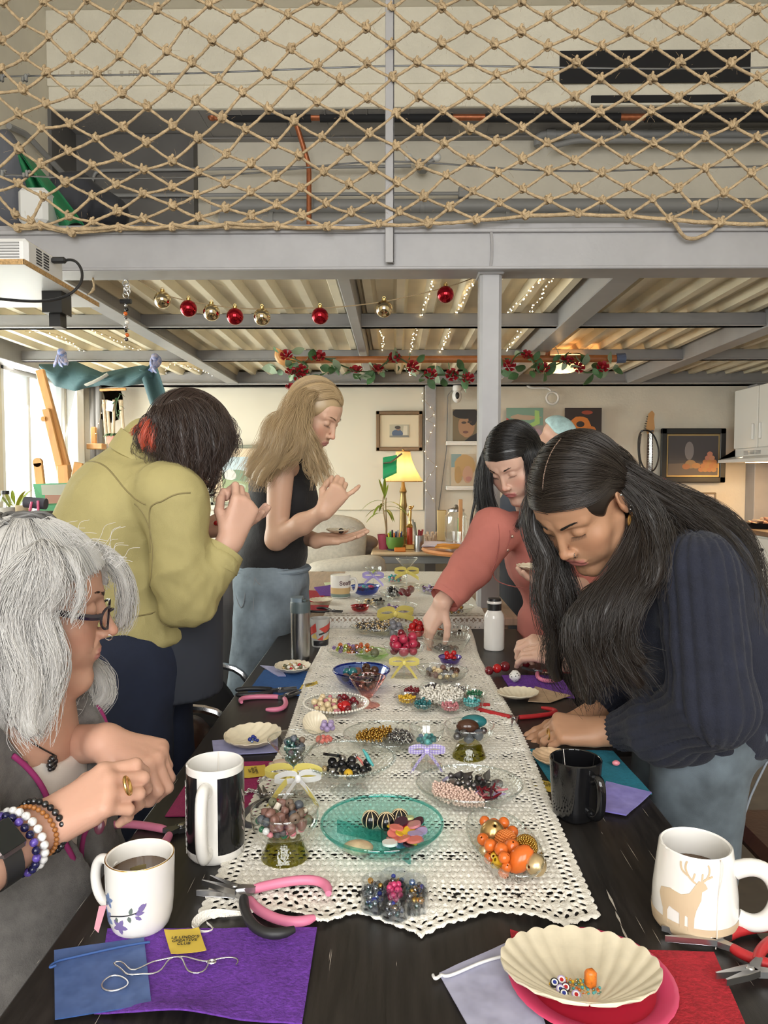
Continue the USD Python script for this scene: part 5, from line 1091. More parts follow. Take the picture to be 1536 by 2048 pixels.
def drop(n,radii,inside,floor,g,tries=30,pre=(),squash=.72):
 done=list(pre)
 for i in range(n):
  r=radii(i);best=None
  for _ in range(tries):
   x,y=inside(r);z=floor(x,y)+r
   for(a,b,c_,q)in done:
    d2=(x-a)**2+(y-b)**2;s=r+q
    if d2<s*s:z=max(z,c_+math.sqrt(s*s-d2)*squash)
   if best is None or z<best[2]:best=(x,y,z,r)
  done.append(best)
 return done[len(pre):]
def disc_in(cx,cy,R,g,sx=1.0,sy=1.0,rot=0.0):
 def f(r):
  a,q=g.uniform(0,2*PI),math.sqrt(g.uniform(0,1))*max(R-r,.0005);x,y=q*math.cos(a)*sx,q*math.sin(a)*sy
  return cx+x*math.cos(rot)-y*math.sin(rot),cy+x*math.sin(rot)+y*math.cos(rot)
 return f
PROTO={}
def bead(kind,mat,pos,r,label,group,g,cat='bead',nm=None,flat=False):
 R=trimesh.transformations.random_rotation_matrix(g.uniform(size=3))[:3,:3]if not flat else rotm((0,0,1),g.uniform(0,6))@rotm((1,0,0),g.uniform(-.35,.35))@rotm((0,1,0),g.uniform(-.35,.35))
 M=np.eye(4);M[:3,:3]=R*r;M[:3,3]=pos;key=(kind,mat);nm=nm or{'disc':'disc_bead','tube':'tube_bead','stick':'stick_bead','facet':'crystal_bead','pyramid':'pyramid_bead','nugget':'stone_bead'}.get(kind,'bead')
 if key not in PROTO:
  p=solo(nm,bead_mesh(kind),mat,label,cat,group,smooth=False if kind in FACET else 50)
  UsdGeom.Xformable(stage.GetPrimAtPath(p)).AddTransformOp(opSuffix='place').Set(Gf.Matrix4d(*M.T.ravel().tolist()));PROTO[key]=p
 else:p=clone(PROTO[key],M,label,cat,group)
 return p
def pile(n,kinds,R,where,g,inside=None,floor=None,group=None,flat=False,pre=(),tries=30,cat='bead'):
 w=np.array([k[0]for k in kinds],float);ch=g.choice(len(kinds),n,p=w/w.sum());rs=[g.uniform(*kinds[c][3])for c in ch]
 cx,cy,z0=where;inside=inside or disc_in(cx,cy,R,g);floor=floor or(lambda x,y:z0)
 d=drop(n,lambda i:rs[i],inside,floor,g,tries,pre,.22 if flat else .74)
 mx,my=np.mean([q[0]for q in d]),np.mean([q[1]for q in d]);sp=max(np.std([q[0]for q in d]),.002),max(np.std([q[1]for q in d]),.002)
 for c,(x,y,z,r)in zip(ch,d):
  k=kinds[c];bead(k[1],k[2],(x,y,z),r*(.98 if k[1]!='disc' else 1.25),k[4].replace(' in ',' at the '+('front ' if(y-my)/sp[1]<-.5 else 'back ' if(y-my)/sp[1]>.5 else 'middle ')+('left' if(x-mx)/sp[0]<-.5 else 'right' if(x-mx)/sp[0]>.5 else 'centre').replace('centre','' if abs(y-my)/sp[1]>.5 else 'part')+' of ',1).replace('  ',' '),group or k[4].split(' in ')[0]+'s',g,cat,flat=flat)
 return d
def loose(name,n,R,where,mats,r,label,g,kind='round',inside=None,floor=None,parent=None,cat='beads',tries=6):
 cx,cy,z0=where;inside=inside or disc_in(cx,cy,R,g);floor=floor or(lambda x,y:z0)
 base={'round':trimesh.creation.icosphere(1,1.0),'tube':tube([(0,0,-1),(0,0,1)],.6,6),'oval':ball((0,0,0),1,1,(.7,.7,1.3)),'disc':trimesh.creation.cylinder(1,.5,sections=8)}[kind]
 d=drop(n,lambda i:r*g.uniform(.85,1.15),inside,floor,g,tries);vs={m:[]for m in mats}
 for x,y,z,q in d:
  M=trimesh.transformations.random_rotation_matrix(g.uniform(size=3));M[:3,:3]*=q*.97;M[:3,3]=(x,y,z);vs[mats[g.integers(len(mats))]].append(xf(base,M))
 if len(mats)==1:return solo(name,cat_(vs[mats[0]]),mats[0],label,cat,kind='stuff',smooth=50)
 t=thing(name,label,cat);tag(t,kind='stuff')
 for m in mats:
  if vs[m]:part('bead',vs[m],m,t,world=True,smooth=50,kind='stuff')
 return t
def dish(name,label,at,prof,mat,rib=None,seg=64,sx=1,sy=1,rot=0,foot=None,foot_mat=None,rim=.0016,cat='bowl',extra=()):
 t=thing(name,label,cat,at,rotz=rot)
 part('bowl',lathe(prof,seg,rib=rib,sx=sx,sy=sy),mat,t,smooth=50)
 r,z=prof[-1];a=np.linspace(0,2*PI,seg+1)[:-1];rr=r*(1+(rib[1]*np.cos(rib[0]*a)if rib is not None and len(rib)<3 else 0)*np.ones(seg))
 if rim:part('rim',tube(np.stack([rr*np.cos(a)*sx,rr*np.sin(a)*sy,np.full(seg,z)],1),rim,6,closed=True),mat,t,smooth=60)
 if foot is not None:part('foot',lathe(foot,48),foot_mat or mat,t,smooth=50)
 for nm,m,ma in extra:part(nm,m,ma,t)
 return t
def bow(at,mat,s=.03,drop_=.05,label='',rot=0.0,mat2=None,group=None):
 t=thing('ribbon',label,'ribbon',at,rotz=rot)
 if group:tag(t,group=group)
 def strip(pts,w):
  p=spline(pts,16);return sheet(np.stack([p+V(0,-.25*w,w*.5),p+V(0,.25*w,-w*.5)],1),.0006)
 for q in(-1,1):
  part('loop',strip([(0,-.006,0),(q*s*.6,-.012,s*.35),(q*s*1.15,-.010,s*.1),(q*s*.7,-.004,-s*.12),(0,-.004,0)],s*.32),mat,t,smooth=60)
  part('tail',strip([(0,-.006,0),(q*s*.5,-.016,-drop_*.35),(q*s*.9,-.018,-drop_*.75),(q*s*1.1,-.022,-drop_)],s*.34),mat2 or mat,t,smooth=60)
 part('knot',ball((0,-.008,0),1,2,(s*.16,s*.14,s*.2)),mat,t,smooth=True)
 return t
def flat_quad(pts,th,mat,name,label,cat,n=(26,26),wave=.001,seed=1,group=None,kind=None,z=ZT,thick_edges=True,curl=0,lift=None):
 q=[np.append(T(px,py,z)[:2],z)for px,py in pts];U,W_=np.meshgrid(np.linspace(0,1,n[0]),np.linspace(0,1,n[1]),indexing='ij')
 Z=(q[0][None,None]*((1-U)*(1-W_))[...,None]+q[1]*(U*(1-W_))[...,None]+q[2]*(U*W_)[...,None]+q[3]*((1-U)*W_)[...,None])
 Z[...,2]+=th+wave*meshkit.fbm(np.stack([Z[...,0]*22,Z[...,1]*22,0*U+seed],-1),3,seed)
 if curl:Z[...,2]+=curl*(np.clip(np.abs(U-.5)*2-.6,0,1)*np.clip(np.abs(W_-.5)*2-.5,0,1))*4
 if lift is not None:Z[...,2]+=lift(U,W_)
 Z=Z.transpose(1,0,2)[::1]
 m=sheet(Z,th);
 if m.volume<0:m.invert()
 return Z,solo(name,m,mat,label,cat,group,kind,smooth=60)
def scallop(c,L,Wd,depth,rotz=0,tilt=(0,0),ribs=15,th=.0022,n=(64,30)):
 a=np.linspace(-1,1,n[0])[:,None];r=np.linspace(.03,1,n[1])[None];ph=a*1.43
 t_=L*np.cos(ph)/(np.cos(ph)**2+(np.sin(ph)*L/(2*Wd))**2)*(1+.012*np.abs(np.cos(a*ribs*PI/2)))
 x=np.sin(ph)*t_*r;y=np.cos(ph)*t_*r-L*.5
 rho=np.sqrt((x/Wd)**2+(y/L*2)**2);wv=(np.abs(np.cos(a*ribs*PI/2))-.5)
 z=depth*np.clip(rho,0,1.05)**2.2+.0034*(Wd/.08)*r**.8*wv*(1-.3*r)
 Z=np.stack([x+0*r,y,z],-1);m=sheet(Z,th)
 if m.volume<0:m.invert()
 hx=Wd*.34;wing=quad_prism([(-hx,-L*.47,depth*.95),(hx,-L*.47,depth*.95),(hx*.8,-L*.38,depth*.62),(-hx*.8,-L*.38,depth*.62)],(0,0,-th))
 m=cat_([m,wing]);Rz=rotm((0,0,1),rotz)@rotm((1,0,0),tilt[0])@rotm((0,1,0),tilt[1]);m.vertices=m.vertices@Rz.T
 m.vertices=m.vertices+np.asarray(c)-V(0,0,m.bounds[0][2]);return m
def mug(name,label,at,prof_out,th,rot,hz,hr,hw,mat='china_white',seg=72,liquid=None,handle_mat=None,sq=None,extra=(),handle_pts=None,hflat=1.0,cat='mug'):
 t=thing(name,label,cat,at,rotz=rot)
 pin=[(max(r-th,.0),z)for r,z in prof_out if z>.004];pin[0]=(pin[0][0],max(pin[0][1],.006));prof=[(0,.0)]+list(prof_out)+[(prof_out[-1][0]-th*.5,prof_out[-1][1]+th*.4)]+pin[::-1]+[(0,pin[0][1])]
 m=lathe(prof,seg)
 if sq:
  a=np.arctan2(m.vertices[:,1],m.vertices[:,0]);z=np.clip(m.vertices[:,2]/prof_out[-1][1],0,1);k=sq*(1-z**1.5);f=1/(np.abs(np.cos(a))**6+np.abs(np.sin(a))**6)**(1/6);m.vertices[:,:2]*=(1+k*(f-1)*.9)[:,None]
 part('body',m,mat,t,smooth=50)
 r0=np.interp((hz[0]+hz[1])/2,[p[1]for p in prof_out],[p[0]for p in prof_out])
 hp=handle_pts or[(np.interp(hz[1],[p[1]for p in prof_out],[p[0]for p in prof_out])-th*.5,0,hz[1]),(r0+hr*.75,0,hz[1]+.004),(r0+hr,0,(hz[0]+hz[1])/2+.006),(r0+hr*.72,0,hz[0]+.004),(np.interp(hz[0],[p[1]for p in prof_out],[p[0]for p in prof_out])-th*.5,0,hz[0])]
 path=spline(hp,26);part('handle',tube(path,hw,14,flat=hflat),handle_mat or mat,t,smooth=60)
 if liquid:zl,lm=liquid;part('drink',lathe([(0,zl),(np.interp(zl,[p[1]for p in pin],[p[0]for p in pin])-.0004,zl)],40),lm,t,smooth=60)
 for nm,m,ma in extra:part(nm,m,ma,t)
 return t
def on_cyl(poly,prof,a0,z0,out=.0004,s=1.0,depth=.0005):
 ms=[]
 for g in getattr(poly,'geoms',[poly]):
  if g.is_empty:continue
  g=g.segmentize(.004);m=trimesh.creation.extrude_polygon(g,depth,engine='earcut');m=trimesh.Trimesh(*trimesh.remesh.subdivide_to_size(m.vertices,m.faces,.006,max_iter=8),process=False);v=m.vertices.copy()
  zz=z0+v[:,1]*s;r=np.interp(zz,[p[1]for p in prof],[p[0]for p in prof]);a=a0+v[:,0]*s/r.mean();rr=r+out+v[:,2]-depth*.5
  m.vertices=np.stack([rr*np.cos(a),rr*np.sin(a),zz],1);ms.append(m)
 return cat_(ms)
def text_poly(s,h):
 m=meshkit.text_mesh(s,h,.001,True);v,f=m.vertices,m.faces;top=np.all(v[f][:,:,2]>.0005,1)
 return shapely.union_all([sg.Polygon(v[t][:,:2]).buffer(h*.004)for t in f[top]])
def pliers(at,rot,label,grips,nose=.045,grip=.085,open_=.16,z=.006,flip=False,bent=.10,steel='steel_dark',group=None,s=1.0):
 t=thing('pliers',label,'pliers',(at[0],at[1],at[2]),group=group,rotz=rot)
 for q,gm in zip((-1,1),grips):
  j=quad_prism([V(-.006,q*.008,0),V(.010,q*.009,0),V(nose,q*(.0022+open_*nose*.5),.001),V(nose,q*(.0003+open_*nose*.5),.001),V(.010,q*.001,0),V(-.004,-q*.004,0)],(0,0,.007))
  arm_=quad_prism([V(.004,q*.004,0),V(-.006,-q*.007,0),V(-.024,-q*.014,0),V(-.026,-q*.008,0),V(-.006,q*.006,0)],(0,0,.007))
  m=cat_([j,arm_]);m.vertices=m.vertices*s+V(0,0,.002+(.002 if q>0 else 0));jp=part('jaw',m,steel,t,smooth=False)
  pts=[(-.022,-q*.011,.006),(-.040,-q*(.018+bent*.06),.006),(-.040-grip*.5,-q*(.020+bent*.16),.007),(-.030-grip,-q*(.016+bent*.10),.007)]
  part('grip',tube(spline(np.array(pts)*s,16),np.r_[.0055,[.0062]*13,.0058,.004]*s,10),gm,jp,smooth=60)
 part('rivet',lathe([(0,.0128),(.0035,.0124),(.0045,.011),(.0045,.009)],16),'steel_bright',t)
 return t
# the crocheted white runner
def clip_grid(Z,f):
 n,m=f.shape;i,j=np.meshgrid(np.arange(n-1),np.arange(m-1),indexing='ij');i,j=i.ravel(),j.ravel();a=i*m+j;odd=((i+j)%2==0)[:,None]
 t=np.vstack([np.where(odd,np.stack([a,a+m,a+m+1],1),np.stack([a,a+m,a+1],1)),np.where(odd,np.stack([a,a+m+1,a+1],1),np.stack([a+m,a+m+1,a+1],1))])
 P_,F_=Z.reshape(-1,3),f.ravel();s=F_[t]>0;k=s.sum(1);v=[P_];out=[t[k==3]];nv=len(P_)
 for want in(1,2):
  q=t[k==want];b=s[k==want]
  if not len(q):continue
  first=np.argmax(b if want==1 else~b,axis=1);q=np.stack([q[np.arange(len(q)),(first+d)%3]for d in range(3)],1)
  def cut(x,y):w=F_[x]/(F_[x]-F_[y]);return P_[x]+(P_[y]-P_[x])*w[:,None]
  e1,e2=cut(q[:,0],q[:,1]),cut(q[:,0],q[:,2]);v+=[e1,e2];i1=nv+np.arange(len(q));i2=i1+len(q);nv+=2*len(q)
  out+=[np.stack([q[:,0],i1,i2],1)]if want==1 else[np.stack([i1,q[:,1],q[:,2]],1),np.stack([i1,q[:,2],i2],1)]
 mm=trimesh.Trimesh(np.vstack(v),np.vstack(out),process=False);mm.merge_vertices(digits_vertex=6);return mm
def hole(u,v,cu,cv,r):return np.hypot((u-cu),(v-cv))-r
def lattice(u,v,du,dv,r,ph=0.0):
 row=np.round(v/dv);off=np.where(row%2==0,0,.5)*du+ph;return np.hypot(u-off-np.round((u-off)/du)*du,(v-row*dv))-r
XL,XR,YF=-.236,.262,2.63
def near_edge(u):
 t=lambda c,w,d:d*np.clip(1-np.abs(u-c)/w,0,1)
 return .912-t(.036,.085,.062)-t(-.085,.05,.032)-t(-.215,.07,.020)-t(.215,.08,.030)-.004*np.abs(np.sin(u*PI/.014))
def runner_field(u,v):
 side=np.minimum(u-XL-.004*np.abs(np.sin(v*PI/.016))*-1,XR-u+.004*np.abs(np.sin(v*PI/.016)));e=np.minimum(side,np.minimum(v-near_edge(u),YF-v))
 f=np.minimum(e,.02)
 band=np.abs(((v+.012)%.096)-.048)
 f=np.where((band>.030)&(e>.035),np.minimum(f,lattice(u,v,.0125,.0095,.0030+.0008*np.sin(u*90))),f)
 f=np.where((band<=.030)&(e>.035),np.minimum(f,lattice(u,v,.0105,.0145,.00125)),f)
 pet=np.where((band>.040)&(e>.03),np.hypot(u-np.round(u/.042)*.042,(band-.048))-.0036,1);f=np.minimum(f,pet)
 f=np.where(e<.034,np.minimum(f,lattice(np.where(side<v-near_edge(u),v,u),e-.004,.0135,.0115,.0034)),f)
 return np.where(e<.009,np.minimum(e,lattice(u+v,u-v,.0095,.011,.0016)if False else e),f),e
def lace_patch(u0,u1,v0,v1,h):
 U,W_=np.meshgrid(np.arange(u0,u1+h,h),np.arange(v0,v1+h,h),indexing='ij');f,e=runner_field(U,W_)
 ruff=np.clip(1-(W_-.86)/.13,0,1);q=np.stack([U,W_,0*U],-1)
 z=ZT+.0012+.0030*np.sqrt(np.clip(f/.0030,0,1))+.0022*(meshkit.fbm(q*26,3,3)-.3)+ruff*(.020*np.clip(meshkit.noise(q*(17,26,1)+3,8)-.42,0,1))+.0011*np.cos(U*2*PI/.0062)*(e>.03)*np.clip(f/.004,0,1)
 z+=np.clip(.009-e,0,.009)*.10*(e>0)
 sx=.006*np.sin(W_*5.2)+.010*(meshkit.noise(q*4+9,2)-.5);sy=ruff*.016*(meshkit.noise(q*14+2,5)-.5)
 return clip_grid(np.stack([U+sx,W_+sy,z],-1),f)
solo('table_runner',cat_([lace_patch(XL-.02,XR+.02,.82,1.40,.0019),lace_patch(XL-.02,XR+.02,1.4-.0001,YF,.0031)]),'lace_cotton','white crocheted lace runner with scalloped openwork edge laid down the black table','table runner',smooth=True)
tas=[]
for k,(px,py)in enumerate(((1004,1410),(1022,1448),(1040,1502),(1066,1556),(1078,1500))):
 q=T(px,py,ZT);m=cat_([ball(q+V(.007*math.cos(a),.007*math.sin(a),.004),.0042,1)for a in np.arange(6)/6*2*PI]+[ball(q+V(0,0,.005),.004,1)]+[ball(q+V(-.011-.006*i,0,.004),.003,1)for i in range(2)])
 if k<4:solo('crochet_flower',m,'lace_cotton','small white crocheted flower hanging off the right edge of the runner','trimming','crochet flowers on the runner edge')
q=T(405,1848,ZT);p_=spline([q+V(.05,.02,.004),q+V(.02,.012,.012),q+V(-.004,.0,.014),q+V(-.008,-.018,.010),q+V(.012,-.022,.006),q+V(.006,-.004,.006)],30)
solo('lace_curl',sheet(np.stack([p_,p_+V(.006,.004,-.010)],1),.003),'lace_cotton','curled over corner of the lace runner beside the purple felt','table runner',smooth=60)
# dishes of beads on the runner
G=np.random.default_rng(77)
def bm(name,col,rough=.25,metal=0,**k):return pm('bead_'+name,col,rough,metal,**k)
for nm,col,ro,me in(('orange',(.62,.13,.018),.22,0),('orange_matte',(.60,.17,.03),.5,0),('amber_yellow',(.60,.36,.02),.3,0),('brown',(.055,.022,.012),.15,0),('plum',(.05,.012,.025),.15,0),('gold',(.55,.36,.14),.28,.8),('gold_pale',(.62,.47,.26),.3,.7),('gold_seed',(.50,.30,.07),.3,1),('raspberry',(.36,.022,.055),.35,0),('red',(.42,.012,.014),.12,0),('dark_red',(.14,.010,.016),.15,0),('rose',(.50,.18,.20),.25,0),('cream',(.66,.52,.31),.22,0),('pearl',(.72,.68,.60),.18,0),('blush',(.70,.50,.42),.25,0),('white',(.75,.74,.72),.25,0),('jet',(.009,.009,.010),.08,0),('silver',(.55,.55,.55),.22,1),('pewter',(.13,.12,.12),.35,.85),('teal',(.02,.13,.14),.2,0),('turquoise',(.08,.36,.36),.3,0),('green',(.03,.14,.07),.25,0),('moss',(.13,.13,.075),.5,0),('clay',(.15,.10,.07),.55,0),('stone_grey',(.16,.16,.16),.5,0),('slate',(.075,.085,.10),.4,0),('rose_brown',(.19,.095,.075),.4,0),('ivory',(.60,.54,.44),.45,0),('pink',(.66,.22,.26),.3,0),('cobalt',(.02,.035,.24),.1,0),('lilac',(.36,.28,.48),.25,0),('coral',(.62,.16,.13),.3,0),('lime',(.50,.56,.24),.3,0),('grey',(.17,.17,.19),.4,0),('magenta',(.46,.035,.12),.25,0)):bm(nm,col,ro,me)
for nm,col in(('crystal_blue',(.35,.50,.80)),('crystal_amber',(.95,.66,.22)),('crystal_clear',(.93,.95,.96)),('crystal_teal',(.35,.66,.66)),('crystal_smoke',(.45,.45,.50)),('crystal_lime',(.75,.85,.25)),('crystal_orange',(.95,.45,.12)),('crystal_violet',(.55,.42,.78))):glass(nm,col,.05,.16)
def bowl_floor(cx,cy,z0,R,H,p=2.0,sx=1,sy=1):return lambda x,y:z0+.002+H*min(1.3,(((x-cx)/sx)**2+((y-cy)/sy)**2)**.5/R)**p
def at(px,py,z=ZL):q=T(px,py,z);return V(q[0],q[1],z)
c=at(570,1712);pr=[(.0,.026),(.020,.0265),(.036,.033),(.046,.046),(.0485,.060),(.0475,.070)]
dish('glass_bowl','clear round bowl on an olive glass foot holding earthy grey beads',c,pr,'glass_plain',foot=[(.034,.0),(.0335,.004),(.027,.016),(.025,.024),(.022,.028),(.010,.0275)],foot_mat='glass_olive')
fl=bowl_floor(*c[:2],c[2]+.027,.05,.035,2.5)
loose('small_beads',70,.044,(*c[:2],c[2]+.027),['bead_stone_grey','bead_white','bead_pink','bead_stone_grey','bead_ivory','bead_green'],.0048,'small grey, white and pink beads in the bottom of the olive-footed front bowl',G,floor=fl)
d1=pile(36,[(5,'rondelle','bead_clay',(.006,.0085),'clay brown bead heaped in the olive-footed front bowl'),(3,'tube','bead_ivory',(.005,.008),'striped ivory tube bead in the olive-footed front bowl'),(3,'nugget','bead_rose_brown',(.006,.009),'rosy brown stone bead in the olive-footed front bowl'),(3,'round','bead_slate',(.005,.008),'slate blue bead in the olive-footed front bowl'),(2,'round','bead_moss',(.006,.008),'mossy green bead in the olive-footed front bowl')],.042,(*c[:2],c[2]+.046),G,floor=lambda x,y:c[2]+.043+.006*math.hypot(x-c[0],y-c[1])/.04)
c2=at(764,1688);pr=[(0,.003),(.052,.003),(.066,.010),(.080,.022),(.0895,.034)];pr=[(float(a),float(b))for a,b in spline(np.array([(a,b,0)for a,b in pr]),14)[:,:2]]
def wall(a,R=.074,h=.020):return quad_prism([V(0,-.0015,.003),V(R,-.0015,.003),V(R,-.0015,.003+h),V(.012,-.0015,.003+h*.8),V(0,-.0015,.003+h)],(0,.003,0)).apply_transform(trimesh.transformations.rotation_matrix(a,(0,0,1)))
dish('divided_dish','round ribbed teal glass dish with three compartments at the front of the runner',c2,pr,'glass_teal',rib=(56,.012,np.r_[np.zeros(5),np.ones(9)]),seg=224,rim=.0024,extra=[('divider',wall(a),'glass_teal')for a in(-1.0,.55,2.75)])
pk=lambda k,mt,r,lb:(1,k,mt,r,lb)
for dx,dy in((-.016,.034),(.008,.028),(.028,.040)):
 p=c2+V(dx-.002,dy,.021);b=thing('lined_bead',{-.016:'left',.008:'middle',.028:'right and rearmost'}[dx]+' large black bead with cream looped lines in the teal dish','bead',p)
 part('body',ball((0,0,0),.0135,3),'bead_jet',b,smooth=True)
 for o in(.3,1.1,1.9,2.7):t_=np.linspace(0,2*PI,25)[:-1];part('line',tube(np.stack([.0137*np.cos(t_)*math.cos(o),.0137*np.cos(t_)*math.sin(o),.0137*np.sin(t_)],1),.0007,5,closed=True),'bead_cream',b)
wedge_in=lambda r:(lambda a,q:(c2[0]+q*math.cos(a),c2[1]+q*math.sin(a)))(G.uniform(-.85,.42),G.uniform(.016,.064))
pile(30,[(2,'disc','bead_coral',(.007,.010),'coral shell disc in the teal dish'),(2,'disc','bead_lilac',(.008,.011),'lilac shell disc in the teal dish'),(1.5,'disc','bead_plum',(.007,.010),'plum shell disc in the teal dish'),(1,'disc','bead_amber_yellow',(.006,.008),'yellow shell disc in the teal dish'),(1.2,'disc','bead_red',(.007,.010),'red shell disc in the teal dish'),(1.2,'disc','bead_rose',(.008,.011),'rose shell disc in the teal dish')],.06,(*c2[:2],c2[2]+.006),G,inside=wedge_in,flat=True,floor=bowl_floor(*c2[:2],c2[2]+.005,.09,.02,3))
bead('disc','bead_white',c2+V(.012,-.038,.021),.013,'white oval shell disc leaning in the teal dish','white shell disc',G,flat=True);bead('disc','bead_lime',c2+V(.038,.030,.026),.012,'pale green flat disc at the back of the teal dish','green disc',G,flat=True)
solo('shell_pendant',ball(c2+V(-.034,-.030,.010),1,3,(.022,.016,.009)),'shell_brown','flat mottled brown shell in the left compartment of the teal dish','shell',smooth=True)
c3=at(938,1602);pr3=[(0,.003),(.045,.003),(.062,.008),(.078,.019),(.0885,.032)];pr3=[(float(a),float(b))for a,b in spline(np.array([(a,b,0)for a,b in pr3]),12)[:,:2]]
dish('divided_dish','clear ribbed oval dish with pale pink seed beads and dark metal pyramids',c3,pr3,'glass_cut',rib=(52,.010,np.r_[np.zeros(4),np.ones(8)]),seg=208,sx=1.0,sy=.86,rim=.002,extra=[('divider',wall(a,.070,.017),'glass_plain')for a in(-1.1,.35,2.5)])
sect=lambda cc,a0,a1,q0,q1,sy=1.0:(lambda r:(lambda a,q:(cc[0]+q*math.cos(a),cc[1]+q*math.sin(a)*sy))(G.uniform(a0,a1),math.sqrt(G.uniform(q0**2,q1**2))))
loose('seed_beads',620,.06,(*c3[:2],c3[2]+.006),['bead_blush'],.0022,'pale pink seed beads filling one side of the clear divided dish',G,inside=sect(c3,2.6,5.05,.008,.062,.86),floor=bowl_floor(*c3[:2],c3[2]+.006,.09,.02,3))
pile(24,[(3,'round','bead_pewter',(.005,.007),'dark pewter bead in the clear dish with pink seed beads'),(2,'pyramid','bead_pewter',(.008,.011),'dark metal pyramid in the clear dish with pink seed beads'),(2,'round','bead_silver',(.004,.006),'silver bead in the clear dish with pink seed beads'),(2,'disc','bead_crystal_clear' if False else 'bead_silver',(.006,.009),'silver disc in the clear dish with pink seed beads')],.05,(*c3[:2],c3[2]+.006),G,inside=sect(c3,.45,2.3,.012,.060,.86),floor=bowl_floor(*c3[:2],c3[2]+.005,.09,.02,3))
pile(26,[(3,'stick','bead_dark_red',(.006,.008),'dark red shell chip in the clear dish with pink seed beads'),(2,'stick','bead_rose',(.006,.008),'rose shell chip in the clear dish with pink seed beads'),(2,'stick','bead_plum',(.006,.008),'plum shell chip in the clear dish with pink seed beads'),(1,'stick','bead_lilac',(.005,.007),'lilac shell chip in the clear dish with pink seed beads')],.05,(*c3[:2],c3[2]+.006),G,inside=sect(c3,-1.0,.25,.014,.056,.86),flat=True,floor=bowl_floor(*c3[:2],c3[2]+.006,.09,.02,3))
c4=at(1006,1728);pr4=[(0,.004),(.020,.004),(.032,.010),(.040,.022),(.046,.036)];rot4=.16
dish('oval_dish','oval cut-glass dish of orange, gold and brown beads at the front right',c4,pr4,'glass_cut',rib=(30,.020,np.array([0,0,.6,1,1])),seg=120,sx=1,sy=2.15,rot=rot4,rim=.0016)
def in4(r):a,q=G.uniform(0,2*PI),math.sqrt(G.uniform(0,1));x,y=q*max(.032-r*.6,.004)*math.cos(a),q*(.072-r)*math.sin(a);return c4[0]+x*math.cos(rot4)-y*math.sin(rot4),c4[1]+x*math.sin(rot4)+y*math.cos(rot4)
big=[]
for dx,dy,r,k,mt,lb in((-.002,.030,.0185,'round','bead_gold','largest brushed gold bead'),(.010,.006,.0165,'beaded','bead_orange_matte','orange bead covered in seed beads'),(.033,-.012,.0165,'beaded','bead_gold_seed','gold bead wound with seed beads'),(.010,-.018,.0155,'oval','bead_orange','big glossy orange oval bead'),(.014,-.045,.0175,'oval','bead_orange','largest glossy orange oval bead'),(.031,-.058,.0150,'round','bead_gold_pale','pale gold bead with a dark hole')):
 x,y=dx*math.cos(rot4)-dy*math.sin(rot4),dx*math.sin(rot4)+dy*math.cos(rot4);p=c4+V(x-.004,y,.012+r);big.append((*p,r));bead(k,mt,p,r,lb+' in the oval cut-glass dish',lb,G)
pile(20,[(6,'round','bead_orange',(.0065,.010),'glossy orange bead in the oval cut-glass dish'),(3,'rondelle','bead_orange',(.008,.011),'flat orange disc bead in the oval cut-glass dish'),(3,'tube','bead_amber_yellow',(.0075,.009),'yellow and black patterned bead in the oval cut-glass dish'),(2.2,'round','bead_brown',(.009,.0125),'dark brown wooden bead in the oval cut-glass dish'),(1,'round','bead_plum',(.008,.010),'plum coloured bead in the oval cut-glass dish'),(1,'round','bead_gold_pale',(.008,.010),'small pale gold bead in the oval cut-glass dish')],.05,(*c4[:2],c4[2]+.006),G,inside=in4,floor=lambda x,y:c4[2]+.008,pre=big,tries=150)
c5=at(789,1803);t=thing('bead_organizer','clear plastic flower-shaped organizer with six petals of crystal beads','organizer',c5)
pet=[V(.0285*math.cos(a),.0285*math.sin(a),0)for a in np.arange(6)*PI/3+PI/6]
outl=shapely.union_all([sg.Point(p[0],p[1]).buffer(.0182,24)for p in pet]+[sg.Point(0,0).buffer(.03,32)])
part('tray',extr(outl,.0012,.0),'plastic_clear',t,smooth=30)
def ring_wall(poly,h,th=.0009):return extr(poly.difference(poly.buffer(-th)),h,.0012)
part('outer_wall',ring_wall(outl,.020),'plastic_clear',t,smooth=30);part('center_cup',ring_wall(sg.Point(0,0).buffer(.0145,32),.021),'plastic_clear',t,smooth=30)
for a in np.arange(6)*PI/3:part('divider',box((.027*math.cos(a),.027*math.sin(a),.0115),(.025,.0009,.0205),R=rotm((0,0,1),a)),'plastic_clear',t,smooth=False)
pile(16,[(1,'round','bead_magenta',(.0036,.0044),'magenta bead in the middle cup of the flower organizer')],.0125,(*c5[:2],c5[2]+.002),G)
CRY=[('crystal_blue','blue crystal bead'),('crystal_amber','amber crystal bead'),('crystal_clear','clear crystal bead'),('crystal_teal','teal crystal bead'),('crystal_smoke','smoky crystal bead')]
for i,p in enumerate(pet):
 pile(11,[(2 if(i+j)%3==0 else .8,'facet',m_,(.0034,.0046),l_+' in a petal of the flower organizer')for j,(m_,l_)in enumerate(CRY)]+[(.8,'round','bead_cobalt',(.003,.004),'cobalt bead in a petal of the flower organizer'),(.6,'round','bead_gold_seed',(.003,.004),'gold bead in a petal of the flower organizer')],.0135,(c5[0]+p[0]*1.05,c5[1]+p[1]*1.05,c5[2]+.002),G)
c6=at(938,1512);pr6=[(0,.026),(.022,.027),(.038,.036),(.0465,.050),(.0475,.062)]
dish('glass_bowl','clear round bowl on a lime-olive glass foot holding big dark stones',c6,pr6,'glass_plain',foot=[(.033,0),(.0325,.004),(.027,.016),(.0255,.022),(.020,.027)],foot_mat='glass_olive')
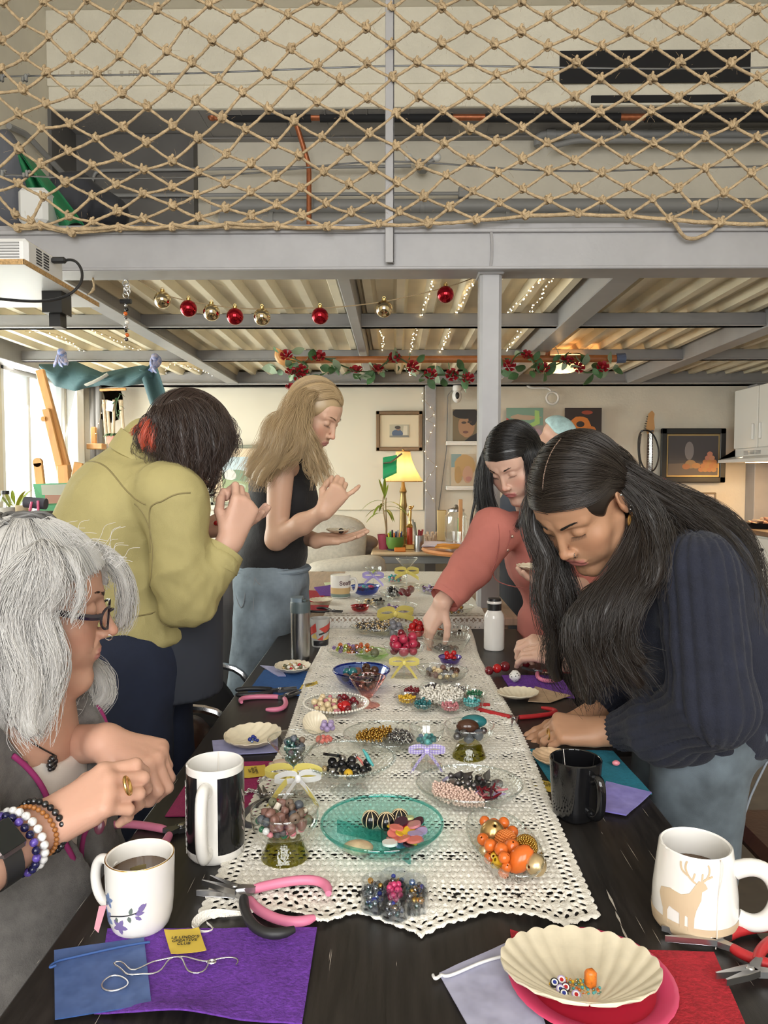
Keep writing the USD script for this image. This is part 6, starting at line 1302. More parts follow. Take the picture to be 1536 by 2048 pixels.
pile(12,[(1,'nugget','bead_slate',(.009,.012),'dark grey stone in the olive-footed back bowl'),(1,'round','bead_pewter',(.007,.009),'small pewter bead in the olive-footed back bowl')],.036,(*c6[:2],c6[2]+.029),G,floor=bowl_floor(*c6[:2],c6[2]+.027,.05,.03,2.5))
solo('polished_stone',ball(c6+V(-.004,-.008,.062),1,3,(.022,.014,.013)),'bead_brown','polished bronze-brown stone on top in the olive-footed back bowl','stone',smooth=True);solo('polished_stone',ball(c6+V(.010,.014,.064),1,3,(.026,.014,.013)),'bead_teal','polished blue stone at the back of the olive-footed back bowl','stone',smooth=True)
def coupe(name,label,c,R,zb_,zt_,foot_r,mat='glass_plain',cone=False,foot_mat=None):
 n=10;pr=[(R*(i/n if cone else math.sin(i/n*PI/2)**.9),zb_+(zt_-zb_)*(i/n if cone else(1-math.cos(i/n*PI/2))))for i in range(n+1)];pr[0]=(.0015,zb_)
 return dish(name,label,c,pr,mat,seg=48,rim=.0011,foot=[(.002,zb_+.002),(.0028,zb_-.008),(.0022,zb_*.5),(.0028,.007),(.010,.003),(foot_r,.0012),(foot_r,.0),(.001,0)],foot_mat=foot_mat,cat='glass')
c7=at(853,1532);coupe('dessert_glass','clear stemmed cup of teal beads tied with a lilac gingham bow',c7,.033,.038,.075,.030)
pile(16,[(2,'round','bead_turquoise',(.004,.006),'turquoise bead in the gingham-tied cup'),(2,'round','bead_teal',(.004,.006),'dark teal bead in the gingham-tied cup'),(1,'facet','crystal_blue',(.004,.005),'blue crystal in the gingham-tied cup')],.022,(*c7[:2],c7[2]+.041),G,floor=bowl_floor(*c7[:2],c7[2]+.039,.033,.03,2.2))
usdkit.material(stage,'/World/Looks/gingham',{'tc':('texture_coordinate',{}),'w1':('wave_texture',{'bands_direction':'x','scale':62.}),'w2':('wave_texture',{'bands_direction':'z','scale':62.}),'a':('math',{'math_type':'add'}),'r':('rgb_ramp',{'ramp':[(0,(.30,.22,.60)),(.5,(.44,.38,.68)),(1,(.74,.72,.76))]}),'h':('math',{'math_type':'multiply','value2':.5}),'p':('principled_bsdf',{'roughness':.7})},[('tc.object','w1.vector'),('tc.object','w2.vector'),('w1.fac','a.value1'),('w2.fac','a.value2'),('a.value','h.value1'),('h.value','r.fac'),('r.color','p.base_color')],surface='p.BSDF')
bow(c7+V(0,-.006,.034),'gingham',.030,.045,'lilac gingham bow tied on the clear stemmed cup')
c8=at(590,1598);coupe('martini_glass','tall martini glass of dark blue beads tied with a yellow bow',c8,.045,.050,.104,.034,cone=True)
pile(26,[(2,'nugget','bead_slate',(.005,.008),'slate stone bead in the left martini glass'),(2,'facet','crystal_teal',(.005,.007),'teal crystal in the left martini glass'),(1,'round','bead_clay',(.004,.006),'brown bead in the left martini glass'),(1,'facet','crystal_smoke',(.005,.007),'smoky crystal in the left martini glass')],.020,(*c8[:2],c8[2]+.054),G,floor=lambda x,y:c8[2]+.052+math.hypot(x-c8[0],y-c8[1])*1.15)
bow(c8+V(0,-.004,.048),'ribbon_yellow',.042,.060,'yellow bow with long tails tied on the left martini glass',mat2='ribbon_yellow');bow(c8+V(.006,-.010,.042),'ribbon_white',.034,.05,'white lace ribbon under the yellow bow of the martini glass',rot=.2)
c9=at(697,1578);pr9=[(0,.020),(.020,.021),(.045,.028),(.066,.042),(.080,.056)];pr9=[(float(a),float(b))for a,b in spline(np.array([(a,b,0)for a,b in pr9]),10)[:,:2]]
dish('cut_glass_bowl','footed cut-glass bowl with a beaded rim holding black and gold beads',c9,pr9,'glass_cut',rib=(24,.030,np.linspace(0,1,10)),seg=144,foot=[(.034,0),(.030,.004),(.014,.010),(.012,.016),(.022,.021)],extra=[('beaded_rim',cat_([ball((.081*math.cos(a),.081*math.sin(a),.057),.0032,1)for a in np.arange(60)/60*2*PI]),'glass_cut')])
pile(32,[(4,'round','bead_jet',(.006,.009),'glossy black bead in the footed cut-glass bowl'),(2,'facet','bead_jet',(.004,.006),'faceted black bead in the footed cut-glass bowl'),(2.2,'round','bead_gold_pale',(.004,.006),'small gold bead in the footed cut-glass bowl'),(1.2,'round','bead_silver',(.006,.010),'silver bead in the footed cut-glass bowl'),(.6,'stick','bead_coral',(.006,.008),'coral chip in the footed cut-glass bowl')],.048,(*c9[:2],c9[2]+.024),G,floor=bowl_floor(*c9[:2],c9[2]+.022,.08,.034,2))
bead('disc','bead_jet',c9+V(-.030,.022,.052),.017,'large flat black oval on the left of the footed cut-glass bowl','black oval',G,flat=True);bead('round','bead_amber_yellow',c9+V(.002,-.036,.042),.008,'single yellow bead in the footed cut-glass bowl','yellow bead',G);bead('stick','bead_turquoise',c9+V(.034,.010,.052),.011,'long turquoise stick in the footed cut-glass bowl','turquoise stick',G)
c10=at(770,1492);pr10=[(0,.003),(.05,.003),(.070,.010),(.084,.026)]
dish('divided_dish','clear oval dish of gold and silver seed beads in the middle of the runner',c10,pr10,'glass_cut',rib=(44,.010,np.array([0,.3,1,1])),seg=176,rim=.0016,sy=.9,extra=[('divider',wall(a,.066,.016),'glass_plain')for a in(-.6,1.2,3.4)])
loose('seed_beads',300,.06,(*c10[:2],c10[2]+.006),['bead_gold_seed'],.0026,'gold seed beads heaped in the clear oval dish',G,inside=sect(c10,1.3,3.5,.005,.058,.9),floor=bowl_floor(*c10[:2],c10[2]+.006,.09,.02,3));loose('seed_beads',260,.06,(*c10[:2],c10[2]+.006),['bead_silver','bead_pewter'],.0024,'silver and pewter seed beads in the clear oval dish',G,inside=sect(c10,-.6,1.1,.01,.058,.9),floor=bowl_floor(*c10[:2],c10[2]+.006,.09,.02,3))
solo('flower_cluster',cat_([ball(at(655,1474)+V(.010*math.cos(a),.010*math.sin(a),.020+.008*(i%2)),.0065,1)for i,a in enumerate(np.arange(8)/8*2*PI)]),'bead_lilac','cluster of lilac flower beads behind the left martini glass','bead cluster',smooth=50);solo('flower_cluster',cat_([ball(at(648,1486)+V(.012*math.cos(a),.010*math.sin(a),.008),.0062,1)for a in np.arange(7)/7*2*PI]),'bead_coral','cluster of coral flower beads behind the left martini glass','bead cluster',smooth=50)
c11=at(672,1424);pr11=[(0,.003),(.05,.003),(.064,.010),(.073,.022)]
dish('pearl_rim_dish','round glass dish with a pearled edge holding cream, pink and red beads',c11,pr11,'glass_cut',rib=(40,.008,np.array([0,.2,1,1])),seg=160,extra=[('beaded_rim',cat_([ball((.0745*math.cos(a),.0745*math.sin(a),.0225),.0030,1)for a in np.arange(64)/64*2*PI]),'bead_pearl')])
fl11=bowl_floor(*c11[:2],c11[2]+.004,.08,.018,3)
pile(32,[(4,'round','bead_cream',(.006,.0085),'cream pearl bead in the pearl-rimmed dish'),(2.4,'round','bead_rose',(.005,.007),'pink pearl bead in the pearl-rimmed dish'),(1,'round','bead_pearl',(.004,.006),'white pearl bead in the pearl-rimmed dish')],.05,(*c11[:2],c11[2]+.005),G,inside=sect(c11,1.9,4.9,.006,.052),floor=fl11)
pile(20,[(3,'round','bead_dark_red',(.006,.009),'dark red bead in the pearl-rimmed dish'),(2,'round','bead_red',(.007,.010),'bright red bead in the pearl-rimmed dish'),(1,'facet','crystal_clear',(.006,.008),'clear crystal in the pearl-rimmed dish')],.05,(*c11[:2],c11[2]+.005),G,inside=sect(c11,-1.2,1.7,.008,.050),floor=fl11)
bead('round','bead_red',c11+V(.022,-.022,.020),.014,'largest red bead in the pearl-rimmed dish','largest red bead',G)
c12=at(882,1408);t=thing('hors_doeuvre_dish','clear flower-shaped dish with cups of small beads round a heap of pearls','dish',c12)
part('center_cup',lathe([(0,.003),(.042,.003),(.056,.010),(.062,.018)],64),'glass_plain',t,smooth=50)
CUPS=[(.074*math.cos(a)*1.12,.074*math.sin(a),a)for a in np.arange(8)/8*2*PI+.2]
for x,y,a in CUPS:
 part('cup',lathe([(0,.004),(.018,.004),(.026,.010),(.030,.024)],32).apply_translation((x,y,0)),'glass_plain',t,smooth=50);part('rim',tube([(x+.030*math.cos(b),y+.030*math.sin(b),.024)for b in np.linspace(0,2*PI,33)[:-1]],.0012,6,closed=True),'glass_plain',t,smooth=60)
loose('pearl_beads',420,.055,(*c12[:2],c12[2]+.006),['bead_pearl'],.0037,'white rice pearls heaped in the flower-shaped glass dish',G,kind='oval',floor=bowl_floor(*c12[:2],c12[2]+.005,.06,.012,3))
for(x,y,a),(mt,lb)in zip(CUPS,(('bead_green','green'),('bead_silver','clear silver'),('bead_pewter','pewter'),('bead_dark_red','dark red'),('bead_amber_yellow','yellow'),('bead_teal','teal'),('bead_rose','pink'),('bead_turquoise','turquoise'))):
 loose('seed_beads',60,.022,(c12[0]+x,c12[1]+y,c12[2]+.006),[mt],.0033,f'{lb} seed beads in an outer cup of the flower-shaped dish',G,floor=bowl_floor(c12[0]+x,c12[1]+y,c12[2]+.005,.03,.016,2.5))
c13=at(735,1410);dish('pink_glass','small pink pressed-glass sherbet cone in front of the blue bowl',c13,[(.004,.016),(.012,.020),(.026,.040),(.038,.058),(.042,.067)],'glass_pink',rib=(16,.03,np.array([0,.3,1,1,.5])),seg=96,foot=[(.030,0),(.026,.003),(.008,.008),(.005,.014),(.006,.017)],cat='glass')
pile(14,[(1,'round','bead_jet',(.006,.008),'black bead in the pink pressed-glass cone'),(1,'round','bead_clay',(.005,.007),'brown bead in the pink pressed-glass cone'),(1,'round','bead_silver',(.005,.007),'silver bead in the pink pressed-glass cone')],.022,(*c13[:2],c13[2]+.035),G,floor=lambda x,y:c13[2]+.034+.5*math.hypot(x-c13[0],y-c13[1]))
c14=at(723,1378);dish('blue_bowl','deep blue glass bowl of large brown and teal beads on the runner',c14,[(0,.003),(.030,.003),(.050,.014),(.064,.032),(.072,.050)],'glass_blue',seg=72,rim=.0026)
pile(16,[(4,'round','bead_rose_brown',(.010,.014),'big reddish brown bead in the deep blue bowl'),(3,'round','bead_brown',(.010,.014),'big dark brown bead in the deep blue bowl'),(2,'round','bead_teal',(.010,.013),'big teal bead in the deep blue bowl'),(1,'round','bead_lilac',(.009,.011),'lilac bead in the deep blue bowl')],.056,(*c14[:2],c14[2]+.02),G,floor=lambda x,y:c14[2]+.022)
c15=at(808,1352);coupe('dessert_glass','stemmed ribbed glass bowl heaped with raspberry red beads',c15,.056,.050,.088,.034,mat='glass_cut')
pile(19,[(5,'round','bead_raspberry',(.012,.0145),'round raspberry red bead in the stemmed ribbed bowl'),(1,'round','bead_dark_red',(.010,.012),'dark red bead in the stemmed ribbed bowl')],.046,(*c15[:2],c15[2]+.054),G,floor=bowl_floor(*c15[:2],c15[2]+.052,.056,.03,2.4))
bow(c15+V(0,-.005,.040),'ribbon_yellow',.036,.052,'yellow bow tied under the stemmed bowl of raspberry beads')
c16=at(884,1362);dish('cut_glass_dish','oblong cut-glass dish of mixed brown and pearl beads right of the yellow bow',c16,[(0,.003),(.034,.003),(.050,.016),(.060,.034)],'glass_cut',rib=(20,.04,np.array([0,.3,1,1])),seg=120,sx=1.2,sy=.85,rot=-.5)
pile(30,[(2,'round','bead_brown',(.006,.009),'brown bead in the oblong cut-glass dish'),(2,'round','bead_cream',(.006,.009),'cream pearl in the oblong cut-glass dish'),(2,'nugget','bead_stone_grey',(.006,.009),'grey stone in the oblong cut-glass dish'),(1,'round','bead_rose_brown',(.006,.010),'rosy brown bead in the oblong cut-glass dish'),(1,'round','bead_gold_pale',(.005,.008),'gold pearl in the oblong cut-glass dish')],.052,(*c16[:2],c16[2]+.008),G,floor=bowl_floor(*c16[:2],c16[2]+.006,.06,.02,2.5))
c17=at(900,1330);dish('purple_bowl','small purple glass bowl holding a few red beads',c17,[(0,.002),(.018,.002),(.027,.010),(.033,.024)],'glass_purple',seg=48)
pile(6,[(1,'round','bead_red',(.007,.009),'red bead in the small purple bowl')],.02,(*c17[:2],c17[2]+.012),G)
c18=at(708,1316);dish('oval_dish','clear oval relish dish of yellow and orange flower crystals',c18,[(0,.003),(.030,.003),(.044,.012),(.052,.024)],'glass_cut',rib=(30,.02,np.array([0,.3,1,1])),seg=120,sx=1.55,sy=.9)
pile(44,[(2,'facet','crystal_lime',(.006,.008),'lime crystal in the clear relish dish'),(2,'facet','crystal_orange',(.006,.008),'orange crystal in the clear relish dish'),(1.5,'facet','crystal_violet',(.006,.008),'violet crystal in the clear relish dish'),(.8,'facet','crystal_clear',(.006,.008),'clear crystal in the clear relish dish')],.05,(c18[0],c18[1],c18[2]+.008),G,inside=disc_in(c18[0],c18[1],.05,G,1.4,.7),floor=bowl_floor(*c18[:2],c18[2]+.012,.06,.01,2))
c18b=at(744,1318);dish('leaf_dish','pale green scalloped glass leaf dish with one round mossy bead',c18b,[(0,.003),(.03,.004),(.046,.010),(.055,.022)],'glass_green',rib=(9,.06,np.array([0,.3,.8,1])),seg=108);bead('round','bead_moss',c18b+V(.008,-.006,.020),.014,'round mossy grey bead on the pale green leaf dish','mossy bead',G)
c19=at(793,1276);dish('glass_cup','small clear cup of matte grey beads on the runner',c19,[(0,.004),(.022,.004),(.032,.014),(.037,.034)],'glass_plain',seg=48);pile(10,[(1,'round','bead_grey',(.0105,.0125),'matte grey round bead in the small clear cup')],.031,(*c19[:2],c19[2]+.007),G)
c20=at(836,1276);dish('glass_cup','small clear bowl of bright red beads under the reaching hand',c20,[(0,.004),(.028,.004),(.040,.016),(.046,.032)],'glass_plain',seg=56);pile(18,[(1,'round','bead_red',(.009,.012),'bright red bead in the small bowl under the hand')],.038,(*c20[:2],c20[2]+.007),G)
c21=at(757,1270);dish('leaf_dish','wide clear leaf-shaped dish filled with small silver beads',c21,[(0,.003),(.05,.004),(.072,.014),(.088,.032)],'glass_cut',rib=(5,.08,np.array([0,.3,.8,1])),seg=120,sx=1.1,sy=.8)
loose('silver_beads',380,.07,(*c21[:2],c21[2]+.012),['bead_silver','bead_gold_pale','bead_pewter'],.0042,'small silver and gold beads filling the wide leaf-shaped dish',G,inside=disc_in(c21[0],c21[1],.075,G,1.1,.75),floor=bowl_floor(*c21[:2],c21[2]+.014,.09,.014,2))
c22=at(893,1304);dish('cut_glass_bowl','large ribbed clear bowl right of the raspberry beads',c22,[(0,.003),(.035,.003),(.056,.016),(.070,.040),(.074,.050)],'glass_cut',rib=(36,.02,np.array([0,.3,1,1,.6])),seg=144);pile(16,[(1,'nugget','bead_pewter',(.006,.009),'pewter stone in the large ribbed clear bowl'),(1,'disc','bead_silver',(.006,.008),'silver disc in the large ribbed clear bowl')],.04,(*c22[:2],c22[2]+.006),G)
c23=at(898,1276);dish('cut_glass_dish','clear cut dish with an orange disc behind the large ribbed bowl',c23,[(0,.003),(.040,.003),(.060,.014),(.068,.034)],'glass_cut',rib=(22,.03,np.array([0,.3,1,1])),seg=132);bead('disc','bead_orange',c23+V(-.035,.0,.030),.016,'orange disc in the clear cut dish behind the ribbed bowl','orange disc',G,flat=True);pile(14,[(1,'facet','bead_jet',(.006,.009),'black faceted bead in the clear cut dish behind the ribbed bowl'),(1,'facet','crystal_clear',(.008,.011),'clear crystal in the clear cut dish behind the ribbed bowl')],.045,(*c23[:2],c23[2]+.006),G)
# mugs, bottles, felt, tools
def at0(px,py,z=ZT):return at(px,py,z)
pf=[(.030,.0),(.0345,.006),(.038,.018),(.0395,.035),(.0405,.060),(.0410,.088)]
m1=at0(282,1850);
def petal(cx,cy,a,L,w):return sa.translate(sa.rotate(sg.Polygon([(0,0),(L*.35,w),(L*.75,w*.7),(L,0),(L*.75,-w*.7),(L*.35,-w)]).buffer(w*.15),math.degrees(a),origin=(0,0)),cx,cy)
stem=lambda pts,w:sg.LineString([tuple(q[:2])for q in spline(np.array([(x,y,0)for x,y in pts]),14)]).buffer(w)
def flower(cx,cy,s,n=5,a0=.3):return shapely.union_all([petal(cx,cy,a0+k*2*PI/n,s,s*.26)for k in range(n)])
blue_p=shapely.union_all([flower(-.026,.036,.009),flower(-.030,.013,.011,5,.8)]);vio_p=shapely.union_all([flower(-.008,.008,.010,5,1.1),petal(.014,.027,.5,.010,.0022),petal(.012,.025,.1,.010,.0022),petal(.016,.028,1.0,.010,.0022),petal(.012,.022,-.6,.008,.002),petal(.018,.030,.75,.009,.002)])
st_p=shapely.union_all([stem([(-.034,.027),(-.030,.030),(-.026,.034)],.0006),stem([(-.028,.014),(-.014,.020),(.004,.024),(.016,.028)],.0006)]);gr_p=shapely.union_all([petal(.004,.022,-1.3,.007,.002),petal(-.012,.019,-1.5,.006,.0018),petal(.006,.025,1.3,.008,.002),petal(-.034,.027,.9,.006,.002)])
aF=-PI/2-2.75+PI
mg=mug('mug','white mug with blue flowers and a gold rim holding tea, front left corner',m1,pf,.0035,2.78,(.018,.066),.030,.0062,liquid=(.068,'tea'),extra=[('flower_print',on_cyl(blue_p,pf,-PI/2-2.78-.12,.012),pm('print_blue',(.16,.22,.38),.2)),('flower_print',on_cyl(vio_p,pf,-PI/2-2.78-.12,.012),pm('print_violet',(.20,.15,.34),.2)),('stem_print',on_cyl(st_p,pf,-PI/2-2.78-.12,.012),pm('print_stem',(.035,.035,.045),.3)),('leaf_print',on_cyl(gr_p,pf,-PI/2-2.78-.12,.012),pm('print_leaf',(.14,.17,.15),.3)),('gold_rim',tube([(.0398*math.cos(a),.0398*math.sin(a),.0884)for a in np.linspace(0,2*PI,65)[:-1]],.0009,6,closed=True),'gold_metal'),('tea_bag',quad_prism([V(.004,-.010,.071),V(.012,.004,.071),V(.0,.008,.078),V(-.006,-.004,.076)],(0,0,-.006)),pm('tea_bag',(.22,.17,.07),.7))])
q=m1+V(-.030,-.034,.0);solo('tea_tag',cat_([quad_prism([q+V(-.014,.016,.034),q+V(-.004,.014,.036),q+V(-.012,.008,.006),q+V(-.018,.010,.010)],(0,.0008,0))]),pm('tag_pink',(.60,.27,.33),.7),'pink paper tea tag hanging on the left of the floral mug','tea tag')
pb=[(.036,.0),(.0405,.006),(.0412,.020),(.0412,.135)]
m2=at0(432,1706);rb=-1.62
band=lambda a0,a1,z0,z1,pr=pb,o=.0005:grid_mesh(np.stack([np.stack([(np.interp(z,[p[1]for p in pr],[p[0]for p in pr])+o)*np.cos(t_),(np.interp(z,[p[1]for p in pr],[p[0]for p in pr])+o)*np.sin(t_),z+0*t_],-1)for z in np.linspace(z0,z1,8)for t_ in(np.linspace(a0,a1,73),)]),True)
txt=shapely.union_all([sa.translate(sa.rotate(text_poly(w_,.0085),-90,origin=(0,0)),.0005-k*.0115,.0)for k,w_ in enumerate(("& . O. &. HE &. PE &.","BUD. EYE. WHY."))])
mug('mug','tall black and white mug with a white handle turned to the camera',m2,pb,.0035,rb,(.022,.108),.026,.0085,mat='china_white',hflat=1.25,extra=[('black_band',band(.36,2*PI-.36,.016,.126),'print_black'),('lettering',on_cyl(txt,pb,2*PI-1.25,.112,.0011),'china_white'),('pattern',on_cyl(shapely.union_all([petal(.0+.003*(k%3),-.006*k,-1.2+.3*(k%2),.012,.0014)for k in range(10)]),pb,1.35,.100,.0011),pm('print_grey',(.34,.29,.27),.3))])
solo('tea_string',tube(spline([m2+V(-.004,.036,.1365),m2+V(-.003,.030,.10),m2+V(0,.02,.05)],10),.0005,5),'cotton_white','thin tea-bag string over the far rim of the black and white mug','string')
pk_=[(.028,0),(.032,.004),(.034,.02),(.038,.06),(.0415,.095)]
m3=at0(1150,1632,ZT);mug('mug','glossy black mug with a square base in front of the navy sweater',m3,pk_,.0038,-1.05,(.018,.072),.020,.0075,mat='china_black',sq=.42,hflat=1.0)
solo('tea_string',tube(spline([m3+V(-.012,.036,.097),m3+V(-.010,.030,.07),m3+V(-.008,.02,.02)],10),.0006,5),'cotton_white','white tea-bag string over the far rim of the black mug','string')
pdm=[(.044,0),(.0485,.006),(.0500,.018),(.0490,.045),(.0455,.075),(.0425,.100)]
deer=shapely.union_all([sg.Polygon([(-.030,.040),(-.018,.044),(-.004,.042),(.006,.046),(.012,.056),(.016,.062),(.022,.060),(.024,.056),(.018,.052),(.017,.042),(.012,.030),(.010,.020),(.0095,.004),(.006,.004),(.0058,.020),(.002,.022),(.0,.020),(.0,.006),(-.003,.006),(-.0035,.022),(-.018,.026),(-.021,.018),(-.020,.004),(-.0235,.004),(-.0245,.018),(-.028,.026),(-.031,.034)]).buffer(.0012)]+[stem(p_,.0010)for p_ in([(.011,.060),(.004,.066),(.0,.074),(.001,.082)],[(.003,.067),(-.004,.072),(-.006,.080)],[(.016,.061),(.024,.066),(.028,.074),(.027,.081)],[(.022,.065),(.031,.069)],[(.008,.063),(.010,.070)],[(.019,.063),(.020,.071)])])
m4=at0(1388,1846);rd=-.42
base_t=band(0,2*PI,.003,.022,pdm,.0004)
mug('mug','cream white mug with a tan deer and a loop handle, front right',m4,pdm,.004,rd,(.020,.076),.042,.0095,liquid=(.066,'tea'),extra=[('deer_print',on_cyl(deer,pdm,-PI/2-rd-.62,.014,.0006),'china_cream'),('glaze_band',base_t,'china_cream')],hflat=1.1)
q=m4;solo('tea_string',tube(spline([q+V(.016,-.040,.088),q+V(.0125,-.0425,.1015),q+V(.0135,-.0448,.098),q+V(.008,-.0475,.060),q+V(.006,-.0505,.020),q+V(.004,-.052,.001)],26),.0006,5),'cotton_white','tea-bag string hanging down the front of the deer mug','string')
bt=at0(988,1298);t=thing('water_bottle','white enamel bottle with a black cap on the far right of the black table','bottle',bt)
part('body',lathe([(0,0),(.030,0),(.0325,.004),(.0325,.100),(.030,.112),(.0225,.124),(.021,.128)],48),'china_white',t,smooth=40);part('cap',lathe([(.0225,.126),(.0225,.148),(.0,.148)],40),'black_plastic',t);part('ring',lathe([(.023,.147),(.024,.150),(.023,.155),(0,.155)],40),'china_white',t);part('lid',lathe([(.021,.154),(.020,.163),(0,.164)],40),'black_plastic',t)
th_=at0(601,1318);t=thing('thermos','brushed steel travel tumbler with a dark slate lid on the left','tumbler',th_)
part('body',lathe([(0,0),(.0255,0),(.0275,.004),(.0275,.030),(.0285,.09),(.029,.145)],56),'steel_brushed',t);part('lid',lathe([(.0305,.143),(.0308,.170),(.029,.176),(0,.176)],48),'lid_slate',t);part('flip_lid',extr(sg.Point(0,0).buffer(.0285).intersection(sg.box(-.03,-.03,.008,.03)),.016,.172),'lid_slate_light',t);part('spout',box((.014,0,.178),(.012,.022,.008),.003),'lid_slate',t)
cp=at0(640,1292);t=thing('patterned_cup','tall cup painted with red, grey and yellow shapes behind the steel tumbler','cup',cp);pcp=[(.024,0),(.026,.004),(.0295,.045),(.0325,.092)]
part('body',lathe([(0,0)]+pcp+[(.031,.0925),(.024,.01),(0,.01)],56),pm('cup_grey',(.36,.35,.33),.3),t,smooth=40)
for k,(col,pts)in enumerate(((('cup_red'),[(.0,.060),(.05,.080),(.06,.062),(.02,.046)]),('cup_black',[(-.02,.004),(.06,.004),(.055,.024),(-.02,.02)]),('cup_red',[(-.05,.052),(-.01,.078),(-.008,.050),(-.04,.034)]),('cup_yellow',[(.012,.022),(.044,.044),(.040,.024)]),('cup_yellow',[(-.03,.030),(-.012,.046),(-.006,.026)]),('cup_red',[(-.006,.024),(.014,.040),(.012,.022)]),('cup_black',[(.0,.044),(.05,.060),(.05,.054),(.0,.038)]))):
 if k<3:pm(('cup_red','cup_black','cup_yellow')[k],((.42,.05,.04),(.02,.02,.022),(.55,.40,.12))[k],.3)
for col,pts in(('cup_red',[(.0,.060),(.05,.080),(.06,.062),(.02,.046)]),('cup_black',[(-.02,.004),(.06,.004),(.055,.024),(-.02,.02)]),('cup_red',[(-.05,.052),(-.01,.078),(-.008,.050),(-.04,.034)]),('cup_yellow',[(.012,.022),(.044,.044),(.040,.024)]),('cup_yellow',[(-.03,.030),(-.012,.046),(-.006,.026)]),('cup_red',[(-.006,.024),(.014,.040),(.012,.022)]),('cup_black',[(.0,.044),(.05,.060),(.05,.054),(.0,.038)])):
 part('painted_shape',on_cyl(sg.Polygon(pts),pcp,-PI/2,0.002,.0006),col,t)
# left front: purple felt, blue bag, card, chain
Zp,_=flat_quad([(215,1862),(634,1862),(604,2052),(188,2032)],.002,'felt_purple','felt_sheet','purple felt sheet at the front edge of the table, curling up at its front','felt',n=(40,30),wave=.004,seed=4,lift=lambda U,W_:.006*np.exp(-((W_-1)/.12)**2)*np.exp(-((U-.42)/.2)**2)*1.2)
zf=ZT+.0065
_,org=flat_quad([(108,1904),(288,1878),(303,2012),(110,2042)],.0014,'organza_blue','organza_bag','blue organza drawstring bag lying on the left corner of the purple felt','pouch',wave=.0016,seed=6,z=zf-.002)
def cordy(name,pts,r,mat,label,cat,z,**k):return solo(name,tube(spline([np.append(T(px,py,z+dz_)[:2],z+dz_)for px,py,dz_ in pts],60),r,6),mat,label,cat,smooth=60,**k)
cordy('drawstring',[(300,1884,.001),(220,1898,.002),(140,1916,.002),(108,1926,.003),(100,1934,.003),(112,1930,.004)],.0014,pm('cord_blue',(.03,.08,.25),.7),'knotted blue drawstring of the blue organza bag','cord',zf+.001)
def card(pts,label,lines,z,rot_text,h,seedy=1,lift=None,curl_=.0015):
 Z,p=flat_quad(pts,.0007,'card_yellow','yellow_card',label,'card',n=(12,12),wave=.0004,curl=curl_,z=z)
 c=Z.mean((0,1));e=(Z[0,-1]-Z[0,0]);e2=Z[0,0]-Z[-1,0]
 if rot_text=='L':e,e2=Z[-1,0]-Z[0,0],Z[0,-1]-Z[0,0]
 if rot_text=='U':e,e2=-e,-e2
 ex=e/np.linalg.norm(e);ez=np.cross(ex,e2);ez/=np.linalg.norm(ez);ey=np.cross(ez,ex);Wd=np.linalg.norm(e)
 for k,w_ in enumerate(lines):
  m=text(w_,h,.0002);v=m.vertices;v[:,0]-=(v[:,0].max()+v[:,0].min())/2;v[:,1]+=(.9-k*1.32)*h*1.1-h*.5
  m.vertices=c+v[:,:1]*ex+v[:,1:2]*ey+(v[:,2:]+.0016)*V(0,0,1);part('lettering',m,'ink_dark',p,smooth=False)
CL=['LE LINDO\'S','CREATIVE','CLUB']
card([(328,1862),(398,1858),(413,1903),(342,1910)],'yellow card with dark lettering on the purple felt beside the floral mug',CL,zf+.001,'',.0042)
card([(480,1534),(530,1531),(536,1552),(486,1557)],'yellow card lying on the magenta felt behind the black and white mug',CL,ZT+.004,'L',.0042)
card([(1082,1561),(1110,1566),(1113,1588),(1063,1574)],'yellow card beside the square black mug on the bare table',CL,ZT,'U',.0042)
card([(604,1371),(634,1363),(636,1368),(598,1380)],'yellow card tipped against the runner beside the blue felt',CL,ZT+.004,'U',.0042)
cordy('chain_necklace',[(472,1930,0),(476,1922,0),(470,1916,0),(440,1917,0),(420,1922,0),(404,1922,0),(380,1916,0),(362,1913,0),(340,1918,0),(326,1936,0),(308,1947,0),(284,1948,.001),(256,1949,.001),(240,1936,.001),(228,1926,.001),(240,1923,.001),(264,1940,.001),(300,1926,0),(330,1918,0),(358,1914,.001),(368,1926,.001),(380,1944,0),(404,1944,0),(416,1930,0),(418,1922,0)],.0010,'silver','fine silver snake chain necklace snaking over the purple felt and blue bag','necklace',zf+.003)
cordy('chain_loop',[(232,1952,0),(250,1958,0),(255,1970,0),(240,1979,0),(218,1982,0),(204,1974,0),(210,1960,0),(232,1951,0)],.0011,'silver','oval end loop of the silver chain on the blue bag','necklace',zf+.003)
q=np.append(T(424,1925,zf+.004)[:2],zf+.004);solo('clasp',cat_([tube([q+V(.004*math.cos(a),.003*math.sin(a),.001)for a in np.linspace(0,2*PI,17)[:-1]],.0012,6,closed=True),ball(q,.0018,1),ball(q+V(-.006,.001,0),.0014,1)]),'silver','tiny silver clasp of the chain on the purple felt','clasp')
pl=lambda px,py,z=0.0:V(*T(px,py,ZT)[:2],ZT+z)
pliers(pl(474,1797,.001),2.95,'long-nosed pliers with pink and black grips lying on the runner corner',('grip_pink','grip_black'),open_=.5,bent=.16,steel='steel_bright',nose=.050)
pliers(pl(470,1806,.012),2.72,'second steel pliers crossed over the first on the runner corner',('grip_black','grip_pink'),open_=.3,bent=.25,steel='steel_bright',nose=.046)
pliers(pl(362,1664),.62,'pink-handled pliers at the left table edge behind the floral mug',('grip_pink','grip_pink'),bent=.3)
pliers(pl(575,1396,.0),.9,'pliers with pink and black grips beside the blue felt',('grip_pink','grip_pink'),bent=.3,s=.95);pliers(pl(560,1388,.004),.22,'all-black pliers lying along the front of the blue felt',('grip_black','grip_black'),bent=.05,s=.95)
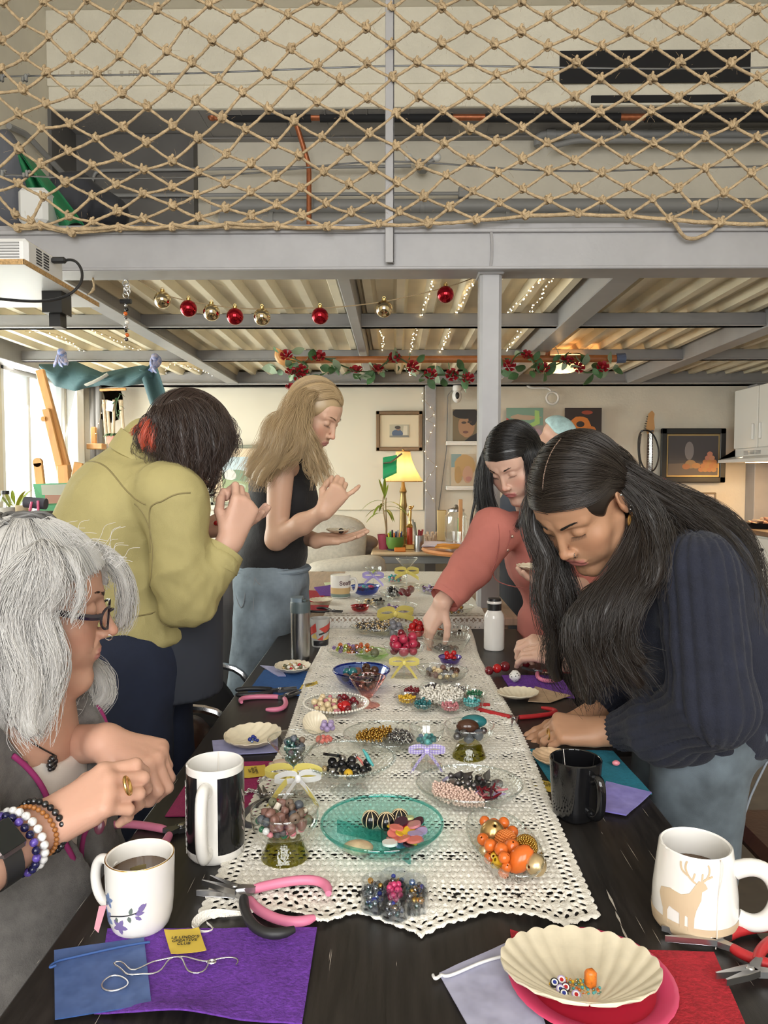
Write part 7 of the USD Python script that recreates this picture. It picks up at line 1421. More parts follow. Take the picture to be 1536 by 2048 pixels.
pliers(pl(1029,1444),-1.75,'small red-handled pliers open on the table beside the painted nails',('grip_red','grip_red'),bent=.55,open_=.2,s=.85,steel='steel_bright')
pliers(pl(1420,1893,.002),2.95,'red-handled flat-nosed pliers in front of the deer mug',('grip_red','grip_red'),open_=.42,nose=.052,grip=.10,bent=.14,steel='steel_bright');pliers(pl(1500,1962,.004),.35+PI,'red and grey pliers cut off by the right edge of the picture',('grip_grey','grip_red'),nose=.04,grip=.09,open_=.3,steel='steel_bright')
pliers(pl(528,1600,.0),1.9,'grey pliers with red grips half hidden behind the black and white mug',('grip_grey','grip_red'),bent=.2,s=.9)
pliers(pl(1068,1348,.004),2.3,'pink and red pliers under the working hands on the purple felt',('grip_pink','grip_red'),bent=.3,s=.9)
# left side
flat_quad([(400,1527),(560,1524),(508,1634),(330,1634)],.0016,'felt_magenta','felt_sheet','magenta felt sheet under the black and white mug','felt',wave=.001,seed=7)
flat_quad([(528,1341),(620,1344),(612,1392),(491,1392)],.0020,'felt_blue','felt_sheet','bright blue felt sheet under the shell of mixed pearls','felt',wave=.001,seed=8)
flat_quad([(520,1332),(560,1336),(572,1354),(556,1354)],.002,'organza_lilac','organza_bag','lilac organza bag sticking out from under the shell of mixed pearls','pouch',z=ZT+.002,wave=.002)
flat_quad([(424,1484),(556,1476),(556,1506),(428,1514)],.0022,'organza_lilac','organza_bag','pale lilac organza bag under the large shell on the left','pouch',wave=.002,seed=3)
s1=at0(506,1490,ZT+.004);solo('scallop_shell',scallop(s1,.115,.062,.022,rotz=-1.15,tilt=(.05,.0)),'shell_cream','large cream scallop shell on the lilac bag left of the martini glass','shell',smooth=40)
pile(8,[(2,'round','bead_cobalt',(.003,.0045),'cobalt blue bead in the large left shell'),(1,'facet','crystal_blue',(.003,.004),'blue crystal in the large left shell')],.014,(s1[0]+.004,s1[1]-.012,s1[2]+.012),G)
s2=at0(585,1344,ZT+.004);solo('scallop_shell',scallop(s2,.10,.055,.018,rotz=-1.3),'shell_cream','cream scallop shell of mixed pearls on the blue felt','shell',smooth=40)
pile(34,[(3,'round','bead_pearl',(.004,.0058),'white pearl in the shell on the blue felt'),(2,'round','bead_red',(.004,.0055),'red bead in the shell on the blue felt'),(1.5,'round','bead_moss',(.004,.0055),'mossy bead in the shell on the blue felt'),(2,'round','bead_gold_pale',(.004,.0055),'gold pearl in the shell on the blue felt')],.034,(s2[0]+.004,s2[1]-.004,s2[2]+.010),G)
s0=at0(634,1468,ZT+.02);solo('scallop_shell',scallop(at0(628,1462,ZT+.006),.05,.028,.010,rotz=.5,tilt=(.9,0)),'shell_cream','small white shell standing behind the martini glass','shell',smooth=40)
solo('spoon_handle',cat_([xf(ball((0,0,0),1,2,(.022,.008,.004)),MT(at0(566,1522,ZT+.008),.35)),box(at0(543,1530,ZT+.008),(.010,.011,.009),.002,R=rotm((0,0,1),.35))]),pm('pale_wood',(.56,.42,.33),.5),'pale wooden handle with a metal collar on the magenta felt','handle',smooth=50)
ch=[]
for i in range(46):
 a=i/45;px,py=(540-22*a+10*math.sin(a*9),1538+50*a)if i<24 else(490+60*((i-24)/21),1588-6*math.sin((i-24)/3));q=np.append(T(px,py,ZT+.006)[:2],ZT+.006+.002*(i%2));an=np.linspace(0,2*PI,11)[:-1];u_=V(math.cos(i),math.sin(i),.3*(i%2));w_=np.cross(u_,(0,0,1))+V(0,0,.5*((i+1)%2));ch.append(tube([q+.0042*math.cos(b)*u_+.003*math.sin(b)*w_ for b in an],.0011,5,closed=True))
solo('chain_jewelry',cat_(ch),'silver','tangled silver link bracelet on the magenta felt','bracelet',kind='stuff',smooth=60)
solo('loose_bead',xf(bead_mesh('rondelle'),MT(at0(457,1526,ZT+.006),s=.005,R=rotm((1,0,0),1.2))),'bead_pewter','single dark metal bead at the back edge of the magenta felt','bead',smooth=50)
# right side
flat_quad([(1003,1352),(1120,1352),(1150,1398),(1022,1382)],.002,'felt_purple','felt_sheet','purple felt sheet under the red beads and working hands','felt',wave=.001,seed=9)
s3=at0(1036,1396,ZT+.002);solo('scallop_shell',scallop(s3,.086,.052,.014,rotz=.25),'shell_cream','empty cream scallop shell on the right in front of the purple felt','shell',smooth=40)
flat_quad([(1070,1374),(1142,1392),(1100,1406),(1056,1404)],.0014,pm('card_tan',(.48,.34,.22),.7,var=(40,.2)),'tan_card','tan paper card under the empty shell on the right','card',z=ZT+.002)
for i,(px,py,r,mt,lb)in enumerate(((978,1350,.0125,'bead_dark_red','leftmost dark red bead'),(994,1346,.013,'bead_red','second red bead from the left'),(1010,1343,.0145,'bead_dark_red','third large dark red bead from the left'),(1050,1336,.015,'bead_dark_red','dark red bead right of the speckled cube'))):bead('round',mt,at0(px,py,ZT+.004)+V(0,0,r),r,lb+' of the strand on the purple felt',lb,G)
solo('speckled_bead',xf(box((0,0,0),(.030,.028,.030),.010),MT(at0(1030,1352,ZT+.019),.3)),nodes('howlite_spots',{'tc':('texture_coordinate',{}),'v':('voronoi_texture',{'scale':150.,'randomness':1.}),'r':('rgb_ramp',{'ramp':[(.0,(.02,.02,.02)),(.22,(.02,.02,.02)),(.30,(.74,.73,.70)),(1,(.74,.73,.70))]}),'p':('principled_bsdf',{'roughness':.3})},[('tc.object','v.vector'),('v.distance','r.fac'),('r.color','p.base_color')],'p.BSDF'),'chunky white bead speckled black in the red strand','bead',smooth=50)
flat_quad([(1057,1500),(1226,1504),(1304,1590),(1130,1612)],.0018,'felt_teal','felt_sheet','teal felt sheet under the square black mug','felt',wave=.002,seed=11)
flat_quad([(1212,1566),(1303,1588),(1252,1634),(1200,1624)],.0024,'organza_violet','organza_bag','violet-blue organza bag right of the square black mug','pouch',z=ZT+.002,wave=.003,seed=12)
solo('scallop_shell',scallop(at0(1108,1528,ZT+.003),.075,.045,.014,rotz=2.0),'shell_brown','brown ridged scallop shell half hidden behind the black mug','shell',smooth=40)
solo('pink_bead',xf(bead_mesh('oval'),MT(at0(1232,1526,ZT+.010),s=.006,R=rotm((0,1,0),1.57))),'bead_pink','pink oval bead right of the black mug rim','bead',smooth=50)
# front right: red felt, plate, shell, white organza bag
flat_quad([(1180,1902),(1428,1908),(1500,2075),(1180,2075)],.002,'felt_red','felt_sheet','red felt sheet at the front right corner under the pink plate','felt',n=(30,26),wave=.002,seed=13)
flat_quad([(1020,1862),(1075,1880),(1060,1905),(1024,1896)],.002,'felt_red','felt_sheet','corner of red felt peeking out behind the big shell','felt',wave=.001)
flat_quad([(878,1950),(1030,1882),(1100,2080),(950,2080)],.0016,'organza_white','organza_bag','white organza drawstring bag at the front beside the pink plate','pouch',n=(30,26),wave=.003,seed=14,z=ZT+.001)
cordy('drawstring',[(866,1950,.002),(874,1956,.003),(884,1950,.002),(890,1952,.003),(960,1926,.004),(1030,1908,.004),(1060,1900,.004)],.0018,'ribbon_white','white ribbon drawstring of the white organza bag','cord',ZT+.002)
cc=at0(1182,1968,ZT+.003);t=thing('paper_plate','bright pink paper plate under the large scallop shell','plate',cc)
part('rim',lathe([(.066,.002),(.070,.006),(.083,.0095),(.0875,.009),(.0885,.0078)],96,rib=(60,.003,np.array([0,.4,1,1,1]))),'plate_pink',t,smooth=60);part('well',lathe([(0,.001),(.060,.001),(.067,.0024)],64),'plate_red',t,smooth=60)
s5=at0(1160,1958,ZT+.008);shell=scallop(s5,.150,.084,.014,rotz=-.12,tilt=(-.10,-.02),ribs=19,n=(110,40));solo('scallop_shell',shell,'shell_cream','largest cream scallop shell lying on the pink paper plate','shell',smooth=40)
p5=at(1150,1985,ZT+.016);loose('seed_beads',110,.026,(*p5[:2],p5[2]),['crystal_teal','bead_amber_yellow','bead_orange','crystal_amber','bead_turquoise'],.0017,'scatter of tiny coloured seed beads inside the largest shell',G,inside=disc_in(p5[0],p5[1],.026,G,1.1,.8))
for i,(dx,dy,mt)in enumerate(((-.020,.006,'bead_jet'),(-.012,.010,'bead_lilac'),(-.016,-.004,'bead_lilac'),(-.010,-.001,'bead_plum'),(-.014,-.010,'bead_jet'),(-.002,-.012,'bead_lilac'))):
 q=p5+V(dx,dy,.005);t=thing('millefiori_bead',('black millefiori bead at the back left','lilac millefiori bead at the back','lilac millefiori bead on the left','plum millefiori bead in the middle','black millefiori bead at the front','lilac millefiori bead at the front right')[i]+' of the cluster in the largest shell','bead',q);Rm=rotm((1,0,0),.5)
 part('cane',xf(trimesh.creation.cylinder(.0046,.006,sections=16),MT((0,0,0),R=Rm)),mt,t);part('ring',xf(trimesh.creation.cylinder(.0034,.0064,sections=16),MT((0,0,0),R=Rm)),'bead_white',t);part('core',xf(trimesh.creation.cylinder(.0020,.0068,sections=12),MT((0,0,0),R=Rm)),'bead_red' if i%2 else 'bead_cobalt',t)
solo('orange_bead',box(p5+V(.018,.008,.010),(.012,.011,.018),.003,R=rotm((0,0,1),.3)),pm('orange_stone',(.66,.17,.02),.35,var=(200,.35)),'orange block bead among the seed beads in the largest shell','bead',smooth=50)
solo('scallop_shell',scallop(P(676,1066,2.63),.085,.048,.012,rotz=-1.4),'shell_cream','scallop shell held in the open palm of the blonde woman','shell',smooth=40)
solo('black_bead',ball(P(682,1062,2.60),.010,2),'bead_jet','black bead in the shell on the palm of the blonde woman','bead',smooth=True);solo('wire_loop',tube([P(702,1058,2.62)+.016*V(math.cos(a),.3*math.sin(a),.5*math.sin(a))for a in np.linspace(0,2*PI,21)[:-1]],.0012,6,closed=True),'silver','thin silver wire loop on the shell of the blonde woman','wire')
solo('scallop_shell',scallop(P(1066,1140,2.26),.10,.055,.013,rotz=1.5),'shell_cream','scallop shell held up by the woman in pink','shell',smooth=40)
for i,(px,py)in enumerate(((432,1046),(438,1049),(444,1046),(450,1049))):solo('red_bead',ball(P(px,py,1.83),.0062,2),'bead_red',('first','second','third','last')[i]+' small red bead from the left in the palm by the olive jacket','bead',smooth=True)
g_=np.random.default_rng(3);st=[]
for px,py,L,w_ in((1222,1800,.05,.0022),(1250,1870,.045,.0018),(1236,1836,.03,.002),(1160,1740,.02,.001)):
 q=T(px,py,ZT+.0004);st.append(quad_prism([V(q[0],q[1]-L/2,ZT+.0002),V(q[0]+w_,q[1],ZT+.0002),V(q[0]+.001,q[1]+L/2,ZT+.0002),V(q[0]-w_*.6,q[1]+.004,ZT+.0002)],(0,0,.0003)))
for _ in range(150):
 x,y=g_.uniform(TL,TR),g_.uniform(.45,1.5);L=abs(g_.normal())*.012+.002
 if XL-.01<x<XR+.01 and y>.84:continue
 st.append(quad_prism([V(x,y-L,ZT),V(x+.0004,y,ZT),V(x,y+L,ZT),V(x-.0004,y,ZT)],(0,0,.0002)))
solo('table_wear',cat_(st),pm('bare_wood',(.40,.36,.31),.7),'pale worn scratches along the grain of the black table','scratches',kind='stuff',smooth=False)
# second, light wood table and its things
Z2=.778
t=thing('table','light wooden table end-on behind the black table, half under white lace','table',(0,3.3,0))
part('tabletop',box2((-.52,2.72,Z2-.03),(.46,4.05,Z2),.004),pm('light_wood',(.42,.30,.21),.45,var=(6,.2),stretch=(10,1,1)),t,world=True)
for x in(-.46,.40):
 for y in(2.78,3.98):part('leg',box2((x-.025,y-.025,0),(x+.025,y+.025,Z2-.03),.004),'light_wood',t,world=True)
U,W_=np.meshgrid(np.linspace(-.27,.335,130),np.linspace(0,1.36,150),indexing='ij');over=np.clip(.05-W_,0,.05)
Z=np.stack([U+.006*np.sin(W_*7),np.maximum(2.715+W_-.05,2.712-.0*W_),Z2+.003-over*.9+.002*meshkit.fbm(np.stack([U,W_,U*0],-1)*30,2,4)],-1)
e=np.minimum(np.minimum(U+.27,.335-U),np.minimum(W_,1.36-W_));f=np.minimum(e+.002,.01);f=np.where((W_<.12)&(e>.008),np.minimum(f,lattice(U,W_,.016,.012,.0042)),f)
solo('table_runner',clip_grid(Z,f),'lace_cotton','white lace cloth on the light wooden table at the back','table runner',smooth=True)
at2=lambda px,py:at(px,py,Z2+.006)
d=at2(731,1190);dish('blue_bowl','cobalt blue glass bowl at the back on the light wooden table',d,[(0,.003),(.034,.003),(.052,.014),(.064,.040)],'glass_blue',rim=.002);pile(12,[(1,'round','bead_magenta',(.008,.011),'magenta bead in the cobalt bowl at the back'),(1,'round','bead_turquoise',(.008,.011),'turquoise bead in the cobalt bowl at the back')],.045,(d[0],d[1],d[2]+.02),G)
d=at2(745,1178);coupe('coupe_glass','small faceted coupe glass behind the cobalt bowl, tied with lilac ribbon',d+V(0,.12,0),.040,.050,.085,.03,mat='glass_cut');pile(8,[(1,'facet','crystal_lime',(.006,.008),'lime crystal in the small coupe at the back'),(1,'round','bead_silver',(.005,.007),'silver bead in the small coupe at the back')],.026,(d[0],d[1]+.12,d[2]+.056),G);bow(d+V(0,.115,.045),'ribbon_lilac',.045,.045,'lilac ribbon bow on the small coupe at the back')
d=at2(814,1180);coupe('martini_glass','tallest martini glass at the far end of the tables',d+V(0,.10,0),.052,.075,.135,.034,cone=True,mat='glass_cut');bow(d+V(0,.095,.072),'ribbon_yellow',.05,.03,'pale yellow bow on the tallest martini glass at the back')
d=at2(812,1218);coupe('martini_glass','martini glass with three dark red beads at the back',d,.055,.04,.095,.034,cone=True)
for i,(dx,dz_)in enumerate(((-.016,.068),(.006,.064),(.018,.078))):bead('round','bead_dark_red',d+V(dx,-.004,dz_),.0155,('left','middle','right')[i]+' dark red ball in the back martini glass','dark red balls',G)
d=at2(720,1224);dish('red_dish','tiny red glass dish on the white lace at the back',d,[(0,.003),(.02,.003),(.031,.010),(.036,.024)],'glass_red',rim=.0016,seg=48);pile(8,[(1,'round','bead_dark_red',(.006,.008),'dark red bead in the tiny red dish')],.022,(d[0],d[1],d[2]+.008),G)
for px,py,r,lb,ms in((785,1196,.055,'clear bowl of silver beads left of the dark red martini',('bead_silver','bead_jet')),(748,1212,.075,'flat clear dish of gold and silver discs at the back',('bead_gold_pale','bead_jet')),(790,1226,.085,'clear cut dish of lilac crystals at the back',('crystal_violet','crystal_clear')),(905,1228,.08,'clear dish of gold beads under the reaching arm',('bead_gold_seed','bead_silver')),(860,1186,.07,'clear dish of purple flower beads at the back right',('bead_lilac','bead_plum')),(790,1166,.06,'farthest clear dish of coloured beads',('bead_rose','bead_turquoise'))):
 d=at2(px,py);dish('glass_dish',lb,d,[(0,.003),(r*.55,.003),(r*.85,.014),(r,.030)],'glass_cut',rib=(24,.03,np.array([0,.3,1,1])),seg=96)
 loose('small_beads',40,r*.6,(d[0],d[1],d[2]+.006),list(ms),.0065,'small beads in the '+lb.split(' of ')[0]+' '+' '.join(lb.split(' of ')[1:])[:60],G)
bow(at2(800,1236)+V(-.02,-.02,.02),'ribbon_yellow',.06,.02,'pale yellow ribbon lying between the clear dishes at the back',rot=.3)
ms_=at2(681,1194);pms=[(.038,0),(.042,.004),(.0425,.095)]
mug('mug','souvenir mug lettered Seattle at the back of the light table',ms_,pms,.004,-.15,(.022,.075),.028,.0065,extra=[('lettering',on_cyl(text_poly('Seattle',.017),pms,-PI/2+.15-.06,.056,.0005),pm('print_brown',(.12,.06,.07),.4)),('tan_band',band(0,2*PI,.018,.044,pms),pm('print_tan',(.55,.38,.18),.35)),('green_band',band(0,2*PI,.005,.018,pms),pm('print_green',(.16,.22,.19),.35)),('inside',lathe([(.0376,.094),(.0372,.03),(0,.012)],40),pm('print_inside',(.05,.08,.07),.3))])
Q2=dict(z=Z2)
flat_quad([(600,1180),(655,1184),(640,1206),(585,1200)],.002,'felt_red','felt_sheet','red felt at the left edge of the light table near the blonde woman','felt',**Q2);flat_quad([(628,1176),(668,1170),(670,1192),(640,1192)],.003,'felt_purple','felt_sheet','small purple felt left of the souvenir mug','felt',**Q2);flat_quad([(648,1166),(672,1164),(680,1178),(655,1180)],.002,pm('paper_lime',(.62,.70,.45),.7),'paper_sheet','pale lime paper under the souvenir mug','paper',**Q2)
flat_quad([(590,1210),(660,1212),(688,1224),(600,1224)],.002,'felt_red','felt_sheet','red felt in front of the shell on the light table','felt',**Q2);solo('scallop_shell',scallop(at(642,1206,Z2+.004),.09,.05,.014,rotz=-.9),'shell_cream','small scallop shell on the red felt of the light table','shell',smooth=40)
pliers(np.append(at(668,1226,Z2)[:2],Z2+.002),-.4,'dark pliers on the red felt of the light table',('grip_black','grip_black'),s=.8,bent=.2)
# the far wall and what hangs or stands there
YW=Y1-.002
def wbox(px0,py0,px1,py1,y0,y1,b=.003):a,c=P(px0,py1,y0),P(px1,py0,y0);return box2((a[0],y0,a[2]),(c[0],y1,c[2]),b)
def picture(label,px,Yf,art,frame=None,fw=.03,board=None,bw=.06,ground=(.3,.3,.3),name='framed_picture',tilt=0):
 a,c=P(px[0],px[3],Yf),P(px[2],px[1],Yf);x0,z0,x1,z1=a[0],a[2],c[0],c[2]
 t=thing(name,label,'picture',((x0+x1)/2,Yf,z0));w0=0
 if frame:
  for lo,hi in(((x0,z0),(x1,z0+fw)),((x0,z1-fw),(x1,z1)),((x0,z0),(x0+fw,z1)),((x1-fw,z0),(x1,z1))):part('frame_side',box2((lo[0],Yf-.022,lo[1]),(hi[0],Yf+.01,hi[1]),.006),frame,t,world=True)
  x0,z0,x1,z1=x0+fw,z0+fw,x1-fw,z1-fw
 if board:
  part('mat_board',box2((x0,Yf-.006,z0),(x1,Yf+.004,z1)),board,t,world=True,smooth=False);x0,z0,x1,z1=x0+bw,z0+bw,x1-bw,z1-bw
 part('print',box2((x0,Yf-.010,z0),(x1,Yf+.004,z1)),solid(ground,.5),t,world=True,smooth=False)
 for k,(col,pts)in enumerate(art):
  g=sg.Polygon(pts).buffer(.012).intersection(sg.box(0,0,1,1))
  if g.is_empty:continue
  m=extr(sa.scale(g,x1-x0,z1-z0,origin=(0,0)),.0006);v=m.vertices;m.vertices=np.stack([x0+v[:,0],Yf-.0104-k*.0004-v[:,2],z0+v[:,1]],1);m.invert()if m.volume<0 else None
  part('painted_area',m,solid(col,.5),t,world=True,smooth=False)
 return t
def blob(cx,cy,rx,ry,n=16,j=.0,s=1):g=np.random.default_rng(s);return[(cx+rx*math.cos(a)*(1+j*g.normal()),cy+ry*math.sin(a)*(1+j*g.normal()))for a in np.arange(n)/n*2*PI]
pm('frame_bronze',(.16,.10,.05),.4,.5);pm('frame_sage',(.28,.29,.22),.5);pm('frame_black',(.012,.012,.012),.4);pm('frame_thin',(.25,.19,.12),.5);pm('mat_cream',(.66,.58,.42),.7);pm('mat_peach',(.70,.56,.40),.7);pm('frame_gold',(.42,.30,.13),.4,.6)
picture('small painting of a seated figure in a bronze frame above the lamp',(752,822,845,902),6.56,[((.42,.40,.30),[(0,.0),(1,0),(1,1),(0,1)]),((.08,.12,.20),blob(.40,.30,.28,.30,12,.06)),((.28,.17,.11),blob(.46,.66,.10,.13)),((.05,.04,.035),blob(.42,.78,.14,.12)),((.62,.58,.46),[(.70,.2),(.92,.2),(.92,.9),(.74,.9)]),((.20,.20,.18),[(0,0),(1,0),(1,.15),(0,.12)])],'frame_bronze',.035,'mat_cream',.085)
picture('pale landscape painting in a sage green frame behind the blonde woman',(422,890,520,1010),6.55,[((.50,.60,.64),[(0,.55),(1,.6),(1,1),(0,1)]),((.20,.30,.20),blob(.5,.45,.6,.18,14,.1)),((.62,.62,.58),blob(.3,.5,.22,.14,12,.1)),((.30,.36,.20),[(0,0),(1,0),(1,.3),(0,.38)]),((.42,.50,.36),blob(.6,.18,.3,.08))],'frame_sage',.03,'mat_peach',.075,ground=(.5,.54,.5))
picture('large dark still life with glowing fruit in a black frame by the kitchen',(1320,857,1451,965),6.54,[((.06,.055,.06),[(0,.25),(1,.25),(1,1),(0,1)]),((.14,.11,.09),[(0,0),(1,0),(1,.32),(0,.28)]),((.22,.20,.20),blob(.42,.62,.08,.22)),((.36,.22,.10),blob(.45,.28,.10,.10)),((.42,.17,.07),blob(.36,.22,.07,.06)),((.44,.22,.08),blob(.56,.24,.08,.06))]+[((.50,.21+.03*(i%2),.08+.06*(r_>2)),blob(.66+.085*i+.042*r_,.14+.10*r_,.045,.05))for r_ in range(5)for i in range(5-r_)if .66+.085*i+.042*r_<.98],'frame_black',.05,'frame_gold',.014,ground=(.08,.075,.08))
picture('empty pale picture in a thin brown frame above the counter',(1383,985,1431,1040),6.56,[],'frame_thin',.015,ground=(.55,.50,.44))
picture('square print of a dark-haired man in three-quarter view on the upper left shelf',(905,819,955,882),6.52,[((.16,.12,.06),[(0,0),(1,0),(1,1),(0,1)]),((.34,.19,.10),blob(.55,.48,.32,.36,18,.03)),((.010,.009,.008),blob(.5,.88,.5,.17)),((.012,.010,.010),blob(.80,.72,.16,.22)),((.010,.010,.010),[(.5,0),(1,0),(1,.25),(.7,.12)]),((.05,.03,.02),blob(.45,.58,.09,.025)),((.05,.03,.02),blob(.68,.60,.08,.025)),((.16,.07,.05),blob(.52,.28,.10,.03))],name='album_print')
picture('square print of a person with curly blond hair on the lower left shelf',(902,908,951,972),6.52,[((.20,.30,.30),[(0,.6),(.4,.6),(.4,1),(0,1)]),((.46,.30,.12),blob(.55,.62,.42,.34,18,.08)),((.50,.30,.20),blob(.68,.36,.20,.26)),((.42,.20,.17),blob(.72,.22,.12,.07)),((.40,.26,.10),blob(.28,.34,.14,.26,12,.1))],name='album_print',ground=(.50,.42,.30))
picture('square colourful abstract print behind the two dark-haired women',(1012,816,1086,884),6.52,[((.16,.30,.24),[(0,.5),(1,.5),(1,1),(0,1)]),((.22,.13,.20),blob(.4,.3,.4,.25,14,.12)),((.46,.06,.06),[(.0,.55),(.3,.45),(.3,.52),(0,.7)]),((.40,.30,.22),blob(.45,.72,.35,.06,12,.2,3)),((.30,.52,.16),[(.6,.4),(.9,.55),(.88,.9),(.78,.92),(.78,.6),(.6,.5)]),((.35,.25,.30),blob(.85,.2,.14,.16,12,.15))],name='album_print',ground=(.30,.26,.24))
picture('square print of an orange lit guitarist on black, right shelf',(1129,816,1203,881),6.52,[((.55,.17,.02),blob(.40,.52,.26,.20,16,.12)),((.02,.012,.01),blob(.42,.50,.10,.08)),((.50,.15,.02),blob(.70,.30,.14,.12,14,.15)),((.30,.05,.02),blob(.60,.86,.14,.05)),((.40,.10,.02),[(.30,.12),(.98,.16),(.98,.20),(.30,.18)])],name='album_print',ground=(.022,.012,.010))
for b_,lb in(((893,882,954,890),'short white picture ledge under the dark-haired man print'),((893,972,951,980),'short white picture ledge under the curly-haired print'),((1004,884,1216,889),'long white picture ledge under the orange guitarist print')):
 solo('picture_ledge',cat_([wbox(*b_,6.47,YW),wbox(b_[0],b_[3]-6,b_[2],b_[3]-3,6.465,6.475)]),'shelf_white',lb,'shelf')
q=P(914,792,6.5);t=thing('security_camera','white egg-shaped security camera high on the back wall','camera',q)
part('base',lathe([(0,.09),(.034,.09),(.04,.07),(.038,.045),(.0,.04)],24),'white_plastic',t);part('head',ball((0,0,0),1,3,(.042,.042,.06)),'white_plastic',t,smooth=True);part('lens',ball((.0,-.036,.0),1,2,(.018,.01,.03)),'black_plastic',t,smooth=True);part('bracket',box((0,.06,.07),(.05,.10,.03),.006),'white_plastic',t)
pipe('camera_cable',[P(905,780,6.58),P(896,790,6.6),P(893,900,6.6),P(880,1000,6.6),P(868,1100,6.6)],.004,'pipe_grey','thin grey cable running down the wall from the security camera','cable',6)
t=thing('wall_cable','white cable ending in a round ring high on the wall','cable',P(1057,770,6.58));part('tubing',tube(spline([P(1057,758,6.57),P(1056,772,6.57),P(1070,776,6.57),P(1092,776,6.57),P(1102,782,6.57)],24),.010,8),'white_plastic',t,world=True);part('ring',tube([P(1105,796,6.57)+.052*V(math.cos(a),0,math.sin(a))for a in np.linspace(0,2*PI,33)[:-1]],.010,8,closed=True),'white_plastic',t,world=True)
t=thing('electric_guitar','red electric guitar hanging on the back wall beside the still life','guitar',P(1294,975,6.5))
bd=shapely.union_all([sg.Point(0,-.12).buffer(.165),sg.Point(0,.06).buffer(.125),stem([(-.10,.08),(-.15,.16),(-.12,.20)],.03),stem([(.10,.08),(.135,.14),(.12,.17)],.028)]).difference(sg.box(-.055,.10,.055,.3)).buffer(-.012).buffer(.012)
q=P(1294,1000,6.52);W3=lambda m:(setattr(m,'vertices',np.stack([q[0]+m.vertices[:,0],q[1]-m.vertices[:,2],q[2]+m.vertices[:,1]],1)),m)[1]
part('body',W3(extr(bd,.045)),pm('guitar_red',(.30,.012,.022),.12,coat=.5),t,world=True,smooth=30);part('pickguard',W3(extr(sg.Polygon([(-.09,-.02),(-.05,.09),(.05,.09),(.09,.02),(.05,-.10),(-.04,-.10)]).buffer(.01),.003,.045)),pm('pickguard',(.42,.36,.36),.3),t,world=True)
zn=P(1294,868,6.5)[2]-q[2];part('neck',W3(extr(sg.Polygon([(-.027,.02),(.027,.02),(.021,zn),(-.021,zn)]),.022,.040)),pm('rosewood',(.045,.022,.013),.4),t,world=True)
for k in range(14):yy=zn-(zn+.0)*(1-.5**(k/12))*1.0;part('fret',W3(extr(sg.box(-.023,yy-.0015,.023,yy+.0015),.002,.062)),'silver',t,world=True)
hs=sg.Polygon([(-.021,zn),(.021,zn),(.034,zn+.05),(.024,zn+.13),(.030,zn+.17),(.012,zn+.195),(-.012,zn+.17),(-.030,zn+.05)]).buffer(.004);part('headstock',W3(extr(hs,.016,.040)),pm('maple',(.50,.27,.10),.4),t,world=True)
for k in range(6):part('tuning_peg',tube([q+V(-.028+.004*k,-.048,zn+.045+.020*k),q+V(-.056+.005*k,-.048,zn+.050+.020*k)],.006,6),'silver',t,world=True)
part('strings',cat_([tube([q+V(-.012+.005*k,-.066,-.12),q+V(-.010+.004*k,-.064,zn+.03)],.0009,4)for k in range(6)]),'silver',t,world=True,kind='stuff')
t=thing('guitar_cable','black cable looped over the headstock of the red guitar','cable',P(1285,865,6.44));part('tubing',tube(spline([P(1290,972,6.43),P(1280,930,6.43),P(1277,880,6.43),P(1284,862,6.43),P(1298,862,6.43),P(1312,880,6.43),P(1317,915,6.43),P(1305,942,6.43),P(1290,938,6.43),P(1279,905,6.43),P(1282,868,6.43)],60),.007,6),'black_plastic',t,world=True);part('hook',cat_([tube([P(1284,862,6.4),P(1284,862,6.6)],.010,8),tube([P(1305,862,6.4),P(1305,862,6.6)],.010,8)]),'black_plastic',t,world=True)
# kitchen along the right wall
Xc=2.905;t=thing('wall_cabinet','white kitchen wall cabinet with two doors above the hood','cabinet',(3.07,6.05,1.53));part('body',box2((Xc+.018,5.30,1.53),(X1-.002,6.42,2.03),.003),'shelf_white',t,world=True)
for a,b_ in((5.32,5.99),(6.0,6.415)):
 d_=part('door',box2((Xc,a+.003,1.535),(Xc+.017,b_-.003,2.028),.004),'shelf_white',t,world=True);yk=a+.06 if a>5.9 else b_-.05;part('handle',box2((Xc-.02,yk-.010,1.60),(Xc,yk+.010,1.73),.005),'white_plastic',d_,world=True)
t=thing('range_hood','white range hood with a warm lamp glowing underneath','range hood',(3.0,6.05,1.42));part('body',quad_prism([V(Xc,5.34,1.53),V(Xc,5.34,1.47),V(2.76,5.34,1.44),V(2.76,5.34,1.415),V(X1-.002,5.34,1.415),V(X1-.002,5.34,1.53)],(0,1.04,0)),pm('hood_white',(.72,.71,.68),.3),t,world=True,smooth=False)
for k in range(3):part('vent',[box2((Xc-.004,6.18-k*.10-.04,1.483+.011*j),(Xc+.004,6.18-k*.10+.04,1.489+.011*j))for j in range(3)],'pipe_grey',t,world=True,smooth=False,kind='stuff')
part('lamp',box2((2.86,5.7,1.410),(2.98,6.1,1.416)),pm('lamp_warm',(.8,.6,.35),.5,emit=(1,.60,.25,9)),t,world=True,smooth=False)
rect_light('hood_lamp',(2.95,5.95,1.40),(-.15,.25,-1),.25,.4,(1,.62,.28),32)
t=thing('kitchen_counter','white kitchen base unit with a wooden top along the right wall','counter',(2.93,5.5,0));part('body',box2((2.66,3.6,.0),(X1-.002,6.45,.87),.003),'shelf_white',t,world=True);part('worktop',box2((2.63,3.58,.87),(X1-.002,6.47,.905),.005),pm('worktop',(.20,.115,.06),.4,var=(8,.3)),t,world=True)
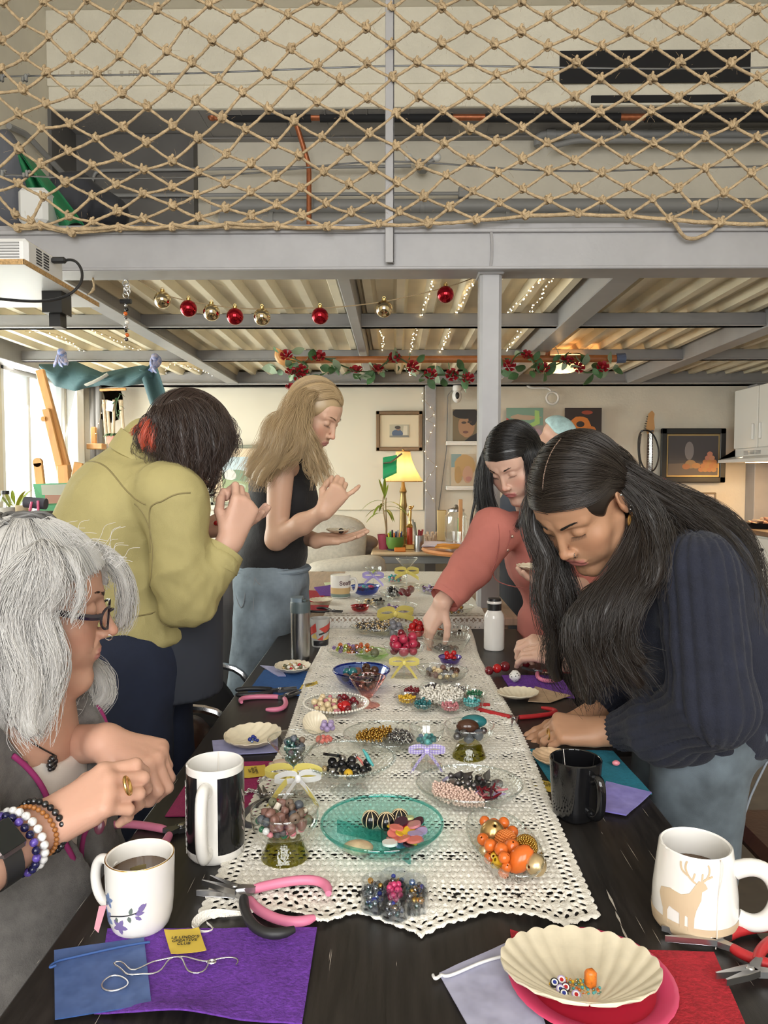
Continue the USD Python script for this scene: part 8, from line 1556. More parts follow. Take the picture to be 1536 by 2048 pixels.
for k in range(4):
 y0=3.65+k*.70;d_=part('drawer',box2((2.642,y0,.69),(2.66,y0+.67,.855),.004),'shelf_white',t,world=True)
 for o in(.28,.38):part('knob',ball((2.632,y0+o,.775),.012,1),'black_plastic',d_,world=True)
 part('door',box2((2.642,y0,.08),(2.66,y0+.67,.68),.004),'shelf_white',t,world=True)
q=P(1470,1052,5.9);t=thing('frying_pan','black frying pan of pale sliced food on the counter','pan',V(2.85,5.72,.906));part('pan',lathe([(0,0),(.13,0),(.16,.04),(.165,.042),(.135,.008),(0,.008)],40),'black_plastic',t);part('handle',tube([(-.15,-.06,.035),(-.30,-.14,.06)],.012,8),'black_plastic',t)
g_=np.random.default_rng(12);fl_={m:[]for m in range(3)}
for i in range(60):a,r_=g_.uniform(0,2*PI),math.sqrt(g_.uniform(0,1))*.12;fl_[i%3].append(xf(ball((0,0,0),1,1,(.030,.022,.009)),MT((2.85+r_*math.cos(a),5.72+r_*math.sin(a),.935+.05*(1-r_/.12)*g_.uniform(.3,1)),R=rotm(g_.normal(size=3),g_.uniform(0,1.2)))))
t=thing('food_slices','heap of pinkish sliced food in the black frying pan','food');tag(t,kind='stuff')
for m in range(3):part('slices',fl_[m],solid(((.52,.30,.20),(.58,.42,.28),(.40,.18,.12))[m],.5),t,world=True,smooth=50,kind='stuff')
t=thing('wooden_board','arched wooden board with a hole leaning at the counter end','board',V(3.0,5.42,.906));part('body',xf(extr(sg.Polygon([(-.16,0),(.16,0),(.15,.10),(.07,.15),(.04,.20),(-.04,.20),(-.07,.15),(-.15,.10)]).buffer(.01).difference(sg.Point(0,.165).buffer(.018)),.018),MT((0,0,.012),R=np.stack([V(0,1,0),V(.15,0,1),V(1,0,-.15)],1))),'pine',t)
solo('bowl',lathe([(0,0),(.05,0),(.085,.05),(.082,.05),(.045,.006),(0,.006)],32).apply_translation((2.80,5.30,.906)),pm('bowl_pink',(.60,.40,.30),.4),'small pinkish bowl on the counter in front of the wooden board','bowl',smooth=50)
# desk with lamp, plant, pens
t=thing('desk','small pale desk on grey metal legs in front of the back wall','desk',(.1,5.85,0));dx0,dx1=P(742,1105,5.55)[0],P(965,1105,5.55)[0];zd=.735
part('desktop',box2((dx0,5.5,zd-.03),(dx1,6.45,zd),.012),pm('desk_birch',(.58,.44,.28),.45),t,world=True)
for x in(dx0+.03,dx1-.03):
 for y in(5.55,6.4):part('leg',box2((x-.02,y-.02,0),(x+.02,y+.02,zd-.03),.004),'pipe_grey',t,world=True)
part('crossbar',box2((dx0+.03,5.54,zd-.09),(dx1-.03,5.56,zd-.03),.003),'pipe_grey',t,world=True)
for px,py,s_,lb in((778,1150,.16,'left'),(838,1155,.20,'right')):
 S=SDF();q=P(px,py,5.75);q[2]=.19;S.ell(q,(s_,.17,.21),k=.03);S.ell(q+V(.06,0,.12),(.10,.10,.10),k=.05);lo,hi=q-.32,q+.36;v,f_,n_=nets(S,lo,hi,.018,folds(.03,(12,12,12),int(px)));v[:,2]=np.maximum(v[:,2],.005)
 solo('rubbish_bag',(v,f_),pm('bag_black',(.008,.008,.009),.22),f'{lb} shiny black plastic bag stuffed under the pale desk','bag',smooth=60)
lp=P(806,1090,5.95);lp[2]=zd;t=thing('table_lamp','lit brass table lamp with a cream bell shade on the pale desk','lamp',lp)
zs0,zs1=P(806,963,5.95)[2]-zd,P(806,903,5.95)[2]-zd
part('base',lathe([(0,0),(.075,0),(.078,.02),(.05,.035),(.03,.06),(.042,.09),(.030,.12),(.026,.30),(.034,.33),(.028,.36),(.022,zs0-.10),(.03,zs0-.08),(.016,zs0-.04),(.012,zs0)],28),pm('lamp_brass',(.27,.19,.075),.35,.8),t)
sh=[(.155,zs0),(.120,zs0+.06),(.085,zs0+.13),(.055,zs1)]
nodes('lamp_shade',{'d':('diffuse_bsdf',{'color':(.80,.64,.38)}),'t':('translucent_bsdf',{'color':(.85,.62,.32)}),'m':('mix_closure',{'fac':.55})},[('d.BSDF','m.closure1'),('t.BSDF','m.closure2')],'m.closure')
a8=np.arange(8)/8*2*PI;part('shade',lathe(spline(np.array([(r,z,0)for r,z in sh]),10)[:,:2],48,rib=(8,.03)),'lamp_shade',t,smooth=40)
part('shade_trim',cat_([tube([(.155*math.cos(a),.155*math.sin(a),zs0)for a in np.linspace(0,2*PI,49)[:-1]],.004,6,closed=True),tube([(.056*math.cos(a),.056*math.sin(a),zs1)for a in np.linspace(0,2*PI,49)[:-1]],.004,6,closed=True)]),pm('trim_brown',(.42,.27,.12),.6),t);part('finial',ball((0,0,zs1+.012),.010,1),'brass',t)
ball_light('lamp_bulb',lp+V(0,0,zs0+.07),.028,(1,.62,.28),95)
q=lp+V(-.10,-.09,zs0+.09);t=thing('green_hanging','bright green and white fabric bird hanging over the lamp shade','ornament',q);part('wing',sheet(np.stack([np.stack([q*0+V(-.06+.11*u,-.02-.015*math.sin(w_*9),.10*(1-.3*u)*(1-w_)-.07*w_+.05*u)for w_ in np.linspace(0,1,14)])for u in np.linspace(0,1,10)]),.003),pm('green_fabric',(.02,.34,.13),.6),t,smooth=50);part('band',tube([(-.055,-.03,.055),(.0,-.035,.060),(.09,-.03,.13)],.008,8),'silver',t);part('tail',box((-.055,-.02,-.085),(.03,.01,.05),.004),'white_plastic',t)
q=lp+V(.05,-.22,0);t=thing('trophy','small trophy with a golden figure on a red column','trophy',q);part('base',box((0,0,.02),(.07,.06,.04),.004),'brass',t);part('column',lathe([(.022,.04),(.022,.17),(0,.17)],20),pm('trophy_red',(.42,.05,.02),.25),t);part('cup',lathe([(.024,.17),(.03,.18),(.012,.20),(.010,.22)],20),'gold_metal',t);part('figure',cat_([tube([(0,0,.22),(.004,0,.30)],.012,8),ball((.004,0,.325),.014,2),tube([(.004,0,.30),(.03,0,.34)],.006,6),tube([(.0,0,.29),(-.02,0,.26)],.006,6)]),'gold_metal',t,smooth=50)
q=P(769,1092,5.75);q[2]=zd;t=thing('potted_plant','spindly dracaena with yellow-green leaves in a raspberry pot','plant',q);part('pot',lathe([(0,0),(.042,0),(.056,.115),(.050,.115),(.045,.10),(0,.10)],28),pm('pot_raspberry',(.34,.05,.09),.4),t)
stm=[(.01,0,.1),(.004,0,.22),(-.012,0,.33),(-.004,0,.42)];part('stem',tube(spline(stm,14),.006,6),pm('stem_tan',(.36,.26,.14),.7),t);part('stem',tube(spline([(.014,.01,.1),(.016,.01,.2),(.010,.0,.30),(.012,.0,.40)],12),.006,6),'stem_tan',t)
def leaf(L,W,up,out,a,droop):u=np.linspace(0,1,9)[:,None];s=np.array([-1,0,1.])[None];w_=W*np.sin(np.clip(u,.02,1)*PI)**.8;x=out*u*L;z=up*u*L-droop*u**2*L;Z=np.stack([x*math.cos(a)-s*w_*math.sin(a),x*math.sin(a)+s*w_*math.cos(a),z+.15*np.abs(s)*w_],-1);return sheet(Z,.0012)
nodes('leaf_lime',{'d':('principled_bsdf',{'base_color':(.26,.33,.04),'roughness':.4}),'t':('translucent_bsdf',{'color':(.35,.42,.05)}),'m':('mix_closure',{'fac':.3})},[('d.BSDF','m.closure1'),('t.BSDF','m.closure2')],'m.closure')
for k in range(13):part('leaf',leaf(.17+.03*(k%3),.012,.9 if k<4 else .35,.3 if k<4 else .95,k*2.4,.2 if k<4 else .75).apply_translation((-.002,0,.42-.012*k)),'leaf_lime',t,smooth=50)
q=P(790,1095,5.65);q[2]=zd;t=thing('pen_pot','green ceramic pot on a dark saucer holding markers','pot',q);part('pot',lathe([(0,.012),(.050,.012),(.068,.05),(.070,.105),(.064,.105),(.06,.05),(0,.03)],32),pm('pot_green',(.10,.21,.035),.4),t);part('saucer',lathe([(0,0),(.058,0),(.062,.012),(.048,.014)],28),pm('saucer_dark',(.04,.035,.05),.4),t)
for k,col in enumerate(((.6,.55,.02),(.1,.45,.1),(.02,.02,.03),(.62,.16,.02),(.02,.04,.14),(.45,.44,.42),(.6,.2,.02),(.04,.08,.2))):tag(part('marker',tube([q+V(-.042+.012*k,.01*((k%3)-1),.06),q+V(-.050+.0145*k,.012*((k%3)-1),.135+.01*(k%3))],.0065,8),solid(col,.4)),('yellow','light green','black','orange','navy','grey','amber','dark blue')[k]+' marker standing in the green pen pot on the desk','marker','markers in the green pot')
q=P(800,1102,5.55);q[2]=zd;solo('orange_box',box(q+V(.0,.0,.016),(.085,.05,.030),.004),pm('orange_paint',(.66,.20,.02),.5),'small orange block at the front edge of the pale desk','box')
q=P(838,1103,5.6);q[2]=zd;t=thing('brush_jar','steel jar of brushes and red-handled tools on the desk','jar',q);part('jar',lathe([(0,0),(.035,0),(.036,.12),(.032,.12),(.031,.01)],28),'steel_brushed',t)
for k,(dx,L,col)in enumerate(((-.05,.24,(.28,.26,.22)),(-.035,.22,(.20,.24,.18)),(.0,.16,(.30,.02,.03)),(.015,.15,(.26,.015,.02)),(.028,.16,(.33,.03,.03)))):part('brush',tube([(dx*.3,0,.05),(dx,.01*k,L)],.008,7),solid(col,.5),t)
q=P(862,1085,5.8);q[2]=zd;solo('dried_flowers',cat_([tube([q+V(.0,0,.0),q+V(.05*math.cos(k*2.4),.04*math.sin(k*2.4),.09+.02*(k%3))],[.002,.011],6)for k in range(16)]),pm('dried_cream',(.60,.48,.36),.8),'bunch of dried cream flowers behind the brush jar','flowers',kind='stuff')
q=P(985,1108,5.3);rt=thing('round_table','round orange-wood table top behind the woman in pink','table',V(q[0],5.3,0));zr=P(900,1100,5.1)[2]
part('tabletop',lathe([(0,zr-.03),(.50,zr-.03),(.51,zr-.015),(.50,zr),(0,zr)],64),pm('orange_wood',(.48,.20,.075),.35,var=(7,.15)),rt);part('leg',lathe([(.05,0),(.05,zr-.03)],20),'pipe_grey',rt);part('foot',lathe([(0,0),(.26,0),(.25,.02),(.05,.05)],32),'pipe_grey',rt)
for k,(px0,px1,py,cl)in enumerate(((842,955,1092,'paper_lilac'),(868,940,1102,'paper_orange'))):
 pm(cl,((.58,.55,.66),(.64,.27,.03))[k],.7);a,c=T(px0,py,zr),T(px1,py,zr);U,W_=np.meshgrid(np.linspace(0,1,18),np.linspace(0,1,14),indexing='ij');Z=np.stack([a[0]+(c[0]-a[0])*U+.03*W_,a[1]-.12+.26*W_+.03*np.sin(U*9+k),zr+.010+.016*k+.014*meshkit.noise(np.stack([U*4,W_*4,0*U+k],-1),3)],-1);solo('paper_pile',sheet(Z,.008),cl,('crumpled lilac and white papers on the round wooden table','orange paper bag on the front of the round wooden table')[k],'paper',smooth=50)
q=P(912,1075,5.55);q[2]=zr;t=thing('drink_dispenser','clear glass dispenser with a green streak on the round table','jar',q);part('body',lathe([(0,.004),(.075,.004),(.085,.02),(.085,.21),(.06,.245)],32),'glass_plain',t);part('lid',lathe([(.062,.245),(.062,.262),(.02,.275),(.012,.295),(0,.298)],28),'steel_brushed',t);part('green_streak',tube([(.02,-.05,.03),(.02,-.05,.20)],.013,7),pm('leaf_green',(.03,.26,.06),.5),t)
solo('wooden_ruler',box(P(921,1045,5.42),(.028,.012,.34),.003),'pine','upright pale wooden stick in front of the glass dispenser','stick');q=P(885,1070,5.6);q[2]=zr;solo('gold_picture',box(q+V(0,.1,.13),(.07,.02,.24),.004),'frame_gold','narrow gold framed picture leaning behind the glass dispenser','picture')
q=P(908,1090,5.35);q[2]=zr+.02;solo('plastic_tub',lathe([(0,0),(.055,0),(.07,.085)],32).apply_translation(q),'plastic_clear','clear plastic tub in front of the glass dispenser','tub',smooth=50)
t=thing('black_strap_bag','black strap hanging beside the grey post','strap',P(950,1040,5.0));part('strap',tube(spline([P(952,990,5.0),P(944,1030,5.0),P(940,1070,5.0),P(944,1095,5.0)],16),.022,8,flat=.4),'black_foam',t,world=True)
t=thing('sofa','pale linen sofa against the back wall with a dark throw','sofa',(-.75,5.7,0));pm('linen',(.50,.46,.39),.9,bump=(220,.5,.002),var=(40,.12))
part('base',box2((-1.7,5.2,.08),(-.18,6.3,.40),.05),'linen',t,world=True);part('back',box2((-1.7,6.05,.30),(-.18,6.35,.80),.07),'linen',t,world=True)
def cushion(c,s,R=None):m=trimesh.creation.icosphere(4,1.0);v=m.vertices;v=np.sign(v)*np.abs(v)**.55;v[:,1]*=(1-.45*np.clip(np.abs(v[:,0]),0,1)**4)*(1-.45*np.clip(np.abs(v[:,2]),0,1)**4);v=v*np.array(s);m.vertices=(v if R is None else v@R.T)+c+.006*(meshkit.fbm(v*9+3,3,2)[:,None]-.5);return m
solo('cushion',cushion(P(655,1085,5.7),(.30,.10,.22),rotm((0,1,0),.10)),'linen','upright linen cushion on the sofa behind the blonde woman','cushion',smooth=True);solo('cushion',cushion(P(690,1142,5.35),(.30,.14,.10),rotm((0,1,0),-.12)),'linen','lower plump linen cushion lying on the sofa seat','cushion',smooth=True)
S=SDF();S.ell(P(640,1175,5.0),(.24,.2,.10),k=.05);S.ell(P(680,1185,4.9),(.18,.2,.08),k=.05);q=P(655,1180,5.0);v,f_,n_=nets(S,q-.45,q+.45,.014,folds(.03,(10,10,10),7));solo('dark_throw',(v,f_),'denim_black','crumpled black clothes on the front of the sofa','clothes',smooth=60)
solo('knitted_things',cat_([xf(ball((0,0,0),1,2,(.09,.09,.06)),MT(P(722+6*k,1085+10*(k%2),5.9),R=rotm((0,0,1),k)))for k in range(3)]),pm('taupe',(.20,.16,.13),.9),'small taupe bundle at the right end of the sofa','bundle',smooth=True)
# left corner: macrame, easels, sill things
q=P(226,778,6.5);t=thing('macrame_hanger','beige macrame plant hanger on the back wall','macrame',q);pm('macrame',(.50,.40,.28),.9,bump=(200,.8,.003));part('rod',tube([P(200,780,6.45),P(252,778,6.45)],.012,8),'pine',t,world=True)
Zm=np.stack([np.stack([P(206+36*u+4*math.sin(5*w_),782+62*w_*(1-.25*abs(u-.5)),6.46)for u in np.linspace(0,1,14)])for w_ in np.linspace(0,1,10)]);part('woven_panel',sheet(Zm.transpose(1,0,2),.01),'macrame',t,world=True,smooth=50)
for a,b_ in((207,214),(214,222),(228,226),(240,252),(243,248)):part('cord',tube(spline([P(a,800,6.45),P((a+b_)/2,850,6.44),P(b_,888,6.45)],12),.014,7),'macrame',t,world=True)
solo('paper_tag',box(P(220,812,6.42),(.06,.008,.09),.002,R=rotm((0,1,0),.2)),'white_plastic','small white printed tag hanging on the macrame','tag');q=P(229,872,6.38);t=thing('hanging_plant','small leafy plant in a clay pot held by the macrame','plant',q);part('pot',lathe([(0,-.09),(.05,-.09),(.068,.0),(.06,.0),(0,-.02)],24),pm('terracotta',(.30,.13,.09),.7),t);pm('leaf_dark',(.035,.085,.03),.5)
for k in range(22):part('leaf',leaf(.09+.02*(k%3),.018,.7,.8,k*2.4,.8),'leaf_dark',t,smooth=50)
solo('vine',cat_([tube(spline([P(240,790,6.42),P(232,815,6.42),P(238,838,6.42)],10),.004,5)]+[leaf(.05,.016,.1,1,k*2.1,.6).apply_translation(P(238-4*math.sin(k),788+8*k,6.41))for k in range(6)]),'leaf_dark','trailing green vine on the macrame','vine')
solo('wood_bracket',cat_([box(P(193,893,6.45),(.14,.10,.05),.006),box(P(188,872,6.5),(.05,.03,.16),.01)]),'pine','little wooden shelf bracket left of the macrame','bracket')
Ye=4.3;t=thing('easel','tall pine easel mast leaning in front of the window','easel',(P(110,900,Ye)[0],Ye,0))
def bar(p0,p1,w,d):a,b_=np.array(p0,float),np.array(p1,float);L=np.linalg.norm(b_-a);z=(b_-a)/L;x=np.cross((0,1,0),z);x/=np.linalg.norm(x);return box((a+b_)/2,(w,d,L),.004,R=np.stack([x,np.cross(z,x),z],1))
part('mast',bar(P(80,740,Ye),P(140,962,Ye),.048,.03),'pine',t,world=True);part('slider',bar(P(92,818,Ye-.03),P(132,985,Ye-.03),.045,.02),'pine',t,world=True);part('knob',tube([P(84,838,Ye-.04),P(92,838,Ye-.04)],.014,8),'pine',t,world=True);part('block',bar(P(128,930,Ye-.05),P(132,985,Ye-.05),.065,.05),'pine',t,world=True)
for a,b_ in((140,165),(140,118)):part('leg',bar(P(a,962,Ye),V(P(b_,962,Ye)[0],Ye+(.35 if a>b_ else-.05),0),.045,.03),'pine',t,world=True)
t=thing('easel','rounded wooden table-easel board behind the green canvas','easel',P(80,1000,3.9));part('post',bar(P(76,925,3.9),P(92,1060,3.9),.048,.02),'pine',t,world=True);part('post_cap',xf(trimesh.creation.cylinder(.024,.02,sections=24),MT(P(76,925,3.9),R=rotm((1,0,0),PI/2))),'pine',t,world=True);part('arm',bar(P(158,925,3.95),P(146,985,3.95),.05,.02),'pine',t,world=True);part('tray',box(P(115,1062,3.88),(.30,.08,.03),.004),'pine',t,world=True)
t=thing('canvas','green and teal painted canvas standing behind the olive jacket','painting',P(100,1010,3.8));a=[P(66,968,3.8),P(135,966,3.85),P(135,1060,3.85),P(85,1060,3.8)];part('panel',quad_prism(a,(0,.02,0)),pm('canvas_green',(.12,.42,.22),.6),t,world=True,smooth=False)
for cl,pts in(('paint_grey',[(82,970),(135,968),(135,990),(84,990)]),('paint_brown',[(90,990),(125,990),(122,1006),(90,1008)]),('paint_teal',[(92,1030),(135,1010),(135,1058),(100,1058)])):
 pm(cl,{'paint_grey':(.28,.29,.24),'paint_brown':(.25,.13,.09),'paint_teal':(.03,.16,.18)}[cl],.6);part('painted_area',quad_prism([P(x,y,3.79)for x,y in pts],(0,.004,0)),cl,t,world=True,smooth=False)
zt_=P(30,1062,3.4)[2];t=thing('side_table','low work table under the window crowded with jars and tools','table',(P(40,1062,3.4)[0],3.4,0));xa,xb=P(-60,1062,3.4)[0],P(125,1062,3.4)[0];part('tabletop',box2((xa,3.15,zt_-.03),(xb,3.95,zt_),.004),'pine',t,world=True)
for x in(xa+.04,xb-.04):
 for y in(3.2,3.9):part('leg',box2((x-.025,y-.025,0),(x+.025,y+.025,zt_-.03),.003),'pine',t,world=True)
q=P(12,1060,3.4);q[2]=zt_;t=thing('plastic_bottle','clear plastic bottle with a black cap on the window table','bottle',q);part('body',lathe([(0,.0),(.036,0),(.040,.01),(.040,.12),(.020,.16),(.016,.172)],28),'glass_plain',t);part('label_band',lathe([(.0405,.05),(.0405,.11)],28),pm('label_grey',(.42,.43,.40),.6),t);part('cap',lathe([(.018,.170),(.018,.187),(0,.187)],20),'black_plastic',t)
q=P(41,1058,3.5);q[2]=zt_;t=thing('stacked_cups','yellow and cream stacked cups on the window table','cups',q);part('lower_cup',lathe([(0,0),(.030,0),(.038,.055),(.030,.06)],28),pm('cup_amber',(.58,.40,.10),.4),t);part('upper_cup',lathe([(.028,.058),(.036,.085),(.040,.115),(.036,.115),(.02,.07)],28),pm('cup_cream2',(.66,.55,.36),.4),t)
q=P(75,1052,3.45);q[2]=zt_;t=thing('tool_box','black caddy with tubes and a phone clamp on the window table','caddy',q);part('box',box(q*0+V(0,0,.045),(.12,.10,.09),.006),'black_plastic',t);part('pouch',box(V(-.035,-.045,.045),(.04,.02,.075),.005),pm('pouch_grey',(.20,.21,.25),.6),t);part('clip',cat_([tube([(-.02,-.03,.09),(-.01,-.03,.135)],.006,6),tube([(.02,-.03,.09),(.02,-.03,.14)],.006,6)]),pm('clip_pink',(.6,.10,.22),.5),t)
solo('rolled_mat',tube([P(50,1004,3.45),P(92,1008,3.45)],.026,18),pm('mat_grey',(.055,.055,.075),.7),'dark grey rolled mat resting on the black caddy','roll',smooth=50)
solo('sill_plant',cat_([leaf(.22,.010,.9,.5,1.2+k*.9,.35).apply_translation(P(28,1030,3.6))for k in range(6)]),'leaf_lime','thin pale grassy plant at the window table','plant')
Yt=5.12;pm('teal_cloth',(.035,.085,.095),.75,bump=(60,.3,.004),var=(5,.2));t=thing('teal_banner','dark teal cloth slung along the joist and tied with blue bandanas','cloth',P(200,740,Yt));ctl=[(78,728,731),(110,728,770),(150,722,780),(180,735,772),(205,745,768),(240,738,772),(285,730,765),(305,735,768)]
xs_=np.array([c[0]for c in ctl],float);uu=np.linspace(78,305,60);tp=np.interp(uu,xs_,[c[1]for c in ctl]);bt_=np.interp(uu,xs_,[c[2]for c in ctl]);Zc=np.stack([np.stack([P(u,a+(b_-a)*w_,Yt-.07*math.sin(w_*PI)-.02*math.sin(u*.11+w_*4))for w_ in np.linspace(0,1,14)])for u,a,b_ in zip(uu,tp,bt_)]);part('sling',sheet(Zc,.008),'teal_cloth',t,world=True,smooth=60)
Zt_=np.stack([np.stack([P(278+34*u+22*w_,738+68*w_+6*math.sin(u*6)-10*u,Yt-.06-.02*math.sin(u*7))for w_ in np.linspace(0,1,14)])for u in np.linspace(0,1,14)]);part('hanging_end',sheet(Zt_,.008),'teal_cloth',t,world=True,smooth=60);part('lining',tube(spline([P(172,770,Yt-.09),P(195,760,Yt-.1),P(216,748,Yt-.09)],10),.022,8,flat=.4),pm('lining_white',(.55,.54,.5),.8),t,world=True)
pm('bandana_blue',(.05,.13,.36),.8,var=(50,.6),col2=(.42,.36,.42))
for px,py,lb in((125,705,'left'),(312,715,'right')):
 g_=np.random.default_rng(int(px));q=P(px,py,Yt-.1);solo('bandana',cat_([tube(spline([q+V(0,0,.02),q+V(g_.uniform(-.03,.03),-.02,-.03),q+V(g_.uniform(-.06,.06),-.03,-.08-.03*g_.uniform())],10),[.012]+[.018]*8+[.006],7,flat=.5)for _ in range(6)]+[ball(q+V(0,-.02,.0),.026,2)]),'bandana_blue',f'{lb} blue patterned bandana knotted round the joist','bandana',smooth=50)
# under and on the mezzanine: lights, baubles, garland, projector
pm('fairy_bulb',(1,.8,.45),.4,emit=(1,.72,.34,14));pm('cord_tan',(.30,.22,.12),.8)
zdk=dz-.006
def fairy(label,runs,plane=None,sp=.062,Y=None):
 pts=[]
 for r_ in runs:
  w_=[T(px,py,zdk)if Y is None else P(px,py,Y)for px,py in r_];path=spline(w_,60);L=np.r_[0,np.cumsum(np.linalg.norm(np.diff(path,axis=0),axis=1))];pts.append((path,L))
 t=thing('fairy_lights',label,'string lights',pts[0][0][0]);b_,wr=[],[]
 g_=np.random.default_rng(len(label))
 for path,L in pts:
  wr.append(tube(path[::3],.0014,4))
  for s in np.arange(.02,L[-1],sp):q=np.array([np.interp(s,L,path[:,k])for k in range(3)])+g_.normal(size=3)*.006-V(0,0,.008 if Y is None else 0);b_.append(ball(q,.0036,1))
 part('wire',wr,'cord_tan',t,world=True,kind='stuff');part('bulb',b_,'fairy_bulb',t,world=True,kind='stuff',smooth=True)
fairy('string of warm fairy lights zigzagging under the deck at the far left',[[(2,588),(60,606),(130,618)],[(50,662),(110,668),(170,700),(230,712),(290,702)],[(180,656),(230,678),(285,702)]])
fairy('string of warm fairy lights under the deck above the teal cloth',[[(330,742),(360,728),(400,740),(425,748)],[(345,728),(380,735),(418,744)]])
fairy('warm fairy lights running along the deck left of the grey post',[[(866,543),(858,585),(838,632)],[(832,655),(826,680),(818,706)],[(948,560),(925,600),(905,635)],[(902,655),(890,680),(878,706)]],sp=.05)
fairy('warm fairy lights running along the deck right of the grey post',[[(1088,545),(1050,590),(1006,632)],[(1112,545),(1085,585),(1058,628)],[(1040,660),(1020,690),(1002,706)]],sp=.05)
fairy('short drop of fairy lights over the middle of the rose garland',[[(761,658),(766,690),(760,706)],[(812,736),(820,745),(816,760)],[(866,768),(888,768),(908,764)]],sp=.05)
fairy('fairy lights trailing down the grey wall column',[[(849,781),(849,802),(870,829),(853,840),(870,849),(865,859),(858,879),(849,893),(859,920),(872,933),(851,962),(853,980),(865,997),(870,1013)]],Y=6.518,sp=.085)
fairy('fairy lights beside the macrame plant hanger',[[(206,802),(201,828),(198,848),(192,866),(196,884)]],Y=6.4,sp=.09)
Yo=3.06;so=[(250,546),(300,575),(325,588),(377,602),(423,610),(470,616),(524,618),(582,616),(640,616),(700,612),(768,603),(830,590),(891,575),(958,551)]
t=thing('bauble_string','thin twine strung under the beam carrying the christmas baubles','twine',P(250,546,Yo));part('twine',tube(spline([P(a,b_,Yo)for a,b_ in so],90),.0022,5),'cord_tan',t,world=True)
pm('bauble_gold',(.62,.50,.30),.10,1);pm('bauble_red',(.34,.010,.018),.10,.85)
for k,(px,py,col,wh)in enumerate(((325,600,'gold','leftmost'),(377,617,'red','leftmost'),(423,625,'gold','second'),(470,633,'red','second'),(524,634,'gold','third'),(640,632,'red','third'),(768,618,'gold','rightmost'),(891,589,'red','rightmost'))):
 q=P(px,py,Yo);t=thing('bauble',f'{wh} {"shiny gold" if col == "gold" else "glossy red"} christmas ball on the twine under the beam','bauble',q,group='christmas baubles');part('ball',ball((0,0,0),.0345,3),'bauble_'+col,t,smooth=True);part('cap',lathe([(.009,.033),(.009,.042),(0,.042)],14),'brass',t);part('hook',tube([(.005*math.cos(a),0,.046+.005*math.sin(a))for a in np.linspace(0,2*PI,13)[:-1]],.0010,5,closed=True),'brass',t)
q=P(251,560,3.0);t=thing('beaded_charm','beaded charm hanging from the beam beside the baubles','charm',q)
for k in range(4):part('ring',tube([V(.006*math.sin(k),0,-.012-.016*k)+.011*V(math.cos(a),.4*math.sin(a+k),math.sin(a)*1.2)for a in np.linspace(0,2*PI,17)[:-1]],.0022,6,closed=True),'silver',t)
part('crossbar',tube([(-.022,0,-.085),(.022,0,-.085)],.010,8),'black_plastic',t)
for k in range(9):part('bead',ball((.003*math.sin(k*2),0,-.10-.017*k),.0085 if k%3 else .0065,1),('silver','bead_jet','bead_orange','bead_pewter','bead_pearl')[k%5],t,smooth=True)
solo('rope_end',tube(spline([P(194,541,2.99),P(186,556,2.98),P(188,572,2.98),P(174,590,2.97)],20),[.004]*14+[.007,.006,.005,.004,.003,.002],7,lobes=3,twist=200),'rope','frayed end of jute rope hanging below the beam','rope',smooth=60)
Yr=4.85;t=thing('pole','long orange-brown wooden pole hung under the deck for the roses','pole',P(560,718,Yr));part('rod',tube([P(592,720,Yr),P(1236,717,Yr)],.0235,12),pm('pole_wood',(.42,.15,.05),.4,var=(12,.2)),t,world=True);part('end_hook',tube(spline([P(592,720,Yr),P(575,724,Yr),P(561,718,Yr),P(561,700,Yr)],14),.03,10),'pine',t,world=True);part('end_cap',tube([P(1232,717,Yr),P(1250,716,Yr)],.032,10),pm('cap_blue',(.10,.13,.22),.6),t,world=True)
part('hanger',tube([P(1095,715,Yr),P(1096,700,Yr)],.016,8),'copper',t,world=True)
pm('rose_red',(.34,.008,.018),.55,bump=(60,.3,.003));pm('leaf_rose',(.055,.13,.045),.6,var=(10,.5));pm('leaf_pale',(.26,.33,.22),.7);pm('stem_green',(.05,.10,.03),.6)
def rose(r):
 ms=[ball((0,0,0),r*.34,2,(1,1,1.2))]
 for ring,(n,rr,h,tl)in enumerate(((3,.36,.8,.15),(5,.62,.7,.45),(6,.85,.5,.8))):
  for k in range(n):
   a=k/n*2*PI+ring*.6;U,W_=np.meshgrid(np.linspace(-.75,.75,6),np.linspace(0,1,5),indexing='ij');rad=rr*r*(.55+.45*W_+tl*.25*W_**2);an=a+U*(1.5/n)*2;ms.append(sheet(np.stack([rad*np.cos(an),rad*np.sin(an),r*h*(W_-.45)*(1-.35*U**2)],-1),r*.03))
 return cat_(ms)
ros=rose(.042);t=thing('rose_garland','garland of red fabric roses and ivy wound along the pole','garland',P(800,735,Yr));g_=np.random.default_rng(31)
RP=[(573,711),(605,741),(583,744),(600,757),(583,775),(603,778),(617,766),(638,713),(712,740),(756,738),(789,715),(826,733),(861,749),(904,750),(936,757),(1019,731),(1053,710),(1087,736),(1135,722),(1158,735),(1205,734)]
part('stem',[tube(spline([P(a,b_,Yr-.05)+V(0,g_.uniform(-.02,.02),0)for a,b_ in c_],40),.005,6)for c_ in(RP[:7],RP[7:15],RP[15:])],'stem_green',t,world=True,kind='stuff')
for px,py in RP:
 M=np.eye(4);M[:3,:3]=rotm((1,0,0),1.2+g_.uniform(-.6,.6))@rotm((0,0,1),g_.uniform(0,6))*g_.uniform(.8,1.05);M[:3,3]=P(px,py,Yr-.06);part('rose',xf(ros,M),'rose_red',t,world=True,smooth=50)
lf_=leaf(.075,.022,.1,1,0,.25)
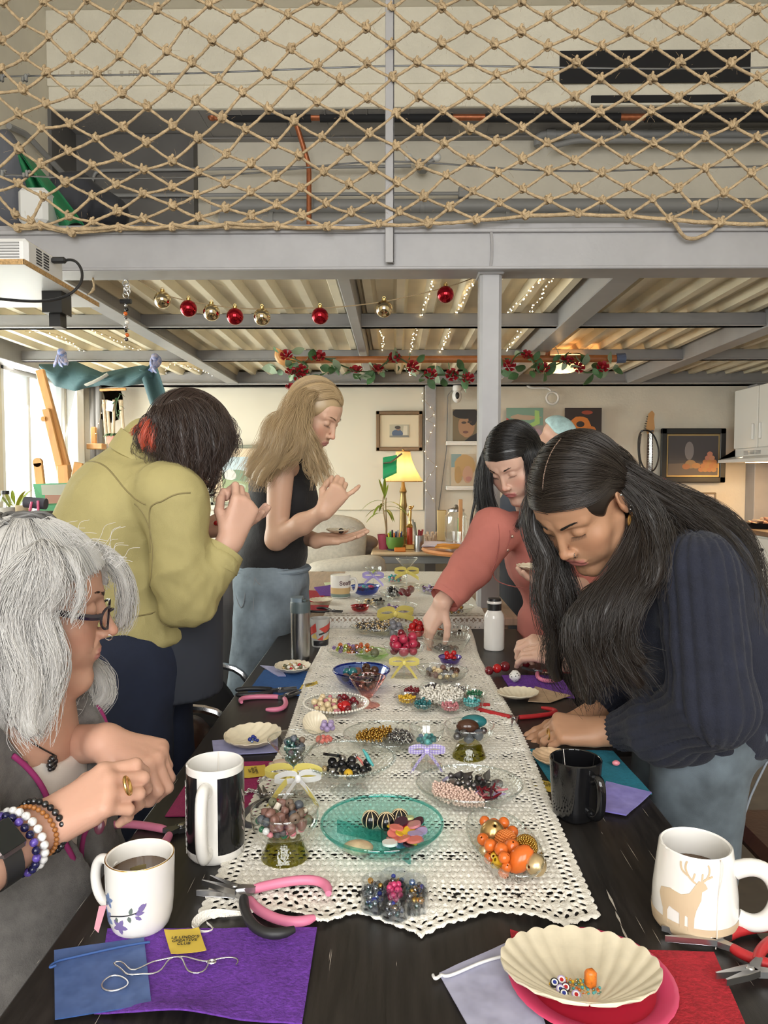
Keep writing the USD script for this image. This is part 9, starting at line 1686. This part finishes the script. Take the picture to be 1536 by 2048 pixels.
for px,py in RP+[(560,735),(620,720),(660,740),(690,742),(735,745),(775,738),(810,722),(845,745),(880,755),(920,745),(1035,735),(1070,742),(1105,715),(1150,715),(1180,742),(1225,735),(590,730),(597,748),(1120,712)]:
 for _ in range(3):M=np.eye(4);M[:3,:3]=trimesh.transformations.random_rotation_matrix(g_.uniform(size=3))[:3,:3]*g_.uniform(.8,1.4);M[:3,3]=P(px+g_.uniform(-16,16),py+g_.uniform(-8,14),Yr-.05);part('leaf',xf(lf_,M),'leaf_rose' if g_.uniform()<.72 else 'leaf_pale',t,world=True,smooth=50)
q=P(1124,728,5.3);q[2]=zdk-.02;t=thing('ceiling_lamp','glowing amber bowl lamp on the underside of the deck','lamp',q);part('shade',lathe([(0,-.13),(.08,-.12),(.15,-.08),(.175,-.03),(.17,-.02)],40),pm('amber_glass',(.8,.5,.2),.3,emit=(1,.56,.20,3.2)),t);part('mount',lathe([(0,.01),(.09,.01),(.09,-.02),(.0,-.02)],28),'copper',t)
ball_light('ceiling_lamp_bulb',q+V(0,0,-.16),.05,(1,.6,.27),40)
Yp0=2.35;a=P(0,552,Yp0);zb_=P(0,510,2.2)[2]
t=thing('projector_shelf','white melamine shelf with raw chipboard edges fixed to the beam','shelf',P(40,540,2.5));xr=P(48,505,2.3)[0]
part('board',box2((xr-.6,2.3,zb_-.0),(xr,YB-.025,zb_+.016)),pm('melamine',(.72,.72,.72),.4),t,world=True,smooth=False);part('edge',[box2((xr-.6,2.297,zb_+.0005),(xr+.001,2.300,zb_+.0165)),box2((xr-.001,2.297,zb_+.0005),(xr+.002,YB-.025,zb_+.0165))],pm('chipboard',(.45,.28,.12),.8,var=(160,.4)),t,world=True,smooth=False)
part('bracket',[box2((xr-.10,2.62,zb_-.075),(xr-.03,2.70,zb_)),box2((xr-.085,2.64,zb_-.12),(xr-.045,2.69,zb_-.07))],'black_plastic',t,world=True)
zp=zb_+.017;t=thing('projector','white projector with ventilation slots at the left end of the beam','projector',(xr-.2,2.5,zp));part('body',box2((xr-.42,2.36,zp),(xr-.02,2.62,zp+.085),.012),pm('projector_white',(.70,.70,.69),.35),t,world=True)
for j in range(3):part('vent',[box2((xr-.045-.085*j-.065,2.357,zp+.022+.009*k),(xr-.045-.085*j,2.362,zp+.026+.009*k))for k in range(6)],'pipe_grey',t,world=True,smooth=False,kind='stuff')
part('side_vent',[box2((xr-.021,2.42+.05*j,zp+.02+.009*k),(xr-.018,2.455+.05*j,zp+.024+.009*k))for j in range(2)for k in range(6)],'black_plastic',t,world=True,smooth=False,kind='stuff');part('plug',box2((xr-.02,2.52,zp+.052),(xr+.028,2.54,zp+.072),.005),'black_plastic',t,world=True)
t=thing('projector_cable','black cable curling down from the side of the projector','cable',V(xr,2.53,zp));p0=V(xr+.028,2.53,zp+.062);part('tubing',tube(spline([p0,p0+V(.045,-.01,-.014),p0+V(.066,-.03,-.07),p0+V(.040,-.05,-.12),p0+V(-.03,-.05,-.145),p0+V(-.14,-.06,-.148),p0+V(-.34,-.06,-.13)],50),.0048,8),'black_plastic',t,world=True)
Ym=3.9
pm('tent_green',(.012,.17,.065),.55);pm('tent_grey',(.10,.105,.125),.7);pm('tent_dark',(.025,.027,.036),.7)
def heap(label,cat,mat,els,sd,h=.016,nm='fabric_heap',amp=.04):
 S=SDF()
 for c_,r_ in els:S.ell(c_,r_,k=.06)
 A=np.array([c_ for c_,_ in els]);v,f_,n_=nets(S,A.min(0)-.55,A.max(0)+.55,h,folds(amp,(7,7,4),sd));return solo(nm,(v,f_),mat,label,cat,smooth=60)
Zg_=np.stack([np.stack([P(4+60*w_+(34+70*w_)*u,262+165*w_+26*u+8*math.sin(u*9+w_*3),Ym+.05*math.sin(u*13+2*w_)-.04*w_)for w_ in np.linspace(0,1,26)])for u in np.linspace(0,1,30)])
solo('fabric_drape',sheet(Zg_,.01),'tent_green','bright green shiny fabric draped over the camping gear on the mezzanine','fabric',smooth=60)
heap('dark rolled camping gear on the mezzanine floor','gear','tent_dark',[(P(150,400,Ym+.2),(.14,.15,.14)),(P(200,425,Ym+.3),(.16,.15,.10)),(P(110,440,Ym+.1),(.16,.15,.08))],5)
heap('grey fabric bag hanging at the far left of the mezzanine','bag','tent_grey',[(P(8,350,Ym),(.12,.1,.22)),(P(10,410,Ym),(.13,.1,.14))],7)
solo('white_bin',box2(P(34,446,Ym-.15),P(92,372,Ym-.15)+V(0,.25,0),.02),'white_plastic','white plastic bin with fabric in front of it on the mezzanine','bin')
for k,px in enumerate((158,256)):
 m=text('FRAGILE',.045,.0012);v=m.vertices;o=P(px,153,YC);m.vertices=np.stack([o[0]+v[:,0],YC-v[:,2],o[2]+v[:,1]],1);solo('stencil',m,pm('stencil_ink',(.56,.50,.40),.8)if k==0 else 'stencil_ink',('left','right')[k]+' faint FRAGILE stencil on the concrete beam','lettering',smooth=False)
 gl=shapely.union_all([sg.Polygon([(-.014,.04),(.014,.04),(.010,.018),(.003,.012),(.003,.004),(.010,0),(-.010,0),(-.003,.004),(-.003,.012),(-.010,.018)]).buffer(.002)]);m=extr(gl,.0012);v=m.vertices;m.vertices=np.stack([o[0]-.05+v[:,0],YC-v[:,2],o[2]+v[:,1]],1);solo('stencil',m,'stencil_ink',('left','right')[k]+' faint wineglass stencil before the FRAGILE lettering','symbol',smooth=False)
# chairs and coats beside the table
pm('leather_brown',(.055,.022,.013),.35,bump=(80,.3,.002),var=(8,.4));pm('coat_black',(.012,.013,.018),.85);pm('coat_grey',(.16,.16,.17),.85)
def chair(label,c,rz):
 t=thing('chair',label,'chair',c,rotz=rz);part('seat',box((0,0,.45),(.42,.42,.05),.02),'leather_brown',t);part('backrest',box((-.20,0,.72),(.03,.40,.32),.015),'leather_brown',t)
 for sy in(-1,1):
  part('leg',tube([(.19,sy*.19,0),(.19,sy*.19,.43)],.012,8),'chrome',t);part('leg',tube([(-.20,sy*.19,0),(-.20,sy*.19,.88)],.012,8),'chrome',t);part('armrest',tube(spline([(-.19,sy*.22,.62),(0,sy*.23,.66),(.16,sy*.23,.64),(.20,sy*.22,.55),(.20,sy*.20,.43)],18),.012,8),'chrome',t)
chair('brown leather chair with chrome tubes behind the navy sweater',(1.02,1.62,0),PI);chair('brown leather chair with a dark coat between the olive jacket and the table',(-.66,2.22,0),.1);chair('chair under the grey-haired woman, mostly hidden',(-.78,1.08,0),0)
heap('black quilted coat slung over the chair left of the table','coat','coat_black',[(V(-.86,2.15,.80),(.10,.24,.14)),(V(-.80,2.15,.62),(.12,.24,.18)),(V(-.66,2.2,.52),(.2,.2,.08)),(V(-.62,2.32,.45),(.12,.12,.22))],9,.012,'coat',.03)
heap('brown leather bag with a woven flap on the floor side of the table','bag','leather_brown',[(V(-.56,1.98,.50),(.07,.14,.14)),(V(-.56,2.0,.40),(.08,.16,.14))],11,.010,'bag',.015)
heap('grey padded jacket behind the olive jacket','jacket','coat_grey',[(P(425,1200,3.2),(.14,.14,.12)),(P(418,1260,3.2),(.13,.14,.16)),(V(P(420,1260,3.2)[0],3.2,.35),(.14,.14,.35))],13,.014,'jacket',.03)
